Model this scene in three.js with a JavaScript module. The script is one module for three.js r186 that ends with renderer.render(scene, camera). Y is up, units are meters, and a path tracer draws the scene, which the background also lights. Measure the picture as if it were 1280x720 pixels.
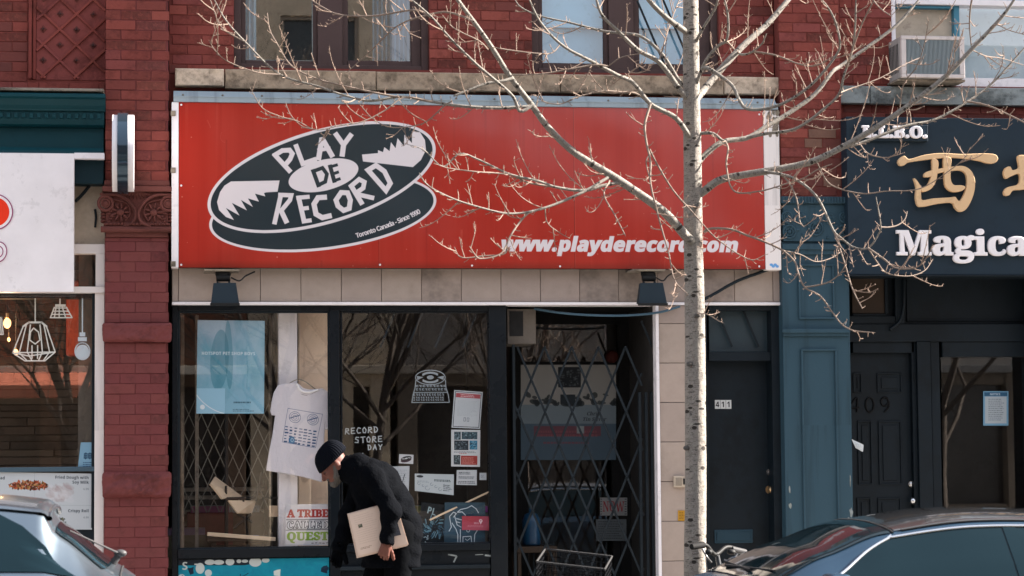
import * as THREE from 'three';
import { RoundedBoxGeometry } from 'three/addons/geometries/RoundedBoxGeometry.js';
import { mergeGeometries } from 'three/addons/utils/BufferGeometryUtils.js';
import { FontLoader } from 'three/addons/loaders/FontLoader.js';
import { TextGeometry } from 'three/addons/geometries/TextGeometry.js';
import { MarchingCubes } from 'three/addons/objects/MarchingCubes.js';

// ---------- camera, sky, sun, exposure ----------
const scene = new THREE.Scene();
const FPX = 3000;                                   // focal length in pixels of a 1280-wide picture
const camera = new THREE.PerspectiveCamera(2 * Math.atan(360 / FPX) * 180 / Math.PI, 1024 / 576, 0.5, 400);
camera.position.set(-2.729, 1.52, 18.2);
camera.rotation.order = 'YXZ';
camera.rotation.set(0.0679, -0.1489, -0.0085);
camera.updateMatrixWorld(true);
camera.focus = 17.6; camera.userData.fStop = 4;

const SUN = new THREE.Vector3(1, 0.6, -0.04).normalize();
{
  const w = 512, h = 256, d = new Float32Array(w * h * 4);
  for (let j = 0; j < h; j++) for (let i = 0; i < w; i++) {
    const el = ((j + 0.5) / h - 0.5) * Math.PI, az = ((i + 0.5) / w - 0.5) * 2 * Math.PI;
    const v = new THREE.Vector3(Math.cos(el) * Math.cos(az), Math.sin(el), Math.cos(el) * Math.sin(az));
    const t = Math.pow(Math.max(0, v.y), 0.5), glow = Math.pow(Math.max(0, v.dot(SUN)), 6) * 0.55;
    const k = 0.25 * (1 + glow);
    const c = [1.12 * (1 - t) + 0.62 * t, 1.07 * (1 - t) + 0.70 * t, 1.07 * (1 - t) + 0.86 * t];
    const g = v.y < 0 ? 0.35 : 1;
    const o = (j * w + i) * 4;
    d[o] = c[0] * k * g + glow * 0.1; d[o + 1] = c[1] * k * g + glow * 0.06; d[o + 2] = c[2] * k * g; d[o + 3] = 1;
  }
  const sky = new THREE.DataTexture(d, w, h, THREE.RGBAFormat, THREE.FloatType);
  sky.mapping = THREE.EquirectangularReflectionMapping; sky.magFilter = THREE.LinearFilter; sky.needsUpdate = true;
  scene.background = sky; scene.environment = sky;
}
const sun = new THREE.DirectionalLight(new THREE.Color().setRGB(1, 0.91, 0.82), 5);
sun.target.position.set(0, 2, 2); sun.position.copy(SUN).multiplyScalar(40).add(sun.target.position);
sun.castShadow = true; sun.shadow.mapSize.set(4096, 4096);
Object.assign(sun.shadow.camera, { left: -16, right: 16, top: 14, bottom: -14, near: 1, far: 90 });
scene.add(sun, sun.target);

const renderer = new THREE.WebGLRenderer({ antialias: true });
renderer.setSize(1024, 576);
renderer.toneMapping = THREE.LinearToneMapping;
renderer.toneMappingExposure = 6.2;
renderer.shadowMap.enabled = true;

// ---------- helpers ----------
let seed = 7;
const rnd = () => { seed = (seed * 1664525 + 1013904223) >>> 0; return seed / 4294967296; };
const rr = (a, b) => a + (b - a) * rnd();
const V = (x, y, z) => new THREE.Vector3(x, y, z);
const CQ = new THREE.Quaternion(); camera.getWorldQuaternion(CQ);
// where the sight line of a point of the 1280 x 720 picture meets the plane at depth z (used to take measurements)
function at(px, py, z) {
  const d = V(px - 640, 360 - py, -FPX).applyQuaternion(CQ), t = (z - camera.position.z) / d.z;
  return d.multiplyScalar(t).add(camera.position);
}
const X = (px, z = 0, py = 360) => at(px, py, z).x;
const Y = (py, z = 0, px = 640) => at(px, py, z).y;
function R(px0, py0, px1, py1, z = 0) {
  const mx = (px0 + px1) / 2, my = (py0 + py1) / 2;
  return { x0: X(px0, z, my), x1: X(px1, z, my), y0: Y(py1, z, mx), y1: Y(py0, z, mx) };
}
const names = {};
function numbered(n) { const k = names[n] = (names[n] ?? -1) + 1; return k ? n + '_' + String(k).padStart(3, '0') : n; }
const origin = new WeakMap();
function thing(name, label, category, [x, y, z] = [0, 0, 0], group) {
  const o = new THREE.Group(); o.name = numbered(name); o.position.set(x, y, z); scene.add(o);
  o.userData = { label, category }; if (group) o.userData.group = group;
  origin.set(o, V(x, y, z)); return o;
}
// geometry is given in world coordinates
function part(name, geo, mat, parent, label) {
  const o = origin.get(parent) ?? V(0, 0, 0);
  geo = geo.clone(); geo.translate(-o.x, -o.y, -o.z);
  const m = new THREE.Mesh(geo, mat); m.name = numbered(name); m.castShadow = m.receiveShadow = true;
  parent.add(m); origin.set(m, o); if (label) m.userData.label = label;
  return m;
}
function struct(name, geo, mat) { const m = part(name, geo, mat, scene); m.userData.kind = 'structure'; return m; }
function one(name, label, category, geo, mat, group) {
  const b = (geo.computeBoundingBox(), geo.boundingBox), c = V((b.min.x + b.max.x) / 2, b.min.y, (b.min.z + b.max.z) / 2);
  geo = geo.clone().translate(-c.x, -c.y, -c.z);
  const m = new THREE.Mesh(geo, mat); m.name = numbered(name); m.position.copy(c); m.castShadow = m.receiveShadow = true;
  m.userData = { label, category }; if (group) m.userData.group = group; scene.add(m); origin.set(m, c); return m;
}
function uvBox(g) {                                  // uv in metres, by the main direction of each face
  g = g.index ? g.toNonIndexed() : g;
  const p = g.attributes.position, n = g.attributes.normal, uv = new Float32Array(p.count * 2);
  for (let i = 0; i < p.count; i += 3) {
    let nx = 0, ny = 0, nz = 0;
    for (let k = 0; k < 3; k++) { nx += n.getX(i + k); ny += n.getY(i + k); nz += n.getZ(i + k); }
    nx = Math.abs(nx); ny = Math.abs(ny); nz = Math.abs(nz);
    for (let k = 0; k < 3; k++) {
      const x = p.getX(i + k), y = p.getY(i + k), z = p.getZ(i + k);
      const [a, b] = nz >= nx && nz >= ny ? [x, y] : nx >= ny ? [z + 0.37, y] : [x, z + 0.61];
      uv[(i + k) * 2] = a; uv[(i + k) * 2 + 1] = b;
    }
  }
  g.setAttribute('uv', new THREE.BufferAttribute(uv, 2)); return g;
}
function box(x0, x1, y0, y1, z0, z1, c = 0.004) {
  const w = x1 - x0, h = y1 - y0, d = z1 - z0, r = Math.min(c, Math.abs(w) * 0.3, Math.abs(h) * 0.3, Math.abs(d) * 0.3);
  const g = c ? new RoundedBoxGeometry(w, h, d, 1, r) : new THREE.BoxGeometry(w, h, d);
  return uvBox(g.translate((x0 + x1) / 2, (y0 + y1) / 2, (z0 + z1) / 2));
}
function boxR(px0, py0, px1, py1, z0, z1, c) { const r = R(px0, py0, px1, py1, z1); return box(r.x0, r.x1, r.y0, r.y1, z0, z1, c); }
function merge(list) {
  return mergeGeometries(list.map(g => { g = g.index ? g.toNonIndexed() : g.clone(); for (const k of Object.keys(g.attributes)) if (!['position', 'normal', 'uv'].includes(k)) g.deleteAttribute(k);
    if (!g.attributes.uv) g.setAttribute('uv', new THREE.BufferAttribute(new Float32Array(g.attributes.position.count * 2), 2)); return g; }));
}
function bar(a, b, w, d = w, roll = 0) {             // square bar from a to b
  const L = a.distanceTo(b), g = new RoundedBoxGeometry(w, L, d, 1, Math.min(w, d) * 0.2);
  g.rotateY(roll);
  g.applyQuaternion(new THREE.Quaternion().setFromUnitVectors(V(0, 1, 0), b.clone().sub(a).normalize()));
  return uvBox(g.translate((a.x + b.x) / 2, (a.y + b.y) / 2, (a.z + b.z) / 2));
}
function rod(a, b, r, r2 = r, n = 10) {
  const L = a.distanceTo(b), g = new THREE.CylinderGeometry(r2, r, L, n);
  g.applyQuaternion(new THREE.Quaternion().setFromUnitVectors(V(0, 1, 0), b.clone().sub(a).normalize()));
  return g.translate((a.x + b.x) / 2, (a.y + b.y) / 2, (a.z + b.z) / 2);
}
function tube(pts, r, n = 32, k = 8, closed = false) { return new THREE.TubeGeometry(new THREE.CatmullRomCurve3(pts, closed, 'centripetal'), n, r, k, closed); }
function ball(x, y, z, r, sx = 1, sy = 1, sz = 1, n = 14) { return new THREE.SphereGeometry(r, n, Math.round(n * 0.7)).scale(sx, sy, sz).translate(x, y, z); }
function ring(x, y, z, r, t, arc = Math.PI * 2, turn = 0) { return new THREE.TorusGeometry(r, t, 8, 28, arc).rotateZ(turn).translate(x, y, z); }
function extrude(pts, x0, x1, c = 0) {               // profile in (z, y), swept along x
  const s = new THREE.Shape(pts.map(p => new THREE.Vector2(p[0], p[1])));
  const g = new THREE.ExtrudeGeometry(s, { depth: x1 - x0, bevelEnabled: c > 0, bevelSize: c, bevelThickness: c, bevelSegments: 1 });
  g.applyMatrix4(new THREE.Matrix4().set(0, 0, 1, x0, 0, 1, 0, 0, 1, 0, 0, 0, 0, 0, 0, 1));
  const i = g.index; const gg = i ? g.toNonIndexed() : g;      // the axes swap turns faces inside out: put them right
  const p = gg.attributes.position.array;
  for (let k = 0; k < p.length; k += 9) for (let m = 0; m < 3; m++) { const t = p[k + 3 + m]; p[k + 3 + m] = p[k + 6 + m]; p[k + 6 + m] = t; }
  gg.computeVertexNormals(); return uvBox(gg);
}

// ---------- textures ----------
function valueNoise(n, period, sd) {                 // tileable value noise, n x n
  const g = new Float32Array(period * period); let s = sd * 7919 + 13;
  for (let i = 0; i < g.length; i++) { s = (s * 1664525 + 1013904223) >>> 0; g[i] = s / 4294967296; }
  const out = new Float32Array(n * n), f = t => t * t * (3 - 2 * t);
  for (let y = 0; y < n; y++) for (let x = 0; x < n; x++) {
    const u = x / n * period, v = y / n * period, i = Math.floor(u), j = Math.floor(v), a = f(u - i), b = f(v - j);
    const q = (p, r) => g[((r % period) * period) + (p % period)];
    out[y * n + x] = (q(i, j) * (1 - a) + q(i + 1, j) * a) * (1 - b) + (q(i, j + 1) * (1 - a) + q(i + 1, j + 1) * a) * b;
  }
  return out;
}
function fbm(n, p0, oct, sd, gain = 0.55) {
  const o = new Float32Array(n * n); let amp = 1, tot = 0;
  for (let k = 0; k < oct; k++) { const v = valueNoise(n, Math.min(n, p0 << k), sd + k); for (let i = 0; i < o.length; i++) o[i] += v[i] * amp; tot += amp; amp *= gain; }
  for (let i = 0; i < o.length; i++) o[i] /= tot; return o;
}
function dataTex(n, fn, m = 1, srgb = false, h = n) {
  const d = new Uint8Array(n * h * 4);
  for (let i = 0; i < n * h; i++) { const c = fn(i, i % n, Math.floor(i / n)); const a = Array.isArray(c) ? c : [c, c, c]; for (let k = 0; k < 3; k++) d[i * 4 + k] = Math.max(0, Math.min(255, a[k] * 255)); d[i * 4 + 3] = 255; }
  const t = new THREE.DataTexture(d, n, h); t.wrapS = t.wrapT = THREE.RepeatWrapping; t.magFilter = THREE.LinearFilter; t.repeat.set(1 / m, 1 / m);
  if (srgb) t.colorSpace = THREE.SRGBColorSpace; t.needsUpdate = true; return t;
}
const N1 = fbm(512, 4, 6, 1, 0.6), N2 = fbm(512, 8, 6, 21, 0.75), N3 = fbm(512, 3, 3, 41), N4 = fbm(512, 32, 4, 61, 0.8);
const cl = (x, a = 0, b = 1) => Math.max(a, Math.min(b, x));
const ss = (a, b, x) => { const t = cl((x - a) / (b - a)); return t * t * (3 - 2 * t); };
const T = {
  grain: dataTex(512, i => 0.25 * N1[i] + 0.75 * N2[i], 0.9),                                   // bump
  fine: dataTex(512, i => N4[i], 0.35),
  mottle: dataTex(512, i => { const a = 0.72 + 0.42 * (N1[i] - 0.5) + 0.5 * (N2[i] - 0.5) + 0.12; const s = ss(0.60, 0.72, N2[i]) * 0.25; return [cl(a - s), cl(a - s * 1.05), cl(a - s)]; }, 1.3),
  soot: dataTex(512, i => { const a = 0.95 - 0.55 * ss(0.46, 0.74, N3[i] * 0.6 + N2[i] * 0.4) - 0.16 * (N4[i] - 0.5); return [a, a * 0.985, a * 0.97]; }, 2.1),
  stone: dataTex(512, (i) => { const a = 0.95 - 0.62 * ss(0.44, 0.7, N1[i] * 0.55 + N2[i] * 0.45) + 0.35 * (N4[i] - 0.5); const w = ss(0.45, 0.65, N3[i]); return [a, a * (0.95 - 0.02 * w), a * (0.9 - 0.08 * w)]; }, 0.85),
  weather: dataTex(512, i => { const a = 0.98 + 0.7 * (N2[i] - 0.5) + 0.5 * (N4[i] - 0.5) - 0.3 * ss(0.5, 0.68, N1[i]) + 0.22 * ss(0.6, 0.75, N4[i]); const g = ss(0.5, 0.7, N3[i] * 0.5 + N1[i] * 0.5) * 0.3; return [cl(a - 0.5 * g), cl(a), cl(a * (1 - 0.02))]; }, 1.15),
  streak: dataTex(512, (i, x, y) => { const v = N1[(x + (Math.floor(y / 40) * 7)) % 512 + 512 * 40], s = N2[(x * 3) % 512 + 512 * ((y >> 3) % 512)]; return 0.9 + 0.1 * v - 0.22 * ss(0.55, 0.8, s) - 0.1 * (N1[i] - 0.4); }, 1.7),
  paint: dataTex(512, i => { const a = 0.94 + 0.22 * (N1[i] - 0.5) - 0.12 * ss(0.62, 0.75, N2[i]); return a; }, 1.1),
  asphalt: dataTex(512, i => 0.75 + 0.5 * (N4[i] - 0.5) + 0.3 * (N1[i] - 0.5), 1.6),
  rough: dataTex(512, i => 0.55 + 0.7 * (N1[i] - 0.45) + 0.3 * (N2[i] - 0.5), 1.9),
};
function retex(t, m) { const c = t.clone(); c.repeat.set(1 / m, 1 / m); c.needsUpdate = true; return c; }
function canvasTex(w, h, draw) {
  const c = document.createElement('canvas'); c.width = w; c.height = h; const g = c.getContext('2d'); draw(g, w, h);
  const t = new THREE.CanvasTexture(c); t.colorSpace = THREE.SRGBColorSpace; t.anisotropy = 8; return t;
}
// ---------- materials ----------
const lin = v => { v /= 255; return v <= 0.04045 ? v / 12.92 : Math.pow((v + 0.055) / 1.055, 2.4); };
function mat(rgb, rough = 0.8, o = {}) {
  const m = new THREE.MeshPhysicalMaterial({ roughness: rough, specularIntensity: rough >= 0.4 && !o.clearcoat ? 0.4 : 1, ...o }); m.color.setRGB(...rgb); return m;
}
const P = (r, g, b, k = 0.78) => [lin(r), lin(g), lin(b)].map(v => Math.min(0.85, v / k));   // base colour from the colour seen in even shade
const M = {
  brick: [[113, 57, 51], [107, 53, 48], [119, 62, 55], [110, 57, 54], [102, 52, 47]].map(c => mat(P(...c, 0.76), 0.9, { map: T.weather, bumpMap: T.grain, bumpScale: 0.009 })),
  brickDark: [[98, 54, 50], [90, 52, 49]].map(c => mat(P(...c), 0.9, { map: T.soot, bumpMap: T.grain, bumpScale: 0.006 })),
  mortar: mat(P(108, 55, 50), 0.95, { map: T.mottle, bumpMap: T.grain, bumpScale: 0.004 }),
  painted: [[98, 50, 50], [96, 48, 49], [100, 52, 51], [97, 51, 51]].map(c => mat(P(...c, 0.8), 0.65, { map: retex(T.weather, 1.6), bumpMap: T.grain, bumpScale: 0.007 })),
  paintedMortar: mat(P(98, 50, 50), 0.8, { map: T.mottle, bumpMap: T.grain, bumpScale: 0.004 }),
  brownstone: mat(P(92, 54, 50), 0.9, { map: T.soot, bumpMap: T.grain, bumpScale: 0.006 }),
  stone: mat(P(150, 136, 120), 0.9, { map: T.stone, bumpMap: T.grain, bumpScale: 0.008 }),
  stoneLight: mat(P(186, 172, 156), 0.9, { map: T.stone, bumpMap: T.grain, bumpScale: 0.008 }),
  stoneDark: mat(P(128, 122, 114), 0.9, { map: T.stone, bumpMap: T.grain, bumpScale: 0.008 }),
  stoneBlue: mat(P(128, 138, 142), 0.9, { map: T.stone, bumpMap: T.grain, bumpScale: 0.006 }),
  tile: [[148, 136, 128], [145, 133, 126], [152, 139, 131], [142, 130, 124]].map(c => mat(P(...c, 0.8), 0.5, { map: retex(T.soot, 2.6), bumpMap: T.fine, bumpScale: 0.0008 })),
  grout: mat(P(96, 86, 82), 0.95, { map: T.mottle }),
  black: mat(P(17, 22, 27), 0.5, { map: T.paint, roughnessMap: T.rough, bumpMap: T.grain, bumpScale: 0.0015 }),
  blackDull: mat(P(16, 17, 19), 0.8, { map: T.mottle }),
  iron: mat(P(23, 31, 37), 0.6, { map: T.mottle }),
  ironLight: mat(P(112, 108, 100), 0.6),
  white: mat(P(226, 218, 221, 0.86), 0.45, { map: T.paint }),
  whiteDirty: mat(P(214, 208, 206, 0.84), 0.6, { map: T.streak }),
  flash: mat(P(138, 152, 160, 0.85), 0.4, { map: T.streak }),
  brown: mat(P(68, 54, 53), 0.6, { map: T.paint, bumpMap: T.grain, bumpScale: 0.002 }),
  teal: mat(P(8, 54, 62), 0.5, { map: T.paint, bumpMap: T.grain, bumpScale: 0.002 }),
  tealDark: mat(P(8, 34, 42), 0.55, { map: T.paint }),
  pier: mat(P(42, 65, 77), 0.55, { map: T.streak, bumpMap: T.grain, bumpScale: 0.002 }),
  navy: mat(P(25, 39, 50), 0.5, { map: T.paint }),
  navyDark: mat(P(14, 23, 30), 0.5, { map: retex(T.weather, 2.3), bumpMap: T.grain, bumpScale: 0.002 }),
  glass: mat([1, 1, 1], 0.0, { transmission: 1, thickness: 0, ior: 1.95 }),
  glassOld: mat([1, 1, 1], 0.0, { transmission: 1, thickness: 0, ior: 2.3 }),
  cream: mat(P(198, 176, 150), 0.7, { map: T.paint }),
  creamWall: mat(P(176, 164, 148), 0.8, { map: T.mottle }),
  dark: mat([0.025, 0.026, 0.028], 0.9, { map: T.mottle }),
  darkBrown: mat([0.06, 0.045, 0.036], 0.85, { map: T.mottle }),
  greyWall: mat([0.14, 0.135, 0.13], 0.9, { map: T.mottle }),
  woodDark: mat([0.05, 0.034, 0.024], 0.6, { map: T.mottle }),
  gold: mat(P(200, 168, 130, 0.84), 0.5, { map: T.paint }),
  goldSide: mat(P(150, 122, 90, 0.7), 0.6),
  brass: mat([0.5, 0.34, 0.18], 0.35, { metalness: 0.9 }),
  chrome: mat([0.6, 0.61, 0.63], 0.22, { metalness: 1 }),
  rubber: mat([0.02, 0.02, 0.021], 0.8),
  blackPlastic: mat([0.012, 0.013, 0.014], 0.55, { bumpMap: T.fine, bumpScale: 0.0005 }),
  paper: mat(P(206, 204, 206, 0.72), 0.8),
};
// ---------- ground ----------
const KERB = 4.75, FAR = 15.6, RD = -0.13;
struct('road', box(-60, 60, RD - 0.3, RD, KERB, FAR, 0), mat([0.062, 0.06, 0.058], 0.9, { map: T.asphalt, bumpMap: T.fine, bumpScale: 0.004 }));
const walkMat = mat([0.30, 0.285, 0.265], 0.9, { map: T.mottle, bumpMap: T.grain, bumpScale: 0.003 });
struct('ground', box(-150, 150, RD - 0.6, RD - 0.32, -150, 150, 0), mat([0.12, 0.11, 0.1], 0.95, { map: T.asphalt }));
{
  const g = [], k = [];
  for (let x = -15; x < 15; x += 1.5) {                        // concrete bays with joints between them
    for (const [a, b] of [[0.36, 1.75], [1.755, 3.15], [3.155, 4.55]]) g.push(box(x + 0.004, x + 1.496, -0.3, 0, a, b, 0.008));
    k.push(box(x + 0.003, x + 1.497, -0.3, 0.002, 4.555, KERB, 0.02));
  }
  struct('sidewalk', merge(g), walkMat); struct('kerb', merge(k), M.stoneDark);
  struct('sidewalk_bed', box(-15, 15, -0.32, -0.012, -0.4, KERB - 0.03, 0), M.grout);
  struct('opposite_sidewalk', box(-40, 40, -0.3, 0, FAR, 20.9, 0.02), walkMat);
}
struct('lane_line', merge([box(-60, 60, RD, RD + 0.004, 10.1, 10.2, 0), box(-60, 60, RD, RD + 0.004, 10.32, 10.42, 0)]), mat([0.5, 0.36, 0.06], 0.8, { map: T.mottle }));

// ---------- bricks ----------
const brickGeo = {};
function chamBlock(w, h, d, c, j, sd) {                       // a block with its front edges worn away, front at z = 0
  let s = sd * 9301 + 49297; const q = () => { s = (s * 9301 + 49297) % 233280; return (s / 233280 - 0.5) * 2; };
  const f = [], b = [];
  for (const [sx, sy] of [[-1, -1], [1, -1], [1, 1], [-1, 1]]) {
    f.push([sx * (w / 2 - c * (1 + 0.6 * q())), sy * (h / 2 - c * (1 + 0.6 * q())), j * q()]);
    b.push([sx * w / 2, sy * h / 2, -c * 1.2]);
  }
  const k = b.map(p => [p[0], p[1], -d]);
  const pos = [], quad = (a, b2, c2, d2) => pos.push(...a, ...b2, ...c2, ...a, ...c2, ...d2);
  quad(f[0], f[1], f[2], f[3]);
  for (let i = 0; i < 4; i++) { const n = (i + 1) % 4; quad(b[i], b[n], f[n], f[i]); quad(k[i], k[n], b[n], b[i]); }
  const g = new THREE.BufferGeometry(); g.setAttribute('position', new THREE.Float32BufferAttribute(pos, 3)); g.computeVertexNormals();
  uvBox(g); const uv = g.attributes.uv, ou = rr(0, 3), ov = rr(0, 3);
  for (let i = 0; i < uv.count; i++) uv.setXY(i, uv.getX(i) + ou, uv.getY(i) + ov);
  return g;
}
function block(w, h, d, c, j) { const sd = Math.floor(rnd() * 4), k = [Math.round(w * 250), Math.round(h * 250), d, c, j, sd].join(); return brickGeo[k] ??= chamBlock(w, h, d, c, j, sd); }
const COURSE = 0.0757;
function bricks(parent, x0, x1, y0, y1, z, mats, o = {}) {
  const { len = 0.225, joint = 0.006, cham = 0.003, jit = 0.0025, phase = 0, name = 'brick', skip, course = COURSE } = o;
  const org = origin.get(parent);
  for (let r = Math.floor(y0 / course); r * course < y1; r++) {
    const a = Math.max(y0, r * course) + joint / 2, b = Math.min(y1, (r + 1) * course) - joint / 2;
    if (b - a < 0.015) continue;
    for (let i = Math.floor(x0 / len) - 1; i * len < x1 + len; i++) {
      const s = i * len + (((r % 2) + 2) % 2) * len / 2 + phase;
      let p = Math.max(x0, s), q = Math.min(x1, s + len);
      if (p > x0) p += joint / 2; if (q < x1) q -= joint / 2;
      if (q - p < 0.03) continue;
      if (skip && skip((p + q) / 2, (a + b) / 2)) continue;
      const m = new THREE.Mesh(block(q - p, b - a, 0.03, cham, jit), mats[Math.floor(rnd() * mats.length)]);
      m.name = numbered(name); m.castShadow = m.receiveShadow = true;
      m.position.set((p + q) / 2 - org.x, (a + b) / 2 - org.y, z - org.z + rr(-0.002, 0.002)); parent.add(m);
    }
  }
}
// ---------- the record shop's building ----------
const TOP = 9.0, FLOOR2 = 3.1;
const xPL0 = X(131, 0.16), xPL1 = X(211, 0.16), xPR0 = X(978, 0.16, 300), xPR1 = X(1056, 0.16, 300);
const shop = thing('record_shop_building', 'red brick building with black shopfront between two piers, behind the bare tree', 'building', [(xPL0 + xPR1) / 2, 0, 0]);
const SILL0 = Y(118, 0, 900), SILL1 = Y(91, 0, 560);
const W1 = R(292, 0, 535, 88, -0.08), W2 = R(663, 0, 896, 93, -0.08), WT = 6.35, WB = (W1.y0 + W2.y0) / 2, ROWTOP = 5.17;
{
  // upper wall
  const wall = part('wall', merge([
    box(xPL1, W1.x0, FLOOR2, TOP, -0.3, -0.005, 0), box(W1.x1, W2.x0, FLOOR2, TOP, -0.3, -0.005, 0), box(W2.x1, xPR0, FLOOR2, TOP, -0.3, -0.005, 0),
    box(W1.x0, W1.x1, FLOOR2, WB, -0.3, -0.005, 0), box(W2.x0, W2.x1, FLOOR2, WB, -0.3, -0.005, 0), box(W1.x0, W1.x1, WT, TOP, -0.3, -0.005, 0), box(W2.x0, W2.x1, WT, TOP, -0.3, -0.005, 0),
  ]), M.mortar, shop);
  part('upper_brickwork', merge([box(xPL1, W1.x0 - 0.002, ROWTOP, TOP, -0.02, 0, 0), box(W1.x1 + 0.002, W2.x0 - 0.002, ROWTOP, TOP, -0.02, 0, 0), box(W2.x1 + 0.002, xPR0, ROWTOP, TOP, -0.02, 0, 0)]), M.brick[1], shop);
  const m = [...M.brick, ...M.brick, M.brickDark[0]];
  bricks(wall, xPL1 + 0.002, W1.x0 - 0.002, SILL1 - 0.05, ROWTOP, 0, m);
  bricks(wall, W1.x1 + 0.002, W2.x0 - 0.002, SILL1 - 0.05, ROWTOP, 0, m);
  bricks(wall, W2.x1 + 0.002, xPR0 - 0.002, SILL1 - 0.05, ROWTOP, 0, m);
  // shell
  const xa = xPL0 + 0.2, xb = xPR1 - 0.1;
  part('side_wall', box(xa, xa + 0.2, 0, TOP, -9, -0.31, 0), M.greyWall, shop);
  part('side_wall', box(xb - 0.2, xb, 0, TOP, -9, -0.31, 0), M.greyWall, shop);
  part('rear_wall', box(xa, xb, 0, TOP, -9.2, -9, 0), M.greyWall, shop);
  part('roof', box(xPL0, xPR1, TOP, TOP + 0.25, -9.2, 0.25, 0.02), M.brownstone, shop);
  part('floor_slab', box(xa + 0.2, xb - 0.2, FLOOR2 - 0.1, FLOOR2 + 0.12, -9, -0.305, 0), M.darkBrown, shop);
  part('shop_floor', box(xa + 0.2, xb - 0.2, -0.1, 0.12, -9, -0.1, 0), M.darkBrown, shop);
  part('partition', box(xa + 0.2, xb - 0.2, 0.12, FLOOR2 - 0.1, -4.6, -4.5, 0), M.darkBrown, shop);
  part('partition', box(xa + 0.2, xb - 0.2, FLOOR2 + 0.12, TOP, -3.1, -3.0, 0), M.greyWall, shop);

  // left pier: painted brick below, bricks above, a carved capital between
  const pl = part('pier', box(xPL0 + 0.006, xPL1 - 0.006, 0, TOP, -0.3, 0.1555, 0), M.paintedMortar, shop, 'painted red brick pier beside the restaurant');
  const yc0 = Y(296, 0.2, 172), yc1 = Y(238, 0.2, 172), yb0 = Y(622, 0.16, 170), yb1 = Y(590, 0.16, 170), yk0 = Y(428, 0.16, 170), yk1 = Y(404, 0.16, 170);
  bricks(pl, xPL0, xPL1, yc1, ROWTOP + 0.03, 0.16, M.brick, { phase: xPL0 % 0.225 });
  bricks(pl, xPL0, xPL1, 0.3, yc0, 0.16, M.painted, { phase: xPL0 % 0.225, joint: 0.0025, cham: 0.002, jit: 0.0016, skip: (x, y) => (y > yb0 && y < yb1) || (y > yk0 && y < yk1) });
  part('pier_base', box(xPL0 - 0.03, xPL1 + 0.03, 0, 0.3, -0.1, 0.2, 0.015), M.painted[1], shop);
  for (const [a, b, dx, dz] of [[yb0, yb1, 0.02, 0.05], [yk0, yk1, 0.022, 0.025]]) {      // rough stone blocks let into the pier
    const g = new THREE.BoxGeometry(xPL1 - xPL0 + dx * 2, b - a, 0.12, 40, 14, 4); const p = g.attributes.position;
    for (let i = 0; i < p.count; i++) {
      const x = p.getX(i), y = p.getY(i), z = p.getZ(i), k = N1[(Math.floor((x + 1) * 300) % 512) + 512 * (Math.floor((y + 1) * 500) % 512)] - 0.5;
      const k2 = N2[(Math.floor((x + 1.3) * 420) % 512) + 512 * (Math.floor((y + 1) * 610) % 512)] - 0.5, e = 1 - Math.pow(Math.abs(y) / ((b - a) / 2), 10); const ex = 1 - Math.pow(Math.abs(x) / ((xPL1 - xPL0) / 2 + dx), 8);
      if (z > 0) p.setZ(i, z - dz + dz * 1.3 * (0.25 + 0.75 * e * ex) * (0.55 + 1.5 * k + 1.3 * k2)); p.setX(i, x * (1 - 0.05 * (1 - e)) + (k + k2) * 0.022); if (Math.abs(y) > 0.001) p.setY(i, y + k2 * 0.02);
    }
    g.computeVertexNormals(); g.translate((xPL0 + xPL1) / 2, (a + b) / 2, 0.16); part('stone_block', uvBox(g), M.painted[0], pl);
  }
  // carved capital
  const cx = (xPL0 + xPL1) / 2, hw = (xPL1 - xPL0) / 2, H = yc1 - yc0;
  const cap = part('capital', box(xPL0 + 0.004, xPL1 - 0.004, yc0, yc1 + 0.004, -0.1, 0.185, 0.006), M.brownstone, shop, 'carved brown capital with two scrolls');
  part('abacus', merge([box(cx - hw - 0.02, cx + hw + 0.02, yc1 - 0.012, yc1 + 0.03, -0.1, 0.235, 0.008), box(cx - hw - 0.005, cx + hw + 0.005, yc1 + 0.033, yc1 + 0.075, -0.1, 0.21, 0.008)]), M.brownstone, cap);
  part('bead_moulding', merge([rod(V(cx - hw - 0.03, yc0 + 0.055, 0.2), V(cx + hw + 0.03, yc0 + 0.055, 0.2), 0.024), box(cx - hw - 0.01, cx + hw + 0.01, yc0 + 0.082, yc0 + 0.105, -0.1, 0.205, 0.006),
    ...Array.from({ length: 17 }, (_, i) => ball(cx - hw + (i + 0.5) * hw / 8.5, yc0 + 0.096, 0.205, 0.012, 1, 1, 1, 8))]), M.brownstone, cap);
  for (const s of [-1, 1]) {
    const c0 = cx + s * hw * 0.52, r = H * 0.36, cy = yc0 + H * 0.56;
    part('scroll', merge([tube([V(cx + s * hw * 1.15, yc1 - 0.03, 0.2), V(cx + s * hw * 0.55, yc1 - 0.04, 0.215), V(cx + s * hw * 0.2, yc1 - 0.1, 0.215), V(cx + s * hw * 0.05, cy - 0.02, 0.215), V(cx + s * hw * 0.14, cy - 0.085, 0.21), V(cx + s * hw * 0.42, cy - r * 0.95, 0.205)], 0.011, 40, 8),
      tube([V(cx + s * hw * 1.02, yc1 - 0.065, 0.195), V(cx + s * hw * 0.6, yc1 - 0.075, 0.2), V(cx + s * hw * 0.3, cy + 0.05, 0.2), V(cx + s * hw * 0.22, cy - 0.02, 0.2), V(cx + s * hw * 0.36, cy - 0.075, 0.2)], 0.006, 40, 6)]), M.brownstone, cap);
    const ros = [ball(c0, cy - 0.01, 0.19, 0.03, 1, 1, 0.8)];
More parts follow.
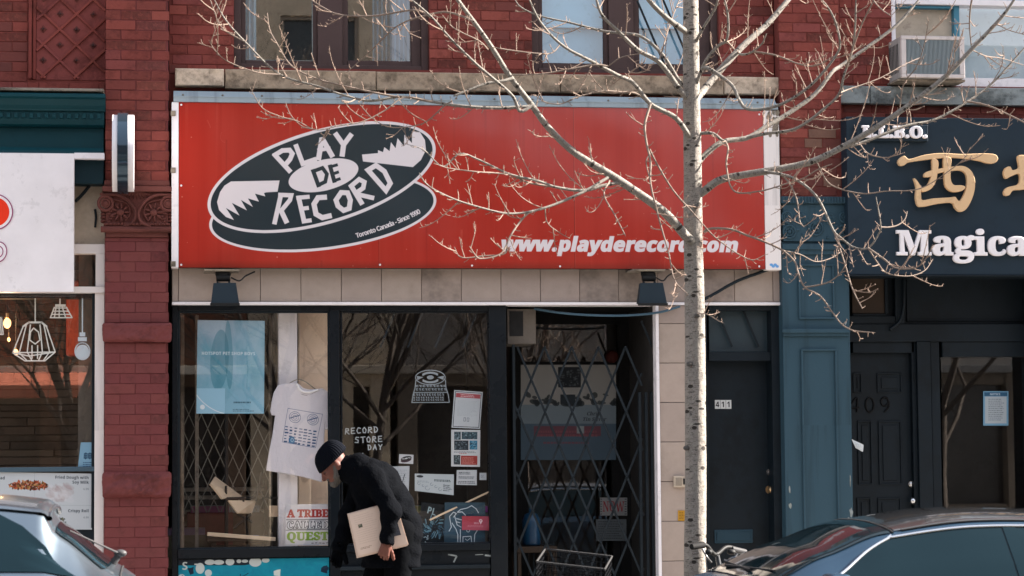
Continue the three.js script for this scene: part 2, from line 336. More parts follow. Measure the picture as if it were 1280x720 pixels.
    for (let k = 0; k < 9; k++) { const a = k / 9 * 6.283, l = new THREE.SphereGeometry(0.03, 8, 6).scale(1, 0.36, 0.6).translate(0.05, 0, 0).rotateZ(a).translate(c0, cy - 0.01, 0.19); ros.push(l); }
    part('rosette', merge(ros), M.brownstone, cap);
    const vol = [ball(cx + s * hw * 0.98, cy + 0.055, 0.19, 0.03, 1, 1, 0.8)];
    for (const [rad, tt] of [[0.052, 0.012], [0.03, 0.008]]) vol.push(ring(cx + s * hw * 0.98, cy + 0.055, 0.2, rad, tt));
    for (let k = 0; k < 7; k++) vol.push(ball(cx + s * hw * (0.78 + 0.05 * (k % 3)), cy + 0.02 - k * 0.02, 0.192, 0.014, 1.3, 0.8, 1, 8));
    for (let k = 0; k < 4; k++) vol.push(ball(cx + s * (hw + 0.012), yc0 + 0.12 + k * 0.026, 0.15, 0.022, 1, 0.8, 2.2, 8));
    part('volute', merge(vol), M.brownstone, cap);
  }
  part('leaf_carving', merge(Array.from({ length: 11 }, (_, i) => new THREE.ConeGeometry(0.016, 0.06, 6).rotateZ(Math.PI + (i - 5) * 0.22).translate(cx + (i - 5) * 0.022, yc1 - 0.045 - Math.abs(i - 5) * -0.002, 0.19))), M.brownstone, cap);

  // right pier: brick above, painted timber below
  const yr0 = Y(302, 0.2, 1018), yr1 = Y(246, 0.2, 1018);
  const pr = part('pier', box(xPR0 + 0.006, xPR1 - 0.006, 0, TOP, -0.3, 0.145, 0), M.mortar, shop, 'pier with red brick above and blue-grey panelled timber below');
  const xd0 = X(1013, 0.16, 200), yd = Y(150, 0.16, 1030);
  bricks(pr, xPR0, X(1050, 0.16, 100), yr1, ROWTOP + 0.03, 0.15, M.brick, { phase: xPR0 % 0.225, skip: (x, y) => x > xd0 - 0.04 && y < yd });
  bricks(pr, xd0 - 0.04, xPR1 - 0.02, yr1, yd, 0.15, [mat(P(104, 78, 68), 0.95, { map: T.soot, bumpMap: T.grain, bumpScale: 0.008 }), M.brickDark[0], M.brownstone, M.brickDark[1]], { phase: xPR0 % 0.225 });   // bricks with worn render on them
  const f0 = X(978, 0.19, 360), f1 = X(1062, 0.19, 360), bx = (a, b, c, d, z0, z1, e) => boxR(a, b, c, d, z0, z1, e);
  part('pilaster', box(f0, f1, 0, yr0, -0.1, 0.18, 0.006), M.pier, shop, 'blue-grey painted pilaster with worn edges');
  const pil = shop.children[shop.children.length - 1];
  const mould = (p0, q0, p1, q1, w = 0.016) => {                // a raised moulding round a sunk panel
    const r = R(p0, q0, p1, q1, 0.19), z = 0.19;
    return merge([box(r.x0, r.x1, r.y1 - w, r.y1, z - 0.02, z + 0.008, 0.005), box(r.x0, r.x1, r.y0, r.y0 + w, z - 0.02, z + 0.008, 0.005), box(r.x0, r.x0 + w, r.y0 + w, r.y1 - w, z - 0.02, z + 0.008, 0.005), box(r.x1 - w, r.x1, r.y0 + w, r.y1 - w, z - 0.02, z + 0.008, 0.005)]);
  };
  part('panel_moulding', mould(998, 330, 1043, 399), M.pier, pil);
  part('panel_moulding', mould(1004, 436, 1049, 800), M.pier, pil);
  part('pilaster_cornice', merge([bx(978, 411, 1063, 416, 0.15, 0.225, 0.004), bx(979, 415.5, 1062, 420, 0.15, 0.205, 0.003)]), M.pier, pil);
  part('pilaster_cornice', merge([bx(978, 305, 1062, 312, 0.15, 0.215, 0.004), bx(979, 311, 1061, 318, 0.15, 0.2, 0.003)]), M.pier, pil);
  const chips = [[987, 612, 2.5, 14], [988, 632, 5, 10], [1063, 600, 2, 18], [1064, 640, 5, 14], [1061, 650, 4, 8], [1057, 404, 4, 5], [1036, 382, 9, 1.6]];
  for (const [cx0, cy0, w0, h0] of chips) { const q = at(cx0, cy0, 0.182), s2 = new THREE.Shape(); for (let k = 0; k < 9; k++) { const a = k / 9 * 6.283, r = rr(0.55, 1.1); s2[k ? 'lineTo' : 'moveTo'](q.x + Math.cos(a) * w0 * 0.0031 * r, q.y + Math.sin(a) * h0 * 0.0031 * r); } part('paint_chip', new THREE.ShapeGeometry(s2).translate(0, 0, 0.1812 + rr(0, 0.0006)), M.stoneBlue, pil); }
  const cap2 = part('capital', box(f0 + 0.01, f1 - 0.01, yr0, yr1 - 0.055, -0.1, 0.2, 0.006), M.pier, shop, 'painted carved capital with round flowers');
  const c2 = (f0 + f1) / 2, h2 = (f1 - f0) / 2;
  part('fluting', merge([box(f0 - 0.005, f1 + 0.005, yr1 - 0.055, yr1, -0.1, 0.225, 0.004), ...Array.from({ length: 22 }, (_, i) => rod(V(f0 + (i + 0.5) * h2 / 11, yr1 - 0.05, 0.226), V(f0 + (i + 0.5) * h2 / 11, yr1 - 0.005, 0.226), 0.007, 0.007, 6))]), M.pier, cap2);
  for (const [dx, dy, r0] of [[-0.78, 0.075, 0.048], [0.02, 0.105, 0.052], [0.8, 0.075, 0.048], [-0.4, 0.175, 0.036], [0.45, 0.175, 0.036], [-0.85, 0.19, 0.04], [0.88, 0.19, 0.04]]) {
    const x = c2 + dx * h2, y = yr0 + dy, g = [ring(x, y, 0.205, r0, 0.009), ring(x, y, 0.208, r0 * 0.6, 0.006), ball(x, y, 0.205, r0 * 0.3)];
    for (let k = 0; k < 6; k++) g.push(rod(V(x, y, 0.208), V(x + Math.cos(k * 1.047) * r0, y + Math.sin(k * 1.047) * r0, 0.208), 0.005, 0.005, 5));
    part('rosette', merge(g), M.pier, cap2);
  }
  const leaf = []; for (let k = 0; k < 26; k++) leaf.push(ball(f0 + rr(0.05, 0.95) * 2 * h2, yr0 + rr(0.03, 0.22), 0.2, 0.016, rr(0.8, 1.8), rr(0.6, 1), 0.8, 8));
  part('leaf_carving', merge(leaf), M.pier, cap2);

  // stone band under the windows
  const st = [[219, 280, 85.5, 107, M.stoneLight], [281.5, 470, 87.5, 111.5, M.stone], [470.8, 700, 91, 114, M.stone], [700.8, 905, 94, 117, M.stone], [905.8, 975, 96, 118, M.stoneLight]];
  st.forEach(([a, b, t, u, m], i) => { const z = 0.11 - (i ? 0.012 : 0) + rr(-0.004, 0.004), r = R(a, t, b, u, z); part('sill_stone', uvBox(chamBlock(r.x1 - r.x0, r.y1 - r.y0, 0.3, 0.008, 0.003, i + 1).translate((r.x0 + r.x1) / 2, (r.y0 + r.y1) / 2, z)), m, shop); });
}
// upper windows
function sash(win, panes, label, byPane) {
  const w = part('window', merge([
    box(win.x0, win.x0 + 0.055, WB, WT, -0.2, -0.05), box(win.x1 - 0.055, win.x1, WB, WT, -0.2, -0.05), box(win.x0 + 0.055, win.x1 - 0.055, WB, WB + 0.035, -0.2, -0.04), box(win.x0 + 0.055, win.x1 - 0.055, WT - 0.06, WT, -0.2, -0.05)]), M.brown, shop, label);
  const mid = [panes[0][1], panes[1][0]];
  part('mullion', box(X(mid[0] + 6, -0.06, 50), X(mid[1] - 6, -0.06, 50), WB + 0.035, WT - 0.06, -0.2, -0.055), M.brown, w);
  panes.forEach(([a, b, yb], i) => {
    const x0 = X(a, -0.1, 40), x1 = X(b, -0.1, 40), y0 = Y(yb, -0.1, (a + b) / 2);
    const l = i ? X(mid[1] - 6, -0.06, 50) : win.x0 + 0.055, r = i ? win.x1 - 0.055 : X(mid[0] + 6, -0.06, 50);
    part('sash', merge([box(l, x0, WB + 0.035, WT - 0.06, -0.15, -0.09), box(x1, r, WB + 0.035, WT - 0.06, -0.15, -0.09), box(x0, x1, WB + 0.035, y0, -0.15, -0.085), box(x0, x1, 5.42, 5.47, -0.15, -0.09)]), M.brown, w);
    part('glazing_bead', merge([box(x0, x0 + 0.006, y0, 5.42, -0.125, -0.1, 0), box(x1 - 0.006, x1, y0, 5.42, -0.125, -0.1, 0), box(x0 + 0.006, x1 - 0.006, y0, y0 + 0.006, -0.125, -0.1, 0)]), byPane[i] === 'dark' ? M.stoneBlue : M.brown, w);
    part('pane', new THREE.PlaneGeometry(x1 - x0, WT - 0.06 - y0).translate((x0 + x1) / 2, (y0 + WT - 0.06) / 2, -0.118), M.glassOld, w);
    if (byPane[i] === 'blind') part('blind', merge([box(x0 - 0.05, x1 + 0.05, y0 + 0.33, WT - 0.1, -0.24, -0.235, 0), box(x0 - 0.05, x1 + 0.05, y0 + 0.31, y0 + 0.332, -0.25, -0.228, 0.003), box(x0 - 0.05, x1 + 0.05, y0 - 0.03, y0 + 0.307, -0.3, -0.294, 0)]), mat(P(128, 178, 206, 0.9), 0.8, { map: T.paint }), w);  // blind coloured blue to imitate the sky mirrored in the panes
    if (byPane[i] === 'curtain') part('curtain', wavy(x0 + (x1 - x0) * 0.42, x1 + 0.02, y0 - 0.02, WT - 0.1, -0.26, 0.03, 9), mat(P(64, 112, 140, 0.85), 0.9), w);  // added sheet, its blue stands in for sky mirrored in this half of the pane
    if (byPane[i] === 'dark') part('curtain', wavy(x0 - 0.02, x0 + (x1 - x0) * 0.17, y0 - 0.02, WT - 0.1, -0.24, 0.02, 3), mat(P(112, 148, 170, 0.75), 0.9), w);
  });
}
function wavy(x0, x1, y0, y1, z, amp, n) {
  const g = new THREE.PlaneGeometry(x1 - x0, y1 - y0, n * 8, 1), p = g.attributes.position;
  for (let i = 0; i < p.count; i++) p.setZ(i, amp * Math.sin((p.getX(i) - x0) / (x1 - x0) * n * 6.283));
  g.computeVertexNormals(); return g.translate((x0 + x1) / 2, (y0 + y1) / 2, z);
}
sash(W1, [[307, 391, 76], [434, 514, 77]], 'brown double window at the left over the sign', ['dark', 'curtain']);
sash(W2, [[677, 755, 80], [798, 874, 81]], 'brown double window behind the tree', ['blind', 'blind']);

// ---------- shopfront ----------
const ZF = 0.05;                                       // face of the shopfront frame
const yHead = Y(379.5, 0.1, 520), GL = 0.0;
{
  // tile band and tile column
  const xa = X(215, 0.1, 360), xb = X(976.5, 0.1, 360), yt = Y(330, 0.1, 600), yb = yHead + 0.012;
  const band = part('tile_band', box(xa, xb, yb, FLOOR2 + 0.02, -0.25, 0.088, 0), M.grout, shop);
  const o = origin.get(band), tile = (x0, x1, y0, y1, parent) => { const m = new THREE.Mesh(block(x1 - x0 - 0.004, y1 - y0 - 0.004, 0.03, 0.002, 0.0006), M.tile[Math.floor(rnd() * 4)]); m.name = numbered('tile'); m.castShadow = m.receiveShadow = true; m.position.set((x0 + x1) / 2 - o.x, (y0 + y1) / 2, 0.1 + rr(-0.0008, 0.0008)); parent.add(m); };
  const x5 = X(576.7, 0.1, 360);
  for (let k = -8; k < 10; k++) { const a = Math.max(xa, x5 + k * 0.305), b = Math.min(xb, x5 + (k + 1) * 0.305); if (b - a > 0.02) tile(a, b, yb, yt + 0.03, band); }
  const c0 = X(825, 0.1, 540), c1 = X(881, 0.1, 540);
  const colm = part('tile_column', box(c0, c1, 0.1, yHead - 0.012, -0.2, 0.088, 0), M.grout, shop);
  let y = yHead - 0.012; const y1 = Y(404.5, 0.1, 840);
  const cuts = [y, y1]; while (cuts[cuts.length - 1] > 0.4) cuts.push(cuts[cuts.length - 1] - 0.3035); cuts.push(0.1);
  for (let i = 0; i + 1 < cuts.length; i++) { const cm = (c0 + c1) / 2 + 0.06; tile(c0, cm, cuts[i + 1], cuts[i], colm); tile(cm, c1, cuts[i + 1], cuts[i], colm); }
  part('white_trim', box(xa, xb, yHead - 0.011, yHead + 0.011, -0.1, 0.118, 0.003), M.white, shop);
  part('white_trim', box(X(821.2, 0.11, 540), c0 - 0.001, 0.12, yHead - 0.012, 0.0, 0.112, 0.003), M.white, shop);

  // black frame with two panes
  const fr = part('shopfront', merge([
    boxR(215, 381, 222, 800, -0.08, ZF), boxR(412.5, 388, 425, 800, -0.08, ZF + 0.02), boxR(613, 381, 634, 800, -0.08, ZF + 0.015),
    box(X(222, ZF, 384), X(613, ZF, 384), Y(388.5, ZF, 420), yHead - 0.012, -0.08, ZF),
    boxR(222, 685.5, 412.5, 697, -0.08, ZF + 0.03), boxR(425, 680.5, 613, 689, -0.08, ZF + 0.02)]), M.black, shop, 'black painted shopfront frame with two large panes');
  for (const [a, b, c, d] of [[222, 388.5, 412.5, 685.5], [425, 388.5, 613, 680.5]]) {
    const r = R(a, b, c, d, GL); part('pane', new THREE.PlaneGeometry(r.x1 - r.x0 + 0.02, r.y1 - r.y0 + 0.02).translate((r.x0 + r.x1) / 2, (r.y0 + r.y1) / 2, GL), M.glass, fr);
    const w = 0.018; part('glazing_bead', merge([box(r.x0, r.x0 + w, r.y0, r.y1, GL + 0.002, GL + 0.03), box(r.x1 - w, r.x1, r.y0, r.y1, GL + 0.002, GL + 0.03), box(r.x0 + w, r.x1 - w, r.y1 - w, r.y1, GL + 0.002, GL + 0.03), box(r.x0 + w, r.x1 - w, r.y0, r.y0 + 0.012, GL + 0.002, GL + 0.045)]), a < 300 ? M.iron : M.black, fr);
  }
  const r1 = R(222, 697, 412.5, 812, ZF), r2 = R(425, 689, 613, 812, ZF);
  part('stall_riser', box(r2.x0, r2.x1, 0.12, r2.y1, -0.08, ZF - 0.01), M.black, fr);
  part('ledge', boxR(425, 707, 613, 712, -0.02, ZF + 0.03, 0.004), M.iron, fr);
  const scr = []; const sp = (q, w) => { for (let i = 0; i + 1 < q.length; i++) scr.push(bar(at(q[i][0], q[i][1], ZF - 0.008), at(q[i + 1][0], q[i + 1][1], ZF - 0.008), w, 0.003)); };
  sp([[560, 693], [571, 695], [567, 703]], 0.012); sp([[594, 693.5], [604, 693]], 0.006); sp([[606, 694], [615, 695]], 0.014); sp([[426, 710], [470, 709.6]], 0.006); sp([[588, 687], [590, 687]], 0.01);
  for (const g of scr) part('paint_scratch', g, M.stoneBlue, fr);
  part('panel', box(r1.x0, r1.x1, 0.12, r1.y1, -0.08, ZF - 0.014), M.black, fr);
  part('plinth', box(X(215, ZF, 800), X(640, ZF, 800), 0, 0.12, -0.2, ZF + 0.03, 0.01), M.stoneDark, fr);
}
// mural on the stall riser
{
  const r = R(222, 697.5, 412.5, 812, ZF), w = r.x1 - r.x0, h = r.y1 - 0.13;
  const tex = canvasTex(1024, 600, (g, W, H) => {
    g.fillStyle = '#0a8199'; g.fillRect(0, 0, W, H);
    for (let k = 0; k < 500; k++) { g.fillStyle = `rgba(${rnd() < 0.5 ? '12,110,140' : '20,150,170'},0.16)`; g.beginPath(); g.ellipse(rnd() * W, rnd() * H, 10 + rnd() * 60, 4 + rnd() * 20, rnd() * 3, 0, 7); g.fill(); }
    g.strokeStyle = '#bcc4c2'; g.lineCap = 'round'; g.lineJoin = 'round';
    g.fillStyle = '#16212c'; g.beginPath(); g.moveTo(0, 0); g.lineTo(W * 0.6, 0); g.lineTo(W * 0.5, 40); g.lineTo(W * 0.44, 52); g.lineTo(0, 46); g.fill();
    g.fillStyle = '#bcc4c2'; g.font = 'bold 78px sans-serif';
    g.fillText('S', 28, 78); g.fillText('T', 110, 92); for (const [x, y, a, b] of [[215, 26, 34, 20], [275, 28, 36, 18], [350, 26, 30, 26], [410, 22, 16, 14], [450, 22, 22, 12], [520, 30, 42, 34], [590, 18, 26, 18], [150, 70, 30, 40], [205, 105, 24, 26], [26, 150, 30, 40]]) { g.beginPath(); g.ellipse(x, y, a, b, 0, 0, 7); g.fill(); }
    for (let k = 0; k < 46; k++) { const x = rnd() * W, y = 70 + rnd() * (H - 80), s = 6 + rnd() * 20; g.fillStyle = rnd() < 0.72 ? '#10243a' : '#c8cfc8'; g.beginPath(); for (let q = 0; q < 7; q++) { const a = q / 7 * 6.28, m = s * (0.5 + rnd() * 0.8); g.lineTo(x + Math.cos(a) * m, y + Math.sin(a) * m * 1.2); } g.fill(); }
    g.strokeStyle = '#123048'; for (let k = 0; k < 26; k++) { g.lineWidth = 3 + rnd() * 8; const x = rnd() * W, y = 80 + rnd() * (H - 90); g.beginPath(); g.moveTo(x, y); g.quadraticCurveTo(x + rr(-40, 60), y + rr(-30, 40), x + rr(-30, 70), y + rr(-10, 50)); g.stroke(); }
  });
  const m = box(r.x0 + 0.006, r.x1 - 0.006, 0.14, r.y1 - 0.006, ZF - 0.012, ZF - 0.002, 0);
  const uv = m.attributes.uv, p = m.attributes.position; for (let i = 0; i < uv.count; i++) uv.setXY(i, (p.getX(i) - r.x0) / w, (p.getY(i) - 0.13) / h);
  one('mural_panel', 'turquoise painted panel with white and dark shapes under the left shop window', 'mural', m, mat([0.9, 0.9, 0.9], 0.5, { map: tex }));
}
// ---------- recessed entrance, scissor gate, door 411 ----------
const ZB = -0.92, xE0 = X(634, ZF, 540), xE1 = X(821, 0.1, 540);
{
  const ent = part('entrance', merge([box(xE0 - 0.02, xE0 + 0.02, 0.1, FLOOR2 - 0.11, ZB, -0.08, 0.003), box(xE0 - 0.02, X(881, 0.1, 540), FLOOR2 - 0.3, FLOOR2 - 0.11, ZB - 0.1, -0.26, 0)]), M.blackDull, shop, 'dark recessed shop entrance');
  part('side_wall', box(xE1 - 0.005, X(823, 0.1, 540) + 0.03, 0.1, FLOOR2 - 0.3, ZB - 0.05, 0.0, 0.003), mat(P(50, 48, 47), 0.8, { map: T.mottle, bumpMap: T.grain, bumpScale: 0.004 }), ent);
  part('soffit', box(xE0 + 0.02, xE1 - 0.006, yHead - 0.01, yHead + 0.02, ZB, -0.1, 0), M.blackDull, ent);
  part('step', box(xE0 - 0.02, X(980, 0.1, 700), 0, 0.12, -1.0, 0.09, 0.012), M.stoneDark, ent);
  part('beige_box', boxR(634, 386, 670, 430, -0.6, -0.12, 0.006), mat(P(100, 94, 88), 0.8, { map: T.mottle }), ent);
  part('box_opening', boxR(637, 389, 654, 420, -0.2, -0.115, 0), M.dark, ent);
  // door wall at the back: frame with glass door and transom
  const q = (a, b, c, d, z0, z1) => boxR(a, b, c, d, z0, z1, 0.003);
  part('door_frame', merge([q(640, 386, 652, 820, ZB - 0.06, ZB), q(775, 386, 800, 820, ZB - 0.06, ZB), q(652, 386, 775, 405, ZB - 0.06, ZB), q(652, 452, 775, 462, ZB - 0.06, ZB)]), M.blackDull, ent);
  const d = part('door', merge([q(652, 462, 660, 820, ZB - 0.05, ZB - 0.012), q(766, 462, 775, 820, ZB - 0.05, ZB - 0.012), q(660, 462, 766, 470, ZB - 0.05, ZB - 0.012), q(660, 730, 766, 820, ZB - 0.05, ZB - 0.012)]), M.blackDull, ent);
  for (const [a, b, c, e] of [[660, 470, 766, 730], [652, 405, 775, 452]]) { const r = R(a, b, c, e, ZB - 0.03); part('pane', new THREE.PlaneGeometry(r.x1 - r.x0, r.y1 - r.y0).translate((r.x0 + r.x1) / 2, (r.y0 + r.y1) / 2, ZB - 0.03), M.glass, d); }
  part('inner_wall', box(xE0 - 0.02, xE1, 0.12, FLOOR2 - 0.3, ZB - 1.3, ZB - 1.2, 0), M.darkBrown, ent);
  // street door 411
  const zd = -0.1, dr = part('street_door', q(886, 451, 967, 800, zd - 0.05, zd), M.navyDark, shop, 'dark blue street door numbered 411');
  part('door_frame', merge([q(880, 381, 886, 800, -0.2, 0.06), q(967, 381, 978.5, 800, -0.2, 0.07), q(886, 381, 967, 388, -0.2, 0.06), q(886, 440, 967, 451, -0.2, 0.03)]), M.navyDark, dr);
  part('transom_panel', q(886, 388, 967, 440, -0.16, -0.06), mat(P(34, 50, 58), 0.35, { map: T.paint }), dr);
  const kx = X(962, zd, 612), ky = Y(612, zd, 962), dx2 = X(961, zd, 590), dy2 = Y(590, zd, 961);
  part('door_knob', merge([rod(V(kx, ky, zd), V(kx, ky, zd + 0.04), 0.014), ball(kx, ky, zd + 0.055, 0.028), rod(V(kx, ky, zd), V(kx, ky, zd + 0.008), 0.034)]), M.brass, dr);
  part('deadbolt', merge([rod(V(dx2, dy2, zd), V(dx2, dy2, zd + 0.02), 0.026), rod(V(dx2, dy2, zd), V(dx2, dy2, zd + 0.026), 0.012)]), M.chrome, dr);
  part('mail_slot', merge([q(893, 662, 941, 679, zd - 0.01, zd + 0.008), q(896, 665, 938, 676, zd, zd + 0.014)]), mat(P(40, 60, 72), 0.4, { metalness: 0.4 }), dr);
  ['4', '1', '1'].forEach((t, i) => {
    const tex = canvasTex(64, 96, (g) => { g.fillStyle = '#d9dcdc'; g.fillRect(0, 0, 64, 96); g.fillStyle = '#15181c'; g.font = 'bold 84px sans-serif'; g.textAlign = 'center'; g.fillText(t, 32, 78); });
    const r = R(893.5 + i * 7, 500, 900 + i * 7, 511, zd); const g = new THREE.BoxGeometry(r.x1 - r.x0, r.y1 - r.y0, 0.003).translate((r.x0 + r.x1) / 2, (r.y0 + r.y1) / 2, zd + 0.002); part('house_number', g, mat([0.8, 0.8, 0.8], 0.5, { map: tex }), dr);
  });
}
// scissor gate across the entrance
{
  const z = -0.03, g = thing('scissor_gate', 'dark folding scissor gate drawn across the recessed shop entrance', 'gate', [X(720, z, 560), 0.12, z]);
  const r = R(645, 434, 788, 800, z), sx = 0.2115, k = 17.3 / 41, y1 = r.y1, y0 = 0.14;
  const seg = (xa, dir) => {                           // one lattice bar from the top, kept between the posts
    let a = V(xa, y1, z + dir * 0.006), b = V(xa + dir * k * (y1 - y0), y0, z + dir * 0.006);
    const cut = (p, q, lim, s) => { if ((q.x - lim) * s > 0) { const t = (lim - p.x) / (q.x - p.x); q.lerpVectors(p.clone(), q.clone(), t); } };
    if (dir > 0) { if (a.x < r.x0) { if (b.x <= r.x0) return; const t = (r.x0 - a.x) / (b.x - a.x); a.lerpVectors(a.clone(), b, t); } cut(a, b, r.x1 + 0.1, 1); }
    else { if (a.x > r.x1 + 0.1) { if (b.x >= r.x1) return; const t = (r.x1 + 0.1 - a.x) / (b.x - a.x); a.lerpVectors(a.clone(), b, t); } cut(a, b, r.x0, -1); }
    if (a.distanceTo(b) > 0.06) part('lattice_bar', bar(a, b, 0.017, 0.006), M.iron, g);
  };
  for (let i = -5; i < 12; i++) { seg(r.x0 + 0.02 + i * sx, 1); seg(r.x0 + 0.02 + i * sx, -1); }
  for (const xx of [r.x0 - 0.012, X(800, z, 560), X(808, z, 560), X(815, z, 560)]) part('upright', box(xx - 0.011, xx + 0.011, 0.13, y1 + (xx < 0.2 ? 0.02 : -0.35), z - 0.02, z + 0.02, 0.003), M.iron, g);
  const rv = []; for (let i = 0; i < 5; i++) for (let j = 0; j < 9; j++) for (const h of [0, 1]) { const x = r.x0 + 0.02 + i * sx + h * sx / 2, y = y1 - (j + h / 2) * sx / k; if (y > y0 && x < r.x1) rv.push(ball(x, y, z + 0.012, 0.009, 1, 1, 0.6, 8)); }
  const rm = part('rivet', merge(rv), M.iron, g); rm.userData.kind = 'stuff';
}
// ---------- the restaurant's building on the left ----------
const LX0 = -10.5;
{
  const b = thing('restaurant_building', 'red brick building at the left edge with green cornice and white-framed window', 'building', [(LX0 + xPL0) / 2, 0, 0]);
  const yC1 = Y(112, 0.3, 60);
  const wall = part('wall', box(LX0, xPL0, FLOOR2 + 0.2, TOP + 0.6, -0.3, -0.005, 0), M.mortar, b);
  part('upper_brickwork', box(LX0, xPL0 - 0.001, ROWTOP, TOP + 0.6, -0.02, 0, 0), M.brick[3], b);
  const xm0 = X(35, 0, 50), xm1 = X(47, 0, 50), yp0 = Y(100, 0, 90);
  bricks(wall, X(-30, 0, 50), xm0, yC1, ROWTOP, 0, [...M.brick, M.brickDark[0], M.brickDark[1]], { phase: 0.05 });
  bricks(wall, xm0, xPL0 - 0.004, yC1, yp0, 0.0, [M.brick[1], M.brickDark[0]], { phase: 0.02 });
  part('panel_moulding', merge([box(xm0 + 0.004, xm0 + 0.03, yp0, ROWTOP, -0.02, 0.03, 0.008), box(xm0 + 0.034, xm1 - 0.01, yp0, ROWTOP, -0.02, 0.012, 0.006)]), M.brick[1], wall);
  const pan = part('relief_panel', box(xm1 - 0.008, xPL0 - 0.004, yp0, ROWTOP, -0.02, 0.002, 0), M.brick[3], b, 'terracotta panel of diamonds with small bosses');
  const px = 40 / 162.6, py = 38.3 / 162.6, cx = X(75, 0, 38), cy = Y(37, 0, 75), hw = 0.012;
  const xl = xm1 - 0.008, xr = xPL0 - 0.006;
  for (let s of [-1, 1]) for (let i = -4; i < 6; i++) {         // raised ribs, clipped to the panel
    const f = x => cy + s * (x - cx - i * px) * py / px; let xa = xl, xb = xr;
    const lim = (y) => cx + i * px + s * (y - cy) * px / py;
    const lo = Math.min(lim(yp0 + 0.01), lim(ROWTOP)), hi = Math.max(lim(yp0 + 0.01), lim(ROWTOP)); xa = Math.max(xa, lo); xb = Math.min(xb, hi);
    if (xb - xa > 0.03) part('rib', bar(V(xa, f(xa), 0.002 + (s > 0 ? 0.001 : 0)), V(xb, f(xb), 0.002 + (s > 0 ? 0.001 : 0)), 0.019, 0.03), M.brick[(i + 8) % 4], pan);
  }
  for (let i = -1; i < 3; i++) for (let j = -3; j < 3; j++) for (const h of [0, 1]) {
    const x = cx + (i + h * 0.5) * px + (h ? 0 : 0), y = cy + (j + (h ? 0 : 0.5)) * py + (h ? py * 0 : 0);
    const yy = h ? cy + j * py + 0 : y; const xx = h ? cx + (i + 0.5) * px : cx + i * px;
    if (xx < xl + 0.03 || xx > xr - 0.02 || yy < yp0 + 0.03 || yy > ROWTOP) continue;
    part('boss', merge([new THREE.ConeGeometry(0.034, 0.026, 4).rotateX(Math.PI / 2).translate(xx, yy, 0.012), rod(V(xx, yy, 0.012), V(xx, yy, 0.027), 0.009)]), M.brickDark[(i + j + 9) % 2], pan);
    part('boss_hole', new THREE.CylinderGeometry(0.006, 0.006, 0.002, 8).rotateX(Math.PI / 2).translate(xx, yy, 0.0275), M.rubber, pan);
  }
  // green cornice
  const X0 = X(-40, 0.3, 150), X1 = X(131.5, 0.32, 150), y = p => Y(p, 0.32, 70);
  part('cornice', merge([
    extrude([[0.0, y(113)], [0.34, y(117)], [0.36, y(119)], [0.36, y(122)], [0.33, y(124)], [0.30, y(131)], [0.27, y(135)], [0.26, y(137)], [0, y(137)]], X0, X1),
    extrude([[0, y(137.3)], [0.24, y(137.3)], [0.24, y(147)], [0.21, y(153)], [0.16, y(155)], [0, y(155)]], X0, X1 - 0.01),
    extrude([[0, y(155.3)], [0.12, y(155.3)], [0.12, y(181)], [0.2, y(182)], [0.22, y(186)], [0.22, y(192)], [0, y(192)]], X0, X1 - 0.015)]), M.teal, b, 'dark green painted wooden cornice');
  const dn = []; for (let q = X0; q < X1 - 0.02; q += 0.055) dn.push(box(q, q + 0.028, y(146), y(140), 0.235, 0.262, 0.003)); part('dentil_row', merge(dn), M.teal, b).userData.kind = 'stuff';
  part('cornice_top', merge([box(X0, X1 - 0.01, yC1 - 0.015, yC1 + 0.008, -0.005, 0.335, 0.01)]), M.stoneDark, b);
  // green box, cream transom, small side window
  part('green_box', boxR(90, 199, 130, 230, 0.02, 0.2, 0.012), M.tealDark, b);
  part('transom_wall', boxR(85, 226, 131, 310, -0.1, 0.03, 0), M.creamWall, b);
  part('pipe', tube([at(94, 252, 0.06), at(103, 243, 0.08), at(112, 232, 0.09)], 0.012, 12), M.iron, b);
  part('bracket', tube([at(119, 262, 0.05), at(120, 272, 0.08), at(119, 284, 0.05)], 0.009, 12), M.iron, b);
  const zf = 0.08, f = (a, c, d, e, z = zf) => boxR(a, c, d, e, -0.05, z, 0.004);
  const win = part('window', merge([f(118, 366.3, 130, 820), f(88, 305, 131, 317), f(119.5, 317, 131, 358), f(-60, 358, 131, 366, zf + 0.02), f(-60, 820, 130, 840)]), M.whiteDirty, b, 'white framed restaurant window');
  const r1 = R(88, 317, 119.5, 358, 0.04), r2 = R(-60, 366, 118, 590, 0.03), r3 = R(-60, 592, 118, 820, 0.03);
  for (const r of [r1, r2]) part('pane', new THREE.PlaneGeometry(r.x1 - r.x0, r.y1 - r.y0).translate((r.x0 + r.x1) / 2, (r.y0 + r.y1) / 2, r === r1 ? 0.04 : 0.03), M.glass, win);
  part('transom_bar', merge([f(-60, 584, 118, 590, 0.055)]), mat(P(60, 78, 90), 0.5), win);
  part('bulkhead', box(r3.x0, r3.x1, 0, r3.y1, -0.1, 0.025, 0), M.navyDark, win);
  part('glazing_bead', f(114.5, 366.5, 118, 660, 0.05), M.navyDark, win);
  part('head_beam', boxR(-60, 362, 118, 373, -0.1, 0.028, 0.003), M.blackDull, win);
  // room behind
  const xr2 = xPL0 - 0.05;
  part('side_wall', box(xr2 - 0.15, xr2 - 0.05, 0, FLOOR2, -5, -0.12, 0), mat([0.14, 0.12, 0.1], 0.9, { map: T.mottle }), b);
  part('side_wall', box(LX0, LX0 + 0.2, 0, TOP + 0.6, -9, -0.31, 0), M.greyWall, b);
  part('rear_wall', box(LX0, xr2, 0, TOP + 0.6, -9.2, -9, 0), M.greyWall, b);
  part('roof', box(LX0, xPL0 - 0.01, TOP + 0.6, TOP + 0.8, -9.2, 0.1, 0), M.brownstone, b);
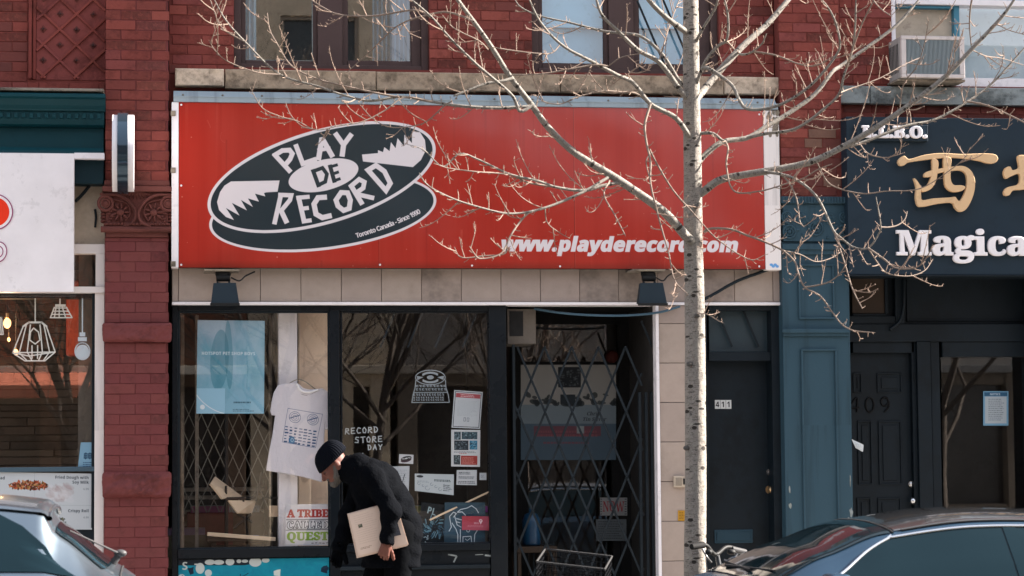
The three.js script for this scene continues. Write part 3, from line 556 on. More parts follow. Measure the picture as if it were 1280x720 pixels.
  part('ceiling', box(LX0 + 0.2, xr2 - 0.2, FLOOR2, FLOOR2 + 0.2, -9, -0.12, 0), M.darkBrown, b);
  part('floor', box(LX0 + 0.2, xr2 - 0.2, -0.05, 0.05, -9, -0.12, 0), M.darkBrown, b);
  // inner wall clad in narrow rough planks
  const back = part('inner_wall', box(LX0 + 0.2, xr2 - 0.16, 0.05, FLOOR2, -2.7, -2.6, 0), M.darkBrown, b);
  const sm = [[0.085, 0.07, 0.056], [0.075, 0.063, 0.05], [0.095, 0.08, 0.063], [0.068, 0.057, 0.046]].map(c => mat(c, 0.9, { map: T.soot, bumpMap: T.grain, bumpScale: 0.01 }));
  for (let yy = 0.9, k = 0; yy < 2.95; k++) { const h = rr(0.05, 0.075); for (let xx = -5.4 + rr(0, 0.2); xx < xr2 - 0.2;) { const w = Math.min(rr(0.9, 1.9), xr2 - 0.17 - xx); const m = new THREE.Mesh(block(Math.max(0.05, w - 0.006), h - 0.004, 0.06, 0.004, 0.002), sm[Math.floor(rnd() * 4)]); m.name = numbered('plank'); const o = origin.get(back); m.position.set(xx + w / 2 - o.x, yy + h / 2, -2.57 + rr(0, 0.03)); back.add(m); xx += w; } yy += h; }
}
// ---------- the building on the right ----------
const RX0 = xPR1, RX1 = 11;
{
  const b = thing('tavern_building', 'building at the right edge with dark navy shopfront under brick', 'building', [(RX0 + RX1) / 2, 0, 0]);
  const zs = 0.08, wx0 = X(1114, -0.02, 50), wy0 = Y(108, -0.02, 1190), wx1 = X(1350, -0.02, 50), wt = 6.3;
  const sill = R(1049, 109, 1360, 131, zs);
  const wall = part('wall', merge([box(RX0, wx0, FLOOR2, TOP, -0.3, -0.005, 0), box(wx1, RX1, FLOOR2, TOP, -0.3, -0.008, 0), box(wx0, wx1, FLOOR2, wy0, -0.3, -0.008, 0), box(wx0, wx1, wt, TOP, -0.3, -0.008, 0)]), M.mortar, b);
  part('upper_brickwork', merge([box(RX0, wx0 - 0.01, ROWTOP, TOP, -0.02, 0, 0), box(wx1, RX1, ROWTOP, TOP, -0.02, 0, 0)]), M.brick[0], b);
  bricks(wall, X(1050, 0, 50), wx0 - 0.004, sill.y1, ROWTOP, 0.0, M.brick, { phase: 0.04 });
  bricks(wall, X(1050, 0, 140), X(1330, 0, 140), Y(150, 0, 1160), sill.y0, 0.0, [M.brickDark[0], M.brick[4], M.brickDark[1]], { phase: 0.07 });
  const sx = X(1088, zs, 120);
  part('sill_stone', uvBox(chamBlock(sx - sill.x0 - 0.005, sill.y1 - sill.y0, 0.3, 0.006, 0.002, 3).translate((sx + sill.x0) / 2, (sill.y0 + sill.y1) / 2, zs)), M.stoneBlue, b);
  part('sill_stone', uvBox(chamBlock(sill.x1 - sx, sill.y1 - sill.y0, 0.3, 0.006, 0.002, 2).translate((sx + sill.x1) / 2, (sill.y0 + sill.y1) / 2, zs - 0.003)), M.stoneBlue, b);
  // white upper window
  const z = -0.02, f = (a, c, d, e, zz = z) => boxR(a, c, d, e, -0.18, zz, 0.004);
  const win = part('window', merge([box(wx0, X(1120, z, 50), wy0 - 0.02, wt, -0.18, z), f(1120, 0, 1350, 7), box(wx1 - 0.05, wx1, wy0 - 0.02, wt, -0.18, z), f(1192, 98, 1340, 109), f(1120, 98, 1192, 109, z - 0.03)]), M.white, b, 'white framed upper window with an air conditioner in it');
  part('sash', merge([f(1193, 7, 1200, 98, -0.06), f(1120, 7, 1192, 10, -0.05)]), mat(P(60, 110, 130), 0.5), win);
  const pr = R(1200, 7, 1342, 98, -0.08); part('pane', new THREE.PlaneGeometry(pr.x1 - pr.x0, pr.y1 - pr.y0).translate((pr.x0 + pr.x1) / 2, (pr.y0 + pr.y1) / 2, -0.08), M.glassOld, win);
  part('upper_pane', new THREE.PlaneGeometry(wx1 - wx0 - 0.1, 1.2).translate((wx0 + wx1) / 2, Y(0, z, 1200) + 0.62, -0.08), M.glassOld, win);
  part('blind', box(pr.x0 - 0.05, pr.x1, wy0, wt - 0.1, -0.28, -0.27, 0), mat(P(176, 192, 198, 0.75), 0.8, { map: T.paint }), win);
  part('filler_board', boxR(1120, 9, 1193, 98, -0.2, -0.12, 0), M.creamWall, win);
  // shell
  part('side_wall', box(RX0 + 0.05, RX0 + 0.2, 0, TOP, -9, -0.6, 0), M.greyWall, b);
  part('side_wall', box(RX1 - 0.2, RX1, 0, TOP, -9, -0.31, 0), M.mortar, b);
  part('rear_wall', box(RX0, RX1, 0, TOP, -9.2, -9, 0), M.greyWall, b);
  part('roof', box(RX0 + 0.001, RX1, TOP, TOP + 0.2, -9.2, 0.1, 0), M.brownstone, b);
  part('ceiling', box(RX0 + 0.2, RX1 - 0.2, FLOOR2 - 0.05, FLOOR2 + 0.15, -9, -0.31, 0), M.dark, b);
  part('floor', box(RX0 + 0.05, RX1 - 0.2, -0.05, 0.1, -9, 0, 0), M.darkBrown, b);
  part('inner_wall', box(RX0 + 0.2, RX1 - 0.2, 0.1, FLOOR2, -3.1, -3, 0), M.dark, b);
  // navy shopfront: header, side window, door, display window
  const zz = -0.25, q = (a, c, d, e, z1 = zz, dz = 0.1) => boxR(a, c, d, e, z1 - dz, z1, 0.004);
  part('header', merge([q(1060, 343, 1360, 405, zz - 0.05, 0.05), q(1060, 405, 1360, 427, zz + 0.03), q(1119, 343, 1130, 405, zz + 0.02), q(1060, 395, 1119, 405, zz + 0.02), q(1058, 300, 1065, 820, zz + 0.05, 0.35)]), M.navyDark, b);
  part('soffit', box(X(1062, 0, 350), RX1 - 0.2, Y(345, 0, 1200), Y(345, 0, 1200) + 0.05, -0.5, 0.2, 0), M.navyDark, b);
  const hp = (a, c, d, e) => { const r = R(a, c, d, e, zz - 0.04), w = 0.014; return [box(r.x0, r.x1, r.y1 - w, r.y1, zz - 0.06, zz - 0.035), box(r.x0, r.x1, r.y0, r.y0 + w, zz - 0.06, zz - 0.035), box(r.x0, r.x0 + w, r.y0 + w, r.y1 - w, zz - 0.06, zz - 0.035)]; };
  part('panel_moulding', merge(hp(1133, 347, 1350, 402)), M.navyDark, b);
  part('side_window', merge([q(1066, 346, 1108, 348, zz + 0.005), q(1066, 392, 1108, 395, zz + 0.005), q(1106, 348, 1110, 392, zz + 0.005)]), M.navyDark, b);
  part('boarding', q(1065, 348, 1106, 392, zz - 0.01, 0.03), M.woodDark, b);
  part('conduit', tube([at(1130, 345, zz + 0.04), at(1129, 385, zz + 0.05), at(1124, 402, zz + 0.06), at(1112, 412, zz + 0.07)], 0.014, 20), M.navyDark, b);
  const d = part('street_door', q(1066, 441, 1143, 830, zz - 0.06, 0.05), M.navyDark, b, 'dark panelled door numbered 409');
  const zd = zz - 0.06, mk = (a, c, e, f2) => { const r = R(a, c, e, f2, zd), w = 0.012; return [box(r.x0, r.x1, r.y1 - w, r.y1, zd - 0.01, zd + 0.012), box(r.x0, r.x1, r.y0, r.y0 + w, zd - 0.01, zd + 0.012), box(r.x0, r.x0 + w, r.y0 + w, r.y1 - w, zd - 0.01, zd + 0.012), box(r.x1 - w, r.x1, r.y0 + w, r.y1 - w, zd - 0.01, zd + 0.012), box(r.x0 + 0.035, r.x1 - 0.035, r.y0 + 0.035, r.y1 - 0.035, zd - 0.01, zd + 0.008)]; };
  for (const p of [[1066, 466, 1077, 491], [1096, 466, 1127, 491], [1072, 526, 1090, 606], [1098, 526, 1127, 606], [1072, 622, 1090, 760], [1098, 622, 1127, 760]]) part('door_panel', merge(mk(...p)), M.navyDark, d);
  part('door_frame', merge([q(1143, 427, 1150, 830, zz, 0.12), q(1066, 427, 1143, 441, zz, 0.12), q(1150, 427, 1167, 830, zz + 0.04, 0.2), q(1167, 427, 1178, 830, zz + 0.01, 0.12), q(1178, 427, 1360, 446, zz + 0.01, 0.12), q(1178, 652, 1360, 830, zz + 0.02, 0.12)]), M.navyDark, b);
  const kn = [at(1138, 605, zd), at(1138, 626, zd)];
  part('deadbolt', merge([rod(kn[0], kn[0].clone().add(V(0, 0, 0.025)), 0.024), ball(kn[0].x, kn[0].y, kn[0].z + 0.025, 0.018, 1, 1, 0.5)]), M.chrome, d);
  part('door_knob', merge([rod(kn[1], kn[1].clone().add(V(0, 0, 0.04)), 0.014), ball(kn[1].x, kn[1].y, kn[1].z + 0.055, 0.03)]), M.chrome, d);
  // raised house number, one character at a time
  ['4', '0', '9'].forEach((t, i) => {
    const c = at(1068 + i * 19, 506, zd), w = 0.075, h = 0.115, pts = { 4: [[0.75, 0], [0.75, 1], [0.05, 0.32], [1, 0.32]], 0: Array.from({ length: 13 }, (_, k) => [0.5 + 0.45 * Math.cos(k / 12 * 6.283), 0.5 + 0.5 * Math.sin(k / 12 * 6.283)]), 9: [[0.9, 0.7], [0.7, 0.98], [0.3, 0.98], [0.08, 0.72], [0.3, 0.45], [0.7, 0.48], [0.92, 0.72], [0.85, 0.3], [0.4, 0]] }[t];
    part('house_number', tube(pts.map(p => V(c.x + (p[0] - 0.5) * w, c.y + (p[1] - 0.5) * h, zd + 0.005)), 0.008, 40, 6), M.blackDull, d);
  });
  const rw = R(1178, 446, 1350, 652, zz - 0.04); part('pane', new THREE.PlaneGeometry(rw.x1 - rw.x0, rw.y1 - rw.y0).translate((rw.x0 + rw.x1) / 2, (rw.y0 + rw.y1) / 2, zz - 0.04), M.glass, b);
  part('lower_wall', box(X(1300, 0, 600), RX1 - 0.2, 0, FLOOR2, -0.35, -0.02, 0), M.navyDark, b);
}
// ---------- the far side of the street: what the windows mirror ----------
const ZO = 21;
function plainBuilding(name, label, x0, x1, h, m, trim, o = {}) {
  const b = thing(name, label, 'building', [(x0 + x1) / 2, 0, ZO]);
  const W = [], n = Math.max(1, Math.round((x1 - x0) / 2.2)), pw = (x1 - x0) / n;
  const wall = []; wall.push(box(x0, x1, h - 0.9, h, ZO, ZO + 6, 0), box(x0, x1, 2.95, 3.75, ZO, ZO + 0.3, 0));
  const floors = Math.floor((h - 1.0 - 3.7) / 2.9 + 0.3);
  for (let f = 0; f < Math.max(1, floors); f++) {
    const y0 = 3.75 + f * 2.9, y1 = Math.min(h - 0.9, y0 + 2.9), a = y0 + 0.35, c = Math.min(y1 - 0.3, y0 + 2.1);
    for (let i = 0; i < n; i++) { const l = x0 + i * pw, r = l + pw, e = 0.55; wall.push(box(l, l + e, y0, y1, ZO, ZO + 0.3, 0), box(r - e, r, y0, y1, ZO, ZO + 0.3, 0), box(l + e, r - e, y0, a, ZO, ZO + 0.3, 0), box(l + e, r - e, c, y1, ZO, ZO + 0.3, 0)); W.push([l + e, r - e, a, c]); }
  }
  part('wall', merge(wall), m, b);
  part('body', box(x0 + 0.02, x1 - 0.02, 0, h - 0.91, ZO + 0.31, ZO + 6, 0), M.dark, b);
  part('cornice', merge([box(x0 - 0.05, x1 + 0.05, h, h + 0.2, ZO - 0.25, ZO + 6, 0.02), box(x0, x1, 2.8, 2.94, ZO - 0.15, ZO + 0.3, 0.01)]), trim, b);
  for (const [l, r, a, c] of W) { const w = part('window', merge([box(l, l + 0.06, a, c, ZO + 0.06, ZO + 0.14), box(r - 0.06, r, a, c, ZO + 0.06, ZO + 0.14), box(l + 0.06, r - 0.06, c - 0.06, c, ZO + 0.06, ZO + 0.14), box(l + 0.06, r - 0.06, a, a + 0.07, ZO + 0.04, ZO + 0.14), box(l + 0.06, r - 0.06, (a + c) / 2, (a + c) / 2 + 0.05, ZO + 0.07, ZO + 0.13)]), trim, b); part('pane', box(l + 0.06, r - 0.06, a + 0.07, c - 0.06, ZO + 0.15, ZO + 0.16, 0), mat([0.06, 0.08, 0.09], 0.05), w); }
  if (o.front) o.front(b);
  return b;
}
const shopDark = mat([0.2, 0.17, 0.14], 0.6), cream2 = mat([0.78, 0.66, 0.5], 0.8, { map: T.mottle }), opBrick = mat([0.3, 0.14, 0.09], 0.9, { map: T.mottle });
const front = (x0, x1, m, piers, glassTo = 2.6) => b => {
  for (const x of piers) part('pier', box(x - 0.16, x + 0.16, 0, 2.8, ZO - 0.06, ZO + 0.3, 0.01), m, b);
  part('bulkhead', box(x0, x1, 0, 0.55, ZO, ZO + 0.3, 0.01), m, b);
  part('display_window', box(x0, x1, 0.55, glassTo, ZO + 0.2, ZO + 0.22, 0), mat([0.11, 0.105, 0.1], 0.12, { map: T.mottle }), b);
  part('fascia', box(x0, x1, glassTo, 2.8, ZO - 0.02, ZO + 0.3, 0.01), m, b);
};
plainBuilding('cream_building', 'tall cream building across the street', -1.2, 1.2, 10.5, cream2, mat([0.5, 0.44, 0.36], 0.8), { front: front(-1.2, 1.2, cream2, [-1.0, -0.35, 0.35, 0.95]) });
plainBuilding('brick_building', 'brick building across the street with a coral awning', -8.2, -1.22, 9.4, opBrick, mat([0.6, 0.55, 0.48], 0.8), { front: front(-8.2, -1.22, mat([0.16, 0.11, 0.08], 0.8), [-8, -6.2, -4.35, -2.4, -1.4]) });
plainBuilding('low_building', 'low building across the street', 1.22, 9.5, 5.6, mat([0.37, 0.345, 0.32], 0.9, { map: T.mottle }), mat([0.3, 0.27, 0.24], 0.8), { front: front(1.22, 9.5, shopDark, [1.4, 3.4, 5.4, 7.4, 9.3]) });
plainBuilding('grey_building', 'grey building further along the street', 9.55, 19, 8.2, mat([0.34, 0.32, 0.3], 0.9, { map: T.mottle }), mat([0.2, 0.2, 0.2], 0.8), { front: front(9.55, 19, shopDark, [9.8, 12, 14.5, 17, 18.8]) });
plainBuilding('yellow_building', 'buff building far along the street', -18, -8.25, 8.6, mat([0.5, 0.4, 0.27], 0.9, { map: T.mottle }), mat([0.4, 0.36, 0.3], 0.8), { front: front(-18, -8.25, shopDark, [-17.8, -15, -12, -9.5, -8.4]) });
{
  const t = thing('shop_awning', 'coral fabric awning across the street', 'awning', [-5.2, 2.5, ZO - 0.6]);
  part('canopy', extrude([[ZO - 0.02, 2.86], [ZO - 1.4, 2.6], [ZO - 1.4, 2.4], [ZO - 1.38, 2.4], [ZO - 1.38, 2.58], [ZO - 0.02, 2.82]], -7.6, -3.55), mat([0.75, 0.24, 0.15], 0.9, { map: T.streak }), t);
  part('arm', merge([rod(V(-7.5, 2.5, ZO), V(-7.5, 2.5, ZO - 1.36), 0.015), rod(V(-3.65, 2.5, ZO), V(-3.65, 2.5, ZO - 1.36), 0.015)]), M.iron, t);
}
// trees of the far pavement
const barkFar = mat([0.13, 0.11, 0.095], 0.9, { map: T.mottle });
function farTree(x, z, h, label, r0) {
  const t = thing('street_tree', label, 'tree', [x, 0, z]); const tr = [], br = [];
  const grow = (p, d, L, r, k) => {
    const e = p.clone().addScaledVector(d, L), m = p.clone().lerp(e, 0.5).add(V(rr(-0.06, 0.06) * L, 0, rr(-0.06, 0.06) * L));
    (k < 1 ? tr : br).push(rod(p, m, r, r * 0.86, k < 2 ? 10 : 5), rod(m, e, r * 0.86, r * 0.68, k < 2 ? 10 : 5), ball(e.x, e.y, e.z, r * 0.68, 1, 1, 1, 6));
    if (k > 6 || r < 0.0032) return;
    const n = k < 1 ? 5 : 2 + (rnd() < 0.5 ? 1 : 0);
    for (let i = 0; i < n; i++) { const a = rnd() * 6.283, s = rr(0.35, 0.8) * (k < 1 ? 0.9 : 1); grow(e, d.clone().add(V(Math.cos(a) * s, rr(-0.05, 0.25), Math.sin(a) * s)).normalize(), L * rr(0.62, 0.82), r * rr(0.5, 0.68), k + 1); }
    if (k === 0) for (let i = 0; i < 4; i++) { const a = i * 1.7 + rnd(); grow(p.clone().lerp(e, 0.72 + 0.07 * i), V(Math.cos(a) * 0.8, 0.75, Math.sin(a) * 0.8).normalize(), L * 0.62, r * 0.42, 2); }
    if (k > 0) grow(m, d.clone().add(V(rr(-1, 1), rr(0, 0.4), rr(-1, 1))).normalize(), L * 0.6, r * 0.4, k + 2);
  };
  grow(V(x, -0.05, z), V(0.02, 1, 0.03).normalize(), h * 0.26, r0, 0);
  part('trunk', merge(tr), barkFar, t); part('crown', merge(br), barkFar, t);
}
farTree(0.55, 16.6, 9, 'dark bare tree on the far pavement, mirrored in the right shop window', 0.085);
farTree(2.9, 16.7, 8.4, 'bare tree on the far pavement opposite the recessed entrance', 0.08);
farTree(-1.0, 16.9, 9, 'bare tree on the far pavement opposite the T-shirt window', 0.08);
farTree(-3.9, 16.5, 8, 'bare tree on the far pavement opposite the restaurant', 0.085);
farTree(9.2, 16.6, 8.5, 'bare tree on the far pavement opposite the tavern', 0.1);
// ---------- the big red shop sign ----------
const ZS = 0.22;
{
  const r = R(223.5, 127.5, 955, 335.5, ZS); r.y0 = Y(335.5, ZS, 590); r.y1 = Y(132.5, ZS, 590);
  const w = r.x1 - r.x0, h = r.y1 - r.y0, CW = 2048, CH = Math.round(2048 * h / w), k = CW / w;
  const tex = canvasTex(CW, CH, (g) => {
    const S = (px, py) => { const p = at(px, py, ZS); return [(p.x - r.x0) * k, (r.y1 - p.y) * k]; };
    const A = (x, y) => S(250 + x / 4, 140 + y / 4), B = (x, y) => S(390 + x / 4, 140 + y / 4), C4 = (x, y) => S(210 + x / 2.879, 100 + y / 2.879);
    const u = k / 162.6;                                  // canvas pixels per picture pixel
    g.fillStyle = '#b03025'; g.fillRect(0, 0, CW, CH);
    for (let i = 0; i < 160; i++) { g.fillStyle = rnd() < 0.5 ? 'rgba(255,150,110,0.018)' : 'rgba(90,0,0,0.022)'; g.fillRect(rnd() * CW, 0, 2 + rnd() * 60, CH); }
    for (let i = 0; i < 26; i++) { g.strokeStyle = `rgba(255,225,205,${0.05 + rnd() * 0.10})`; g.lineWidth = 0.8 + rnd() * 1.6; const x = rnd() * CW, y = rnd() * CH; g.beginPath(); g.moveTo(x, y); g.quadraticCurveTo(x + rr(-20, 20), y + 30, x + rr(-30, 30), y + rr(20, 110)); g.stroke(); }
    for (let i = 0; i < 60; i++) { g.fillStyle = 'rgba(235,215,205,0.35)'; g.beginPath(); g.arc(rnd() * CW, CH - Math.pow(rnd(), 2) * CH, 0.8 + rnd() * 2, 0, 7); g.fill(); }
    for (let i = 0; i < 46; i++) { const x = rnd() * CW, y0 = rnd() < 0.6 ? 0 : CH * rnd(), L = 40 + rnd() * 300, q = g.createLinearGradient(0, y0, 0, y0 + L); const c = rnd() < 0.6 ? '60,10,6' : '255,190,160'; q.addColorStop(0, `rgba(${c},${0.06 + rnd() * 0.1})`); q.addColorStop(1, `rgba(${c},0)`); g.fillStyle = q; g.fillRect(x, y0, 2 + rnd() * 9, L); }
    for (const sx of [0.333, 0.667]) { g.fillStyle = 'rgba(50,8,6,0.5)'; g.fillRect(CW * sx, 0, 2, CH); g.fillStyle = 'rgba(255,170,140,0.22)'; g.fillRect(CW * sx + 2, 0, 2, CH); }
    const gr = g.createLinearGradient(0, CH - 26, 0, CH); gr.addColorStop(0, 'rgba(70,30,20,0)'); gr.addColorStop(1, 'rgba(70,30,20,0.35)'); g.fillStyle = gr; g.fillRect(0, CH - 26, CW, 26);
    const white = '#e9e2e6', dark = '#26343c';
    const ell = (cx, cy, a, b, t, fill) => { const [x, y] = S(cx, cy); g.beginPath(); g.ellipse(x, y, a * u, b * u, -t * Math.PI / 180, 0, 7); g.fillStyle = fill; g.fill(); };
    const poly = (pts, fill) => { g.beginPath(); pts.forEach((p, i) => i ? g.lineTo(...p) : g.moveTo(...p)); g.closePath(); g.fillStyle = fill; g.fill(); };
    const stroke = (pts, wd, col = white, close) => { g.lineCap = 'square'; g.lineJoin = 'miter'; g.miterLimit = 2.5; g.strokeStyle = col; g.lineWidth = wd * u; g.beginPath(); pts.forEach((p, i) => i ? g.lineTo(...p) : g.moveTo(...p)); if (close) g.closePath(); g.stroke(); };
    ell(404.5, 265.5, 140, 46, 7.4, white); ell(404.5, 265.5, 136.5, 42.5, 7.4, dark);
    ell(403.1, 220.9, 145, 57.8, 16.9, white); ell(403.1, 220.9, 141, 53.8, 16.9, dark);
    // letters, drawn by hand as thick strokes
    const a = (q, wd = 4.6, c) => stroke(q.map(p => A(...p)), wd * 1.28, white, c), b = (q, wd = 4.6, c) => stroke(q.map(p => B(...p)), wd * 1.28, white, c);
    a([[376, 216], [446, 292]]); a([[376, 214], [412, 192], [448, 190], [462, 208], [450, 236], [428, 262]]);
    a([[482, 172], [514, 258], [572, 238]]);
    b([[34, 228], [50, 130], [98, 214]], 5); b([[36, 190], [84, 182]], 3.6);
    b([[122, 114], [158, 164], [192, 118]], 4.8); b([[158, 164], [152, 210]], 5);
    a([[404, 416], [374, 550]], 4.4); a([[402, 414], [456, 416], [450, 440], [412, 486]], 4.2); a([[406, 494], [430, 544]], 4.8);
    a([[494, 430], [520, 544]], 4.6); a([[492, 428], [538, 424]], 4); a([[506, 484], [534, 480]], 4); a([[520, 546], [548, 542]], 4);
    a([[622, 426], [590, 428], [570, 460], [580, 510], [612, 528], [646, 520]], 5);
    b([[120, 440], [146, 402], [178, 404], [192, 440], [186, 482], [158, 492], [130, 470]], 4.8, true);
    b([[198, 372], [246, 452]], 4.8); b([[198, 368], [236, 336], [262, 350], [256, 380], [224, 402]], 4.4); b([[230, 412], [300, 428]], 4.4);
    b([[280, 290], [320, 266], [362, 296], [392, 356], [370, 392]], 4.8, true);
    ell(404.5, 219, 43.8, 18.9, 14, white);
    const c = (q, wd, cl2) => stroke(q.map(p => C4(...p)), wd * 1.2, dark, cl2);
    c([[523, 328], [541, 378]], 4.2); c([[523, 328], [556, 316], [572, 338], [566, 366], [541, 378]], 3.8);
    c([[584, 312], [598, 362]], 4.2); c([[584, 312], [606, 306]], 3); c([[592, 338], [610, 332]], 3); c([[598, 362], [616, 356]], 3);
    poly([[155, 347], [398, 342], [388, 398], [330, 402], [320, 405], [327, 422], [275, 408], [295, 448], [240, 432], [265, 475], [205, 440], [235, 492], [160, 455], [198, 518], [130, 480], [170, 540], [130, 525], [95, 490], [85, 450], [100, 400], [122, 368]].map(p => A(...p)), white);
    poly([[250, 212], [330, 205], [330, 190], [355, 200], [362, 175], [388, 195], [395, 150], [418, 180], [428, 130], [460, 170], [462, 112], [500, 155], [500, 95], [540, 100], [565, 140], [570, 190], [545, 240], [505, 275], [255, 247]].map(p => B(...p)), white);
    // small line round the lower record, letter by letter along its bend
    const txt = 'Toronto Canada - Since 1990'; g.font = `bold ${8.2 * u}px sans-serif`; g.fillStyle = white;
    const total = g.measureText(txt).width; let run = 0;
    for (const ch of txt) { const cw = g.measureText(ch).width, t = (run + cw / 2) / total, s = 1 - t; const x = s * s * 446 + 2 * s * t * 490 + t * t * 526, y = s * s * 297.5 + 2 * s * t * 284.5 + t * t * 266.5, an = Math.atan2(s * (284.5 - 297.5) + t * (266.5 - 284.5), s * (490 - 446) + t * (526 - 490)); const [cx, cy] = S(x, y); g.save(); g.translate(cx, cy); g.rotate(an); g.scale(0.97, 1); g.fillText(ch, -cw / 2, 0); g.restore(); run += cw; }
    // web address, heavy and slanted
    const [ux, uy] = S(625, 313.5), [ue] = S(922, 314.5); g.save(); g.translate(ux, uy); g.font = `bold ${23.5 * u}px sans-serif`; const tw = g.measureText('www.playderecord.com').width; g.transform((ue - ux) / tw, 0, -0.22, 1, 0, 0); g.lineWidth = 1.7 * u; g.lineJoin = 'miter'; g.strokeStyle = white; g.fillStyle = white; g.strokeText('www.playderecord.com', 0, 0); g.fillText('www.playderecord.com', 0, 0); g.restore();
  });
  const t = thing('shop_sign', 'long red shop sign with tilted black record logo and web address', 'shop sign', [(r.x0 + r.x1) / 2, r.y0, ZS]);
  // the panel: gently buckled sheet
  const pg = new THREE.PlaneGeometry(w, h, 90, 24), pp = pg.attributes.position;
  for (let i = 0; i < pp.count; i++) { const x = pp.getX(i), y = pp.getY(i), e = Math.min(1, (w / 2 - Math.abs(x)) * 3) * Math.min(1, (h / 2 - Math.abs(y)) * 5); pp.setZ(i, e * (0.004 * Math.sin(x * 2.1 + 0.5) + 0.0025 * Math.sin(x * 5.3 + y * 2) + 0.002 * Math.sin(y * 6 + x * 3))); }
  pg.computeVertexNormals(); pg.translate((r.x0 + r.x1) / 2, (r.y0 + r.y1) / 2, ZS);
  part('panel', pg, mat([0.84, 0.84, 0.84], 0.13, { map: tex, ior: 1.6 }), t, 'red printed panel');
  part('cabinet', box(r.x0, r.x1, r.y0 + 0.004, r.y1, 0.03, ZS - 0.008, 0.004), M.blackDull, t);
  const fl = R(214.5, 131, 223.2, 336, ZS), frr = R(955.4, 138, 975, 337, ZS);
  part('side_frame', box(fl.x0, fl.x1, r.y0 - 0.002, r.y1, 0.05, ZS + 0.008, 0.004), M.white, t);
  const rf = part('side_frame', box(frr.x0, frr.x1, r.y0 - 0.006, r.y1 - 0.006, 0.05, ZS + 0.004, 0.004), M.whiteDirty, t, 'white end frame, peeling dark at its top');
  const peel = []; for (let i = 0; i < 26; i++) { const q = at(956.5 + rnd() * 16, 140 + Math.pow(rnd(), 1.6) * 32, ZS + 0.0045); peel.push(new THREE.CircleGeometry(0.006 + rnd() * 0.016, 7).scale(1, 1.5, 1).translate(q.x, q.y, ZS + 0.0046 + i * 0.0001)); }
  part('peeled_paint', merge(peel), M.stoneDark, rf);
  part('blue_smear', merge([0, 1, 2, 3].map(i => { const q = at(964 + i * 2.4, 331 + (i % 2) * 2, ZS); return new THREE.CircleGeometry(0.014, 8).scale(1, 0.8, 1).translate(q.x, q.y, ZS + 0.0046 + i * 0.0002); })), mat(P(90, 140, 190), 0.6), rf);
  for (const y of [142, 213, 330]) { const q = at(215.5, y, ZS); part('clip', box(q.x - 0.012, q.x + 0.024, q.y - 0.02, q.y + 0.02, ZS, ZS + 0.02, 0.003), M.stoneDark, t); }
  const f0 = X(217, 0.2, 118), f1 = X(971, 0.2, 128), fa = r.y1 + 0.002, fb = fa + 0.098;
  part('flashing', merge([extrude([[0.09, fb], [0.12, fb], [0.19, fa + 0.045], [0.235, fa + 0.04], [0.235, fa], [0.09, fa]], f0, f1)]), M.flash, t, 'pale blue metal flashing along the top');
  part('flashing_lip', box(f0, f1, fa + 0.034, fa + 0.044, 0.2, 0.24, 0.003), M.flash, t);
  part('rivet', merge(Array.from({ length: 16 }, (_, i) => ball(f0 + 0.07 + i * 0.295, fa + 0.06, 0.175, 0.009, 1, 1, 1, 8))), M.stoneDark, t).userData.kind = 'stuff';
  for (const [a, b] of [[226.5, 131], [226.5, 331], [590, 332], [226.5, 232], [949, 143], [949, 333], [700, 333], [475, 331]]) { const q = at(a, b, ZS); part('screw', ball(q.x, q.y, ZS + 0.002, 0.008, 1, 1, 0.5, 8), M.white, t); }
}
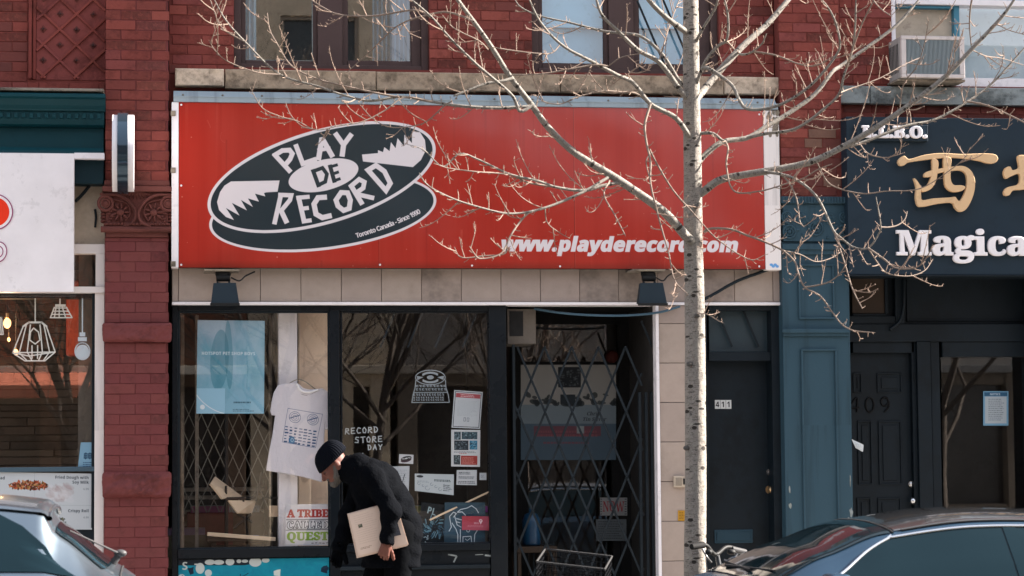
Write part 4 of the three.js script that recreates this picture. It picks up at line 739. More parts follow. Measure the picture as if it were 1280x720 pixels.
// sign floodlights below it, switched off
for (const [cx, lab] of [[281, 'black floodlight under the sign, above the blue poster'], [813, 'black floodlight under the sign, beside the tree trunk']]) {
  const z0 = 0.3, q = (px, py, z = z0) => at(px + cx, py, z), t = thing('sign_floodlight', lab, 'floodlight', [q(0, 360).x, q(0, 382).y, z0], 'floodlights under the red sign');
  const tl = q(-14.5, 354.5), tr = q(13.5, 354), bl = q(-18, 382), br = q(17.5, 381);
  const pos = [], F = (x, y, z) => [x, y, z], quad = (a, b, c, d) => pos.push(...a, ...b, ...c, ...a, ...c, ...d);
  const f = [F(bl.x, bl.y, 0.4), F(br.x, br.y, 0.4), F(tr.x, tr.y, 0.36), F(tl.x, tl.y, 0.36)], k = [F(bl.x + 0.02, bl.y + 0.02, 0.22), F(br.x - 0.02, br.y + 0.02, 0.22), F(tr.x - 0.01, tr.y, 0.26), F(tl.x + 0.01, tl.y, 0.26)];
  quad(f[0], f[1], f[2], f[3]); quad(k[1], k[0], k[3], k[2]); quad(k[0], f[0], f[3], k[3]); quad(f[1], k[1], k[2], f[2]); quad(f[3], f[2], k[2], k[3]); quad(k[0], k[1], f[1], f[0]);
  const g = new THREE.BufferGeometry(); g.setAttribute('position', new THREE.Float32BufferAttribute(pos, 3)); g.computeVertexNormals(); uvBox(g);
  part('hood', g, mat(P(26, 38, 46), 0.6, { map: T.paint }), t);
  part('hood_rim', box(bl.x - 0.004, br.x + 0.004, bl.y - 0.006, bl.y + 0.014, 0.385, 0.412, 0.004), M.blackPlastic, t);
  const a = q(-2, 352), pl = q(-4, 337.5);
  part('mount_plate', box(pl.x - 0.13, pl.x + 0.13, pl.y - 0.012, pl.y + 0.002, 0.1, 0.36, 0.004), M.stoneDark, t);
  part('yoke', merge([bar(V(a.x - 0.04, a.y - 0.02, 0.31), V(a.x - 0.05, pl.y - 0.01, 0.28), 0.016), bar(V(a.x + 0.045, a.y - 0.02, 0.31), V(a.x + 0.04, pl.y - 0.01, 0.28), 0.016), rod(V(a.x - 0.05, a.y + 0.03, 0.3), V(a.x + 0.05, a.y + 0.03, 0.3), 0.03), ball(a.x, pl.y - 0.03, 0.28, 0.045, 1.3, 0.8, 1)]), M.blackPlastic, t);
  part('wire', tube([V(a.x + 0.06, a.y + 0.03, 0.29), V(a.x + 0.12, a.y + 0.01, 0.25), V(a.x + 0.17, a.y + 0.05, 0.2), V(a.x + 0.24, pl.y, 0.14)], 0.006, 24, 6), M.rubber, t);
}
one('cable', 'dark cable slanting down from the red sign to the tile column', 'cable', tube([at(960, 337, 0.14), at(920, 352, 0.14), at(890, 369, 0.15), at(872, 378, 0.14)], 0.012, 24), M.iron);
one('cable', 'thin blue cable drooping across the top of the recessed entrance', 'cable', tube([at(668, 386, -0.1), at(700, 391, 0.02), at(740, 394, 0.06), at(790, 394, 0.08), at(826, 390, 0.13), at(850, 383, 0.13)], 0.009, 40), mat(P(60, 84, 100), 0.5));
// ---------- left restaurant's signs ----------
{
  const z = 0.3, t = thing('restaurant_sign', 'white sign panel under the green cornice with part of a red round logo', 'shop sign', [X(30, z, 280), Y(366, z, 40), z]);
  part('panel', boxR(-60, 191, 92.5, 365, 0.2, z, 0.004), M.white, t);
  part('top_strip', boxR(92.7, 191, 130.5, 198.5, 0.22, z - 0.002, 0.002), M.white, t);
  const c = at(-7, 265, z), disc = (r, dz, m, n) => part(n, new THREE.CylinderGeometry(r, r, 0.006, 40).rotateX(Math.PI / 2).translate(c.x, c.y, z + dz), m, t);
  disc(0.135, 0.004, mat(P(128, 48, 92), 0.5), 'logo_ring'); disc(0.127, 0.006, M.white, 'logo_ring'); disc(0.108, 0.008, mat(P(198, 48, 24, 0.7), 0.4), 'logo_disc');
  const d = at(-2, 315, z), o = (r, dz, m) => part('letter', new THREE.CylinderGeometry(r, r, 0.006, 30).scale(0.8, 1, 1).rotateX(Math.PI / 2).rotateZ(-0.2).translate(d.x, d.y, z + dz), m, t);
  o(0.078, 0.004, mat(P(128, 48, 92), 0.5)); o(0.07, 0.006, M.white); o(0.045, 0.008, mat(P(128, 48, 92), 0.5)); o(0.037, 0.010, M.white);
}
{ // double-sided blade sign seen edge-on
  const z0 = 0.2, t = thing('blade_sign', 'round-ended blade sign with white edges seen edge-on on the left pier', 'sign', [X(153.5, z0, 200), Y(242, z0, 153), z0]);
  const yt = Y(141, 0.5, 153), yb = Y(242, 0.5, 153), R0 = (yt - yb) / 2, yc = (yt + yb) / 2, zc = z0 + R0 * 0.95;
  const xs = [140.5, 147, 160, 167.5].map(p => X(p, 0.55, 190));
  const disc = (a, b, r) => new THREE.CylinderGeometry(r, r, b - a, 48).rotateZ(Math.PI / 2).translate((a + b) / 2, yc, zc);
  part('face_rim', disc(xs[0], xs[1], R0 - 0.016), M.white, t); part('face_rim', disc(xs[2], xs[3], R0 - 0.016), M.white, t);
  part('drum', disc(xs[1], xs[2], R0), mat(P(46, 60, 72), 0.12, { metalness: 0.6 }), t);
  part('bracket', merge([rod(V((xs[1] + xs[2]) / 2, yc + 0.12, 0.16), V((xs[1] + xs[2]) / 2, yc + 0.12, 0.3), 0.02), rod(V((xs[1] + xs[2]) / 2, yc - 0.12, 0.16), V((xs[1] + xs[2]) / 2, yc - 0.12, 0.3), 0.02)]), M.iron, t);
}
// white vinyl lamps drawn on the restaurant window
function ribbon(pts, w, z) {                               // flat band along a line of picture points at depth z
  const q = pts.map(p => at(p[0], p[1], z)), pos = [];
  for (let i = 0; i + 1 < q.length; i++) { const d = q[i + 1].clone().sub(q[i]).normalize(), n = V(-d.y, d.x, 0).multiplyScalar(w / 2), e = d.multiplyScalar(w * 0.3); const a = q[i].clone().sub(e), b = q[i + 1].clone().add(e);
    const c = [a.clone().sub(n), b.clone().sub(n), b.clone().add(n), a.clone().add(n)]; for (const j of [0, 1, 2, 0, 2, 3]) pos.push(c[j].x, c[j].y, c[j].z); }
  const g = new THREE.BufferGeometry(); g.setAttribute('position', new THREE.Float32BufferAttribute(pos, 3)); g.computeVertexNormals(); return g;
}
const vinyl = mat(P(188, 190, 186, 0.72), 0.7);
{
  const z = 0.026; let n = 0; const rb = (p, w = 0.009) => ribbon(p, w, z - (n++ % 20) * 0.0001);
  const grp = 'white lamp drawings on the restaurant window';
  one('window_decal', 'large cage lamp drawn in white on the restaurant window', 'window decal', merge([rb([[44, 366], [44, 402]]), rb([[29, 408], [36, 403], [52, 403], [58, 408]], 0.014), rb([[29, 408], [16, 441], [31, 451], [56, 451], [69, 440], [58, 408]]), rb([[16, 441], [69, 440]]), rb([[33, 406], [24, 441], [34, 451]]), rb([[38, 406], [34, 440], [40, 451]]), rb([[50, 406], [53, 440], [48, 451]]), rb([[55, 407], [62, 440], [54, 451]]), rb([[38, 415], [37, 425], [44, 430], [50, 425], [48, 415], [42, 410], [38, 415]]), rb([[16, 441], [36, 445], [69, 440]]), rb([[40, 432], [40, 448]]), rb([[47, 432], [47, 448]])]), vinyl, grp);
  one('window_decal', 'small basket lamp drawn in white, beside the cage lamp on the restaurant window', 'window decal', merge([rb([[75, 366], [75, 380]]), rb([[70, 382], [81, 382]], 0.02), rb([[68, 385], [83, 385]]), rb([[66, 389], [86, 389]]), rb([[64.5, 393], [88, 393]]), rb([[63, 397], [90, 397], [83, 384]]), rb([[63, 397], [68, 384]]), rb([[70, 384], [68, 397]]), rb([[74, 384], [74, 397]]), rb([[78, 384], [82, 397]])]), vinyl, grp);
  const bulb = Array.from({ length: 22 }, (_, i) => { const a = i / 21 * 6.283; return [103 + 9.3 * Math.sin(a), 439 - 10.5 * Math.cos(a)]; });
  const c = at(103, 440, z - 0.0024), fill = new THREE.CircleGeometry(0.05, 24).scale(1, 1.1, 1).translate(c.x, c.y, c.z);
  one('window_decal', 'white light bulb drawing at the right side of the restaurant window', 'window decal', merge([rb([[103, 366], [103, 418]]), rb([[101, 418], [105, 418]], 0.03), rb([[99, 424], [107, 424]], 0.03), rb(bulb), fill]), mat(P(168, 182, 190, 0.72), 0.7), grp);
  one('window_decal', 'white drum lamp drawing cut by the left picture edge', 'window decal', merge([rb([[-2, 366], [-2, 396]]), rb([[-10, 397], [2, 397], [4, 418], [-12, 418]]), rb([[0, 397], [1.5, 418]])]), vinyl, grp);
}
// glowing bulbs hanging in the restaurant
for (const [px, py, r, lab] of [[9, 404, 0.03, 'large glowing filament bulb in the restaurant'], [11, 424.5, 0.012, 'tiny glowing bulb just below the large filament bulb'], [20, 440.5, 0.018, 'small glowing bulb left of the cage lamp drawing']]) {
  const c = at(px, py, -0.75), t = thing('hanging_bulb', lab, 'light bulb', [c.x, c.y, c.z], 'glowing bulbs in the restaurant');
  const e = mat([0.9, 0.5, 0.2], 0.4, { emissive: new THREE.Color().setRGB(1, 0.5, 0.2), emissiveIntensity: 0.55 });
  part('bulb', ball(c.x, c.y, c.z, r, 1, 1.35, 1), e, t); part('socket', rod(V(c.x, c.y + r * 1.3, c.z), V(c.x, c.y + r * 1.3 + 0.04, c.z), r * 0.45), M.brass, t); part('cord', rod(V(c.x, c.y + r * 1.3 + 0.04, c.z), V(c.x, 3.1, c.z), 0.004, 0.004, 6), M.rubber, t);
  const l = new THREE.PointLight(new THREE.Color().setRGB(1, 0.6, 0.3), 0.12 * (r / 0.03) ** 2, 6); l.position.set(c.x, c.y, c.z); l.castShadow = true; l.shadow.radius = r / 0.02; scene.add(l);
}
{ // red cushions on the wall bench, a hanging red panel, stove-pipe shelf inside the restaurant
  const c0 = at(106, 398, -1.6);
  one('wall_banner', 'red hanging banner behind the bulb drawing in the restaurant', 'banner', uvBox(new RoundedBoxGeometry(0.3, 0.62, 0.06, 3, 0.028).translate(c0.x, c0.y, c0.z)), mat([0.5, 0.08, 0.04], 0.8, { map: T.mottle }));
  const q = X(40, -1.4, 560);
  const t = thing('dining_bench', 'dark wooden bench inside the restaurant window', 'bench', [q, 0.05, -1.4]);
  part('seat', box(q - 1.1, q + 0.6, 0.46, 0.52, -1.65, -1.15, 0.01), M.woodDark, t); part('backrest', box(q - 1.1, q + 0.6, 0.56, 1.05, -1.72, -1.66, 0.01), M.woodDark, t);
  for (const dx of [-1.05, -0.25, 0.55]) part('leg', box(q + dx - 0.03, q + dx + 0.03, 0.05, 0.458, -1.64, -1.16, 0.004), M.woodDark, t);
}
// ---------- right shop's sign ----------
{
  const z = 0.3, t = thing('tavern_sign', 'navy blue shop sign with gold characters and white serif lettering', 'shop sign', [X(1200, z, 240), Y(343, z, 1170), z]);
  const r = R(1059.5, 146, 1400, 343.5, z); r.y1 = Y(147, z, 1170); r.y0 = Y(343.5, z, 1170);
  part('panel', box(r.x0, r.x1, r.y0, r.y1, 0.06, z, 0.004), M.navy, t);
  part('bottom_edge', box(r.x0, r.x1, r.y0 - 0.012, r.y0 - 0.002, 0.1, z + 0.01, 0.003), M.navyDark, t);
  const zl = z + 0.07, E = (shape, m, n, z1 = zl) => { const g = new THREE.ExtrudeGeometry(shape, { depth: 0.03, bevelEnabled: true, bevelSize: 0.003, bevelThickness: 0.004, bevelSegments: 1, curveSegments: 10 }); g.translate(0, 0, z1 - 0.03); part(n, uvBox(g), m, t); };
  const K = (pts) => { const q = pts.map(([a, b]) => at(1050 + a / 3.43, 140 + b / 3.43, zl)); const c = new THREE.CatmullRomCurve3(q, true, 'centripetal').getPoints(pts.length * 5); return new THREE.Shape(c.map(p => new THREE.Vector2(p.x, p.y))); };
  // the first character, stroke by stroke
  E(K([[250, 212], [262, 196], [276, 190], [292, 203], [360, 186], [430, 178], [520, 182], [640, 180], [668, 186], [676, 200], [664, 216], [640, 219], [590, 206], [480, 194], [400, 200], [320, 210], [290, 216], [272, 228], [258, 228]]), M.gold, 'character_stroke');
  E(K([[318, 286], [330, 296], [344, 322], [346, 360], [350, 378], [400, 372], [470, 368], [494, 366], [500, 374], [512, 384], [530, 360], [544, 320], [546, 290], [538, 262], [520, 250], [486, 250], [420, 262], [380, 278], [362, 276], [366, 262], [420, 246], [480, 236], [530, 234], [560, 252], [576, 290], [574, 340], [556, 390], [534, 420], [514, 426], [494, 410], [484, 390], [420, 392], [360, 404], [336, 402], [326, 370], [328, 320]]), M.gold, 'character_stroke', zl + 0.002);
  E(K([[398, 200], [412, 204], [420, 214], [416, 262], [408, 300], [384, 332], [352, 340], [348, 330], [372, 318], [388, 290], [396, 250]]), M.gold, 'character_stroke', zl + 0.004);
  E(K([[446, 196], [462, 194], [474, 200], [472, 250], [474, 296], [486, 314], [520, 316], [534, 322], [526, 334], [490, 342], [466, 334], [452, 316], [448, 270]]), M.gold, 'character_stroke', zl + 0.006);
  // the left part of the second one
  E(K([[704, 256], [716, 238], [730, 236], [738, 250], [768, 240], [766, 216], [764, 190], [780, 186], [800, 192], [804, 240], [860, 226], [862, 246], [804, 262], [804, 306], [850, 290], [856, 306], [790, 330], [740, 336], [724, 356], [708, 356], [704, 342], [716, 326], [768, 308], [768, 264], [730, 276], [712, 284], [706, 274]]), M.gold, 'character_stroke');
  E(K([[880, 200], [900, 196], [906, 240], [950, 228], [960, 250], [908, 262], [910, 320], [960, 330], [990, 310], [1000, 330], [960, 352], [900, 346], [886, 320], [886, 270], [866, 276], [862, 256], [884, 246]]), M.gold, 'character_stroke');
}
// white raised letters of the right shop's sign
const serif = await new FontLoader().loadAsync('fonts/droid/droid_serif_bold.typeface.json');
const CAP = (() => { const g = new TextGeometry('M', { font: serif, size: 1, depth: 0.01 }); g.computeBoundingBox(); return g.boundingBox.max.y; })();
{
  const sign = scene.getObjectByName('tavern_sign'), zl = 0.335;
  const word = (txt, p0, p1, ptop, pbase, bold) => {          // letters spread from p0 to p1 (picture x), each its own part
    const a = at(p0, pbase, zl), b = at(p1, pbase, zl), h = at(p0, ptop, zl).y - a.y, full = new TextGeometry(txt, { font: serif, size: 1, depth: 0.01 });
    full.computeBoundingBox(); const fw = full.boundingBox.max.x - full.boundingBox.min.x, cap = CAP, s = h / cap, sx = (b.x - a.x) / (fw * s); let x = 0;
    for (const ch of txt) {
      const adv = serif.data.glyphs[ch].ha / serif.data.resolution;
      const g = new TextGeometry(ch, { font: serif, size: s, depth: 0.028, curveSegments: 6, bevelEnabled: true, bevelSize: bold, bevelThickness: 0.003, bevelSegments: 1 });
      g.scale(sx, 1, 1); g.translate(a.x + x * s * sx, a.y, zl - 0.028); part(ch === '.' ? 'dot' : 'letter', uvBox(g), M.white, sign); x += adv;
    }
  };
  word('Magica', 1121, 1283, 288.5, 318, 0.006);
  const r = R(1071, 156, 1160, 176, 0.345); part('raised_plate', box(r.x0, r.x1, r.y0, r.y1, 0.29, 0.345, 0.004), M.navy, sign);
}
{
  const sign = scene.getObjectByName('tavern_sign'), zl = 0.372; let a = at(1078, 171, zl), b = at(1160, 171, zl), s = (at(1078, 157.5, zl).y - a.y) / CAP, txt = 'L.L.B.O.', tot = 0;
  for (const ch of txt) tot += serif.data.glyphs[ch].ha / serif.data.resolution; const sx = (b.x - a.x) / (tot * s); let x = 0;
  for (const ch of txt) { const g = new TextGeometry(ch, { font: serif, size: s, depth: 0.025, curveSegments: 5, bevelEnabled: true, bevelSize: 0.005, bevelThickness: 0.002, bevelSegments: 1 }); g.scale(sx, 1, 1); g.translate(a.x + x * s * sx, a.y, zl - 0.025); part(ch === '.' ? 'dot' : 'letter', uvBox(g), M.white, sign); x += serif.data.glyphs[ch].ha / serif.data.resolution; }
}
// ---------- things on and behind the glass ----------
function sheet(name, label, category, quad, z, tex, o = {}) {   // paper with its four corners (tl, tr, br, bl) given in the picture
  const [tl, tr, br, bl] = quad.map(p => at(p[0], p[1], z)), nx = 8, ny = 8, pos = [], uv = [], idx = [];
  const d = o.thick ?? 0.0012, put = (dz) => { for (let j = 0; j <= ny; j++) for (let i = 0; i <= nx; i++) { const u = i / nx, v = j / ny; const p = tl.clone().multiplyScalar((1 - u) * (1 - v)).add(tr.clone().multiplyScalar(u * (1 - v))).add(br.clone().multiplyScalar(u * v)).add(bl.clone().multiplyScalar((1 - u) * v)); const c = (o.curl ?? 0) * (Math.pow(2 * u - 1, 2) * 0.6 + Math.pow(2 * v - 1, 2) * 0.4 + 0.3 * Math.sin(u * 7 + v * 3)); pos.push(p.x, p.y, z + dz - c); uv.push(u, 1 - v); } };
  put(0); put(-d); const n = (nx + 1) * (ny + 1);
  for (let j = 0; j < ny; j++) for (let i = 0; i < nx; i++) { const a = j * (nx + 1) + i, b = a + 1, c = a + nx + 1, e = c + 1; idx.push(a, c, b, b, c, e, n + a, n + b, n + c, n + b, n + e, n + c); }
  const edge = []; for (let i = 0; i < nx; i++) edge.push([i + 1, i], [ny * (nx + 1) + i, ny * (nx + 1) + i + 1]); for (let j = 0; j < ny; j++) edge.push([j * (nx + 1), (j + 1) * (nx + 1)], [(j + 1) * (nx + 1) + nx, j * (nx + 1) + nx]);
  for (const [a, b] of edge) idx.push(a, b, n + a, b, n + b, n + a);
  const g = new THREE.BufferGeometry(); g.setAttribute('position', new THREE.Float32BufferAttribute(pos, 3)); g.setAttribute('uv', new THREE.Float32BufferAttribute(uv, 2)); g.setIndex(idx); g.computeVertexNormals();
  return one(name, label, category, g, mat([o.k ?? 0.82, o.k ?? 0.82, o.k ?? 0.82], o.rough ?? 0.6, { map: tex }), o.group);
}
const rect = (a, b, c, d) => [[a, b], [c, b], [c, d], [a, d]];
const lines = (g, x, y, w, n, gap, col, lw = 2, rag = 0.3) => { g.strokeStyle = col; g.lineWidth = lw; for (let i = 0; i < n; i++) { let q = x; const end = x + w * (1 - rag * rnd()); while (q < end) { const s = 4 + rnd() * 14; g.beginPath(); g.moveTo(q, y + i * gap); g.lineTo(Math.min(end, q + s), y + i * gap); g.stroke(); q += s + 4; } } };
// restaurant window: menu panel and a pale blue sticker
sheet('menu_panel', 'white menu panel with food pictures low in the restaurant window', 'menu', [[-40, 589.5], [115, 592], [115, 662], [-40, 662]], 0.034, canvasTex(1024, 464, (g, w, h) => {
  g.fillStyle = '#c3cad0'; g.fillRect(0, 0, w, h); const X2 = p => (p + 40) / 155 * w, Y2 = p => (p - 591) / 71 * h; g.strokeStyle = '#a8b2b8'; g.lineWidth = 3; g.beginPath(); g.moveTo(0, Y2(631.5)); g.lineTo(w, Y2(631.5)); g.moveTo(X2(43), 0); g.lineTo(X2(43), Y2(631)); g.stroke();
  g.fillStyle = '#222f3a'; g.font = 'bold 34px sans-serif'; g.textAlign = 'right'; g.fillText('Fried Dough with', X2(111), Y2(598)); g.fillText('Soy Milk', X2(111), Y2(604)); g.fillText('oad', X2(6), Y2(600)); g.fillText('Crispy Roll', X2(111), Y2(640));
  g.font = '24px sans-serif'; g.fillStyle = '#66717a'; g.fillText('6.99', X2(111), Y2(612)); g.fillText('4.99', X2(111), Y2(648));
  for (let k = 0; k < 260; k++) { const a = rnd() * 6.28, r = Math.sqrt(rnd()); g.fillStyle = ['#8c3a26', '#b0583a', '#5e2c1e', '#c48a5c', '#4a3222', '#8a6a3a'][Math.floor(rnd() * 6)]; g.beginPath(); g.ellipse(X2(36 + 24 * r * Math.cos(a)), Y2(607 + 5.5 * r * Math.sin(a)), 6 + rnd() * 12, 3 + rnd() * 6, rnd() * 3, 0, 7); g.fill(); }
  for (let k = 0; k < 60; k++) { g.fillStyle = `rgba(${rnd() < 0.5 ? '160,140,140' : '214,214,220'},0.25)`; g.beginPath(); g.ellipse(X2(74 + rr(-14, 14)), Y2(616 + rr(-9, 9)), 14 + rnd() * 34, 8 + rnd() * 20, rnd(), 0, 7); g.fill(); }
  for (let k = 0; k < 50; k++) { g.fillStyle = ['#2a3a38', '#48524a', '#1e2a30', '#6a6a5a'][k % 4]; g.beginPath(); g.ellipse(X2(72 + rr(-9, 10)), Y2(651 + rr(-4, 5)), 6 + rnd() * 12, 4 + rnd() * 6, rnd() * 3, 0, 7); g.fill(); }
}));
sheet('sticker', 'pale blue sticker with dark characters at the lower right of the restaurant window', 'sticker', [[101, 553], [116.5, 553], [117, 588], [97, 588]], 0.034, canvasTex(128, 208, (g, w, h) => { g.fillStyle = '#7fa8c2'; g.fillRect(0, 0, w, h); g.strokeStyle = '#2a4a66'; g.lineWidth = 8; for (const [x, y] of [[58, 100], [96, 100]]) { g.strokeRect(x - 13, y - 16, 26, 32); g.beginPath(); g.moveTo(x, y - 26); g.lineTo(x, y + 26); g.moveTo(x - 16, y); g.lineTo(x + 16, y); g.stroke(); } lines(g, 40, 150, 70, 3, 14, '#35587a', 6, 0.1); }));
// left window
sheet('poster', 'large pale blue poster in the left shop window', 'poster', [[247, 400], [331, 401], [330, 517], [245.5, 517]], -0.012, canvasTex(512, 704, (g, w, h) => {
  const a = g.createLinearGradient(0, 0, w, h); a.addColorStop(0, '#aebfd0'); a.addColorStop(0.5, '#7fb0c6'); a.addColorStop(1, '#8ec0d8'); g.fillStyle = a; g.fillRect(0, 0, w, h);
  for (let i = 0; i < 160; i++) { g.fillStyle = `rgba(${rnd() < 0.45 ? '40,120,140' : '190,215,230'},0.05)`; g.beginPath(); g.ellipse(rnd() * w, rnd() * h * 0.75, 20 + rnd() * 80, 30 + rnd() * 120, 0, 0, 7); g.fill(); }
  g.fillStyle = 'rgba(30,110,130,0.35)'; g.beginPath(); g.ellipse(170, 300, 70, 230, 0.05, 0, 7); g.fill(); g.beginPath(); g.ellipse(240, 260, 30, 260, -0.04, 0, 7); g.fill();
  g.fillStyle = '#9ecbe2'; g.fillRect(0, h * 0.73, w * 0.42, h * 0.27); g.fillStyle = 'rgba(225,240,248,0.85)'; g.font = 'bold 34px sans-serif'; g.fillText('HOTSPOT PET SHOP BOYS', 32, 262, 440);
  g.strokeStyle = '#e4eef4'; g.lineWidth = 6; g.beginPath(); g.moveTo(-10, h * 0.78); g.quadraticCurveTo(70, h * 0.95, 210, h); g.stroke(); g.beginPath(); g.arc(45, h * 0.93, 18, 0, 7); g.fillStyle = '#e8f0f4'; g.fill();
  lines(g, 280, h * 0.88, 130, 1, 12, '#41687a', 12, 0); lines(g, 275, h * 0.955, 170, 2, 12, '#41687a', 5);
}), { curl: 0.004, k: 0.8 });
sheet('poster', 'white poster with rows of red, blue and green block lettering, low in the left window', 'poster', [[358, 630.5], [412.3, 630], [412.3, 681.5], [356.5, 682]], -0.012, canvasTex(512, 480, (g, w, h) => {
  g.fillStyle = '#d4d3d8'; g.fillRect(0, 0, w, h); for (let i = 0; i < 40; i++) { g.fillStyle = 'rgba(120,120,140,0.06)'; g.fillRect(rnd() * w, rnd() * h, rnd() * 90, rnd() * 60); }
  const row = (t, y, s, c, o) => { g.font = `bold ${s}px serif`; g.lineWidth = t === 'CALLED' ? 16 : 9; g.lineJoin = 'miter'; g.strokeStyle = o; g.fillStyle = c; const k = 486 / g.measureText(t).width; g.save(); g.translate(12, y); g.scale(k, 1); g.strokeText(t, 0, 0); g.fillText(t, 0, 0); g.restore(); };
  row('A TRIBE', 150, 120, '#a8332e', '#a8332e'); g.fillStyle = '#2a3140'; g.fillRect(0, 176, w, 8); g.fillRect(0, 296, w, 8); row('CALLED', 284, 116, '#d8dade', '#252c3a'); row('QUEST', 418, 128, '#7fa23c', '#7fa23c');
  for (let i = 0; i < 5; i++) { g.fillStyle = '#2a2c34'; g.fillRect(300 + i * 42, 448 + rnd() * 6, 20 + rnd() * 12, 8); }
}), { curl: 0.003 });
{ // T-shirt hung in the left window
  const P2 = (a, b) => [320 + a / 5.145, 470 + b / 5.143], z = -0.045;
  const out = [[145, 62], [190, 52], [262, 48], [280, 62], [300, 82], [340, 92], [400, 88], [425, 84], [466, 110], [480, 200], [476, 338], [448, 340], [446, 230], [438, 330], [432, 450], [425, 560], [418, 676], [300, 644], [180, 622], [70, 604], [86, 500], [110, 380], [128, 250], [104, 248], [96, 226], [104, 170], [118, 110]];
  const shp = new THREE.Shape(out.map(p => { const q = at(...P2(...p), z); return new THREE.Vector2(q.x, q.y); }));
  const cols = 40, g = new THREE.ExtrudeGeometry(shp, { depth: 0.006, bevelEnabled: true, bevelSize: 0.006, bevelThickness: 0.006, bevelSegments: 2, curveSegments: 4 });
  g.computeBoundingBox(); const b = g.boundingBox; g.translate(0, 0, z - 0.006);
  const tex = canvasTex(512, 640, (c, w, h) => {
    c.fillStyle = '#d9d5dc'; c.fillRect(0, 0, w, h);
    const M2 = (x, y) => { const q = at(...P2(x, y), z); return [(q.x - b.min.x) / (b.max.x - b.min.x) * w, (b.max.y - q.y) / (b.max.y - b.min.y) * h]; };
    c.strokeStyle = '#34507a'; c.fillStyle = '#34507a';
    const pl = (p, lw, close) => { c.lineWidth = lw; c.beginPath(); p.forEach((q, i) => i ? c.lineTo(...M2(...q)) : c.moveTo(...M2(...q))); if (close) c.closePath(); c.stroke(); };
    pl([[205, 208], [428, 246], [382, 462], [168, 424]], 2.5, true);
    for (const [x, y] of [[250, 265], [365, 280]]) { for (const r of [44, 30, 16]) { c.lineWidth = 3; c.beginPath(); c.ellipse(...M2(x, y), r, r * 0.8, 0.1, 0, 7); c.stroke(); } c.lineWidth = 6; c.beginPath(); c.moveTo(...M2(x - 34, y + 6)); c.lineTo(...M2(x + 30, y - 12)); c.stroke(); }
    for (let r = 0; r < 6; r++) for (let i = 0; i < 7; i++) { c.lineWidth = 5 + 6 * rnd(); const x = 188 - r * 2 + i * 30, y = 325 + r * 19 + i * 5; pl([[x, y], [x + 12 + rnd() * 14, y + 2]], c.lineWidth); }
    c.fillStyle = '#2c6f9c'; c.beginPath(); c.arc(...M2(230, 412), 24, 0, 7); c.fill(); c.strokeStyle = '#a8c8da'; c.lineWidth = 4; c.beginPath(); c.arc(...M2(232, 412), 10, 0, 7); c.stroke();
    c.strokeStyle = 'rgba(60,60,70,0.5)'; pl([[292, 118], [330, 126]], 4); c.strokeStyle = 'rgba(90,90,100,0.35)'; pl([[262, 50], [296, 108], [345, 122], [402, 92]], 3);
  });
  const p = g.attributes.position, uv = new Float32Array(p.count * 2);
  for (let i = 0; i < p.count; i++) { const x = p.getX(i), y = p.getY(i); uv[i * 2] = (x - b.min.x) / (b.max.x - b.min.x); uv[i * 2 + 1] = (y - b.min.y) / (b.max.y - b.min.y); }
  g.setAttribute('uv', new THREE.BufferAttribute(uv, 2));
  const t = thing('t_shirt', 'white printed T-shirt hanging in the left shop window', 'T-shirt', [(b.min.x + b.max.x) / 2, b.min.y, z]);
  part('shirt', g, mat([0.86, 0.86, 0.86], 0.9, { map: tex, bumpMap: T.grain, bumpScale: 0.008 }), t);
  part('collar', tube([[262, 50], [290, 94], [340, 104], [400, 88]].map(q => at(...P2(...q), z + 0.01)), 0.009, 24, 6), M.paper, t);
  part('sleeve_hem', tube([[448, 336], [476, 334]].map(q => at(...P2(...q), z + 0.008)), 0.006, 6, 6), M.paper, t);
  const hk = at(374, 480, z); part('hanger', merge([tube([V(hk.x - 0.14, hk.y - 0.04, z - 0.012), V(hk.x, hk.y + 0.035, z - 0.012), V(hk.x + 0.14, hk.y - 0.05, z - 0.012)], 0.004, 20, 6), rod(V(hk.x, hk.y + 0.035, z - 0.012), V(hk.x, FLOOR2 - 0.2, z - 0.012), 0.002, 0.002, 5)]), M.ironLight, t);
}
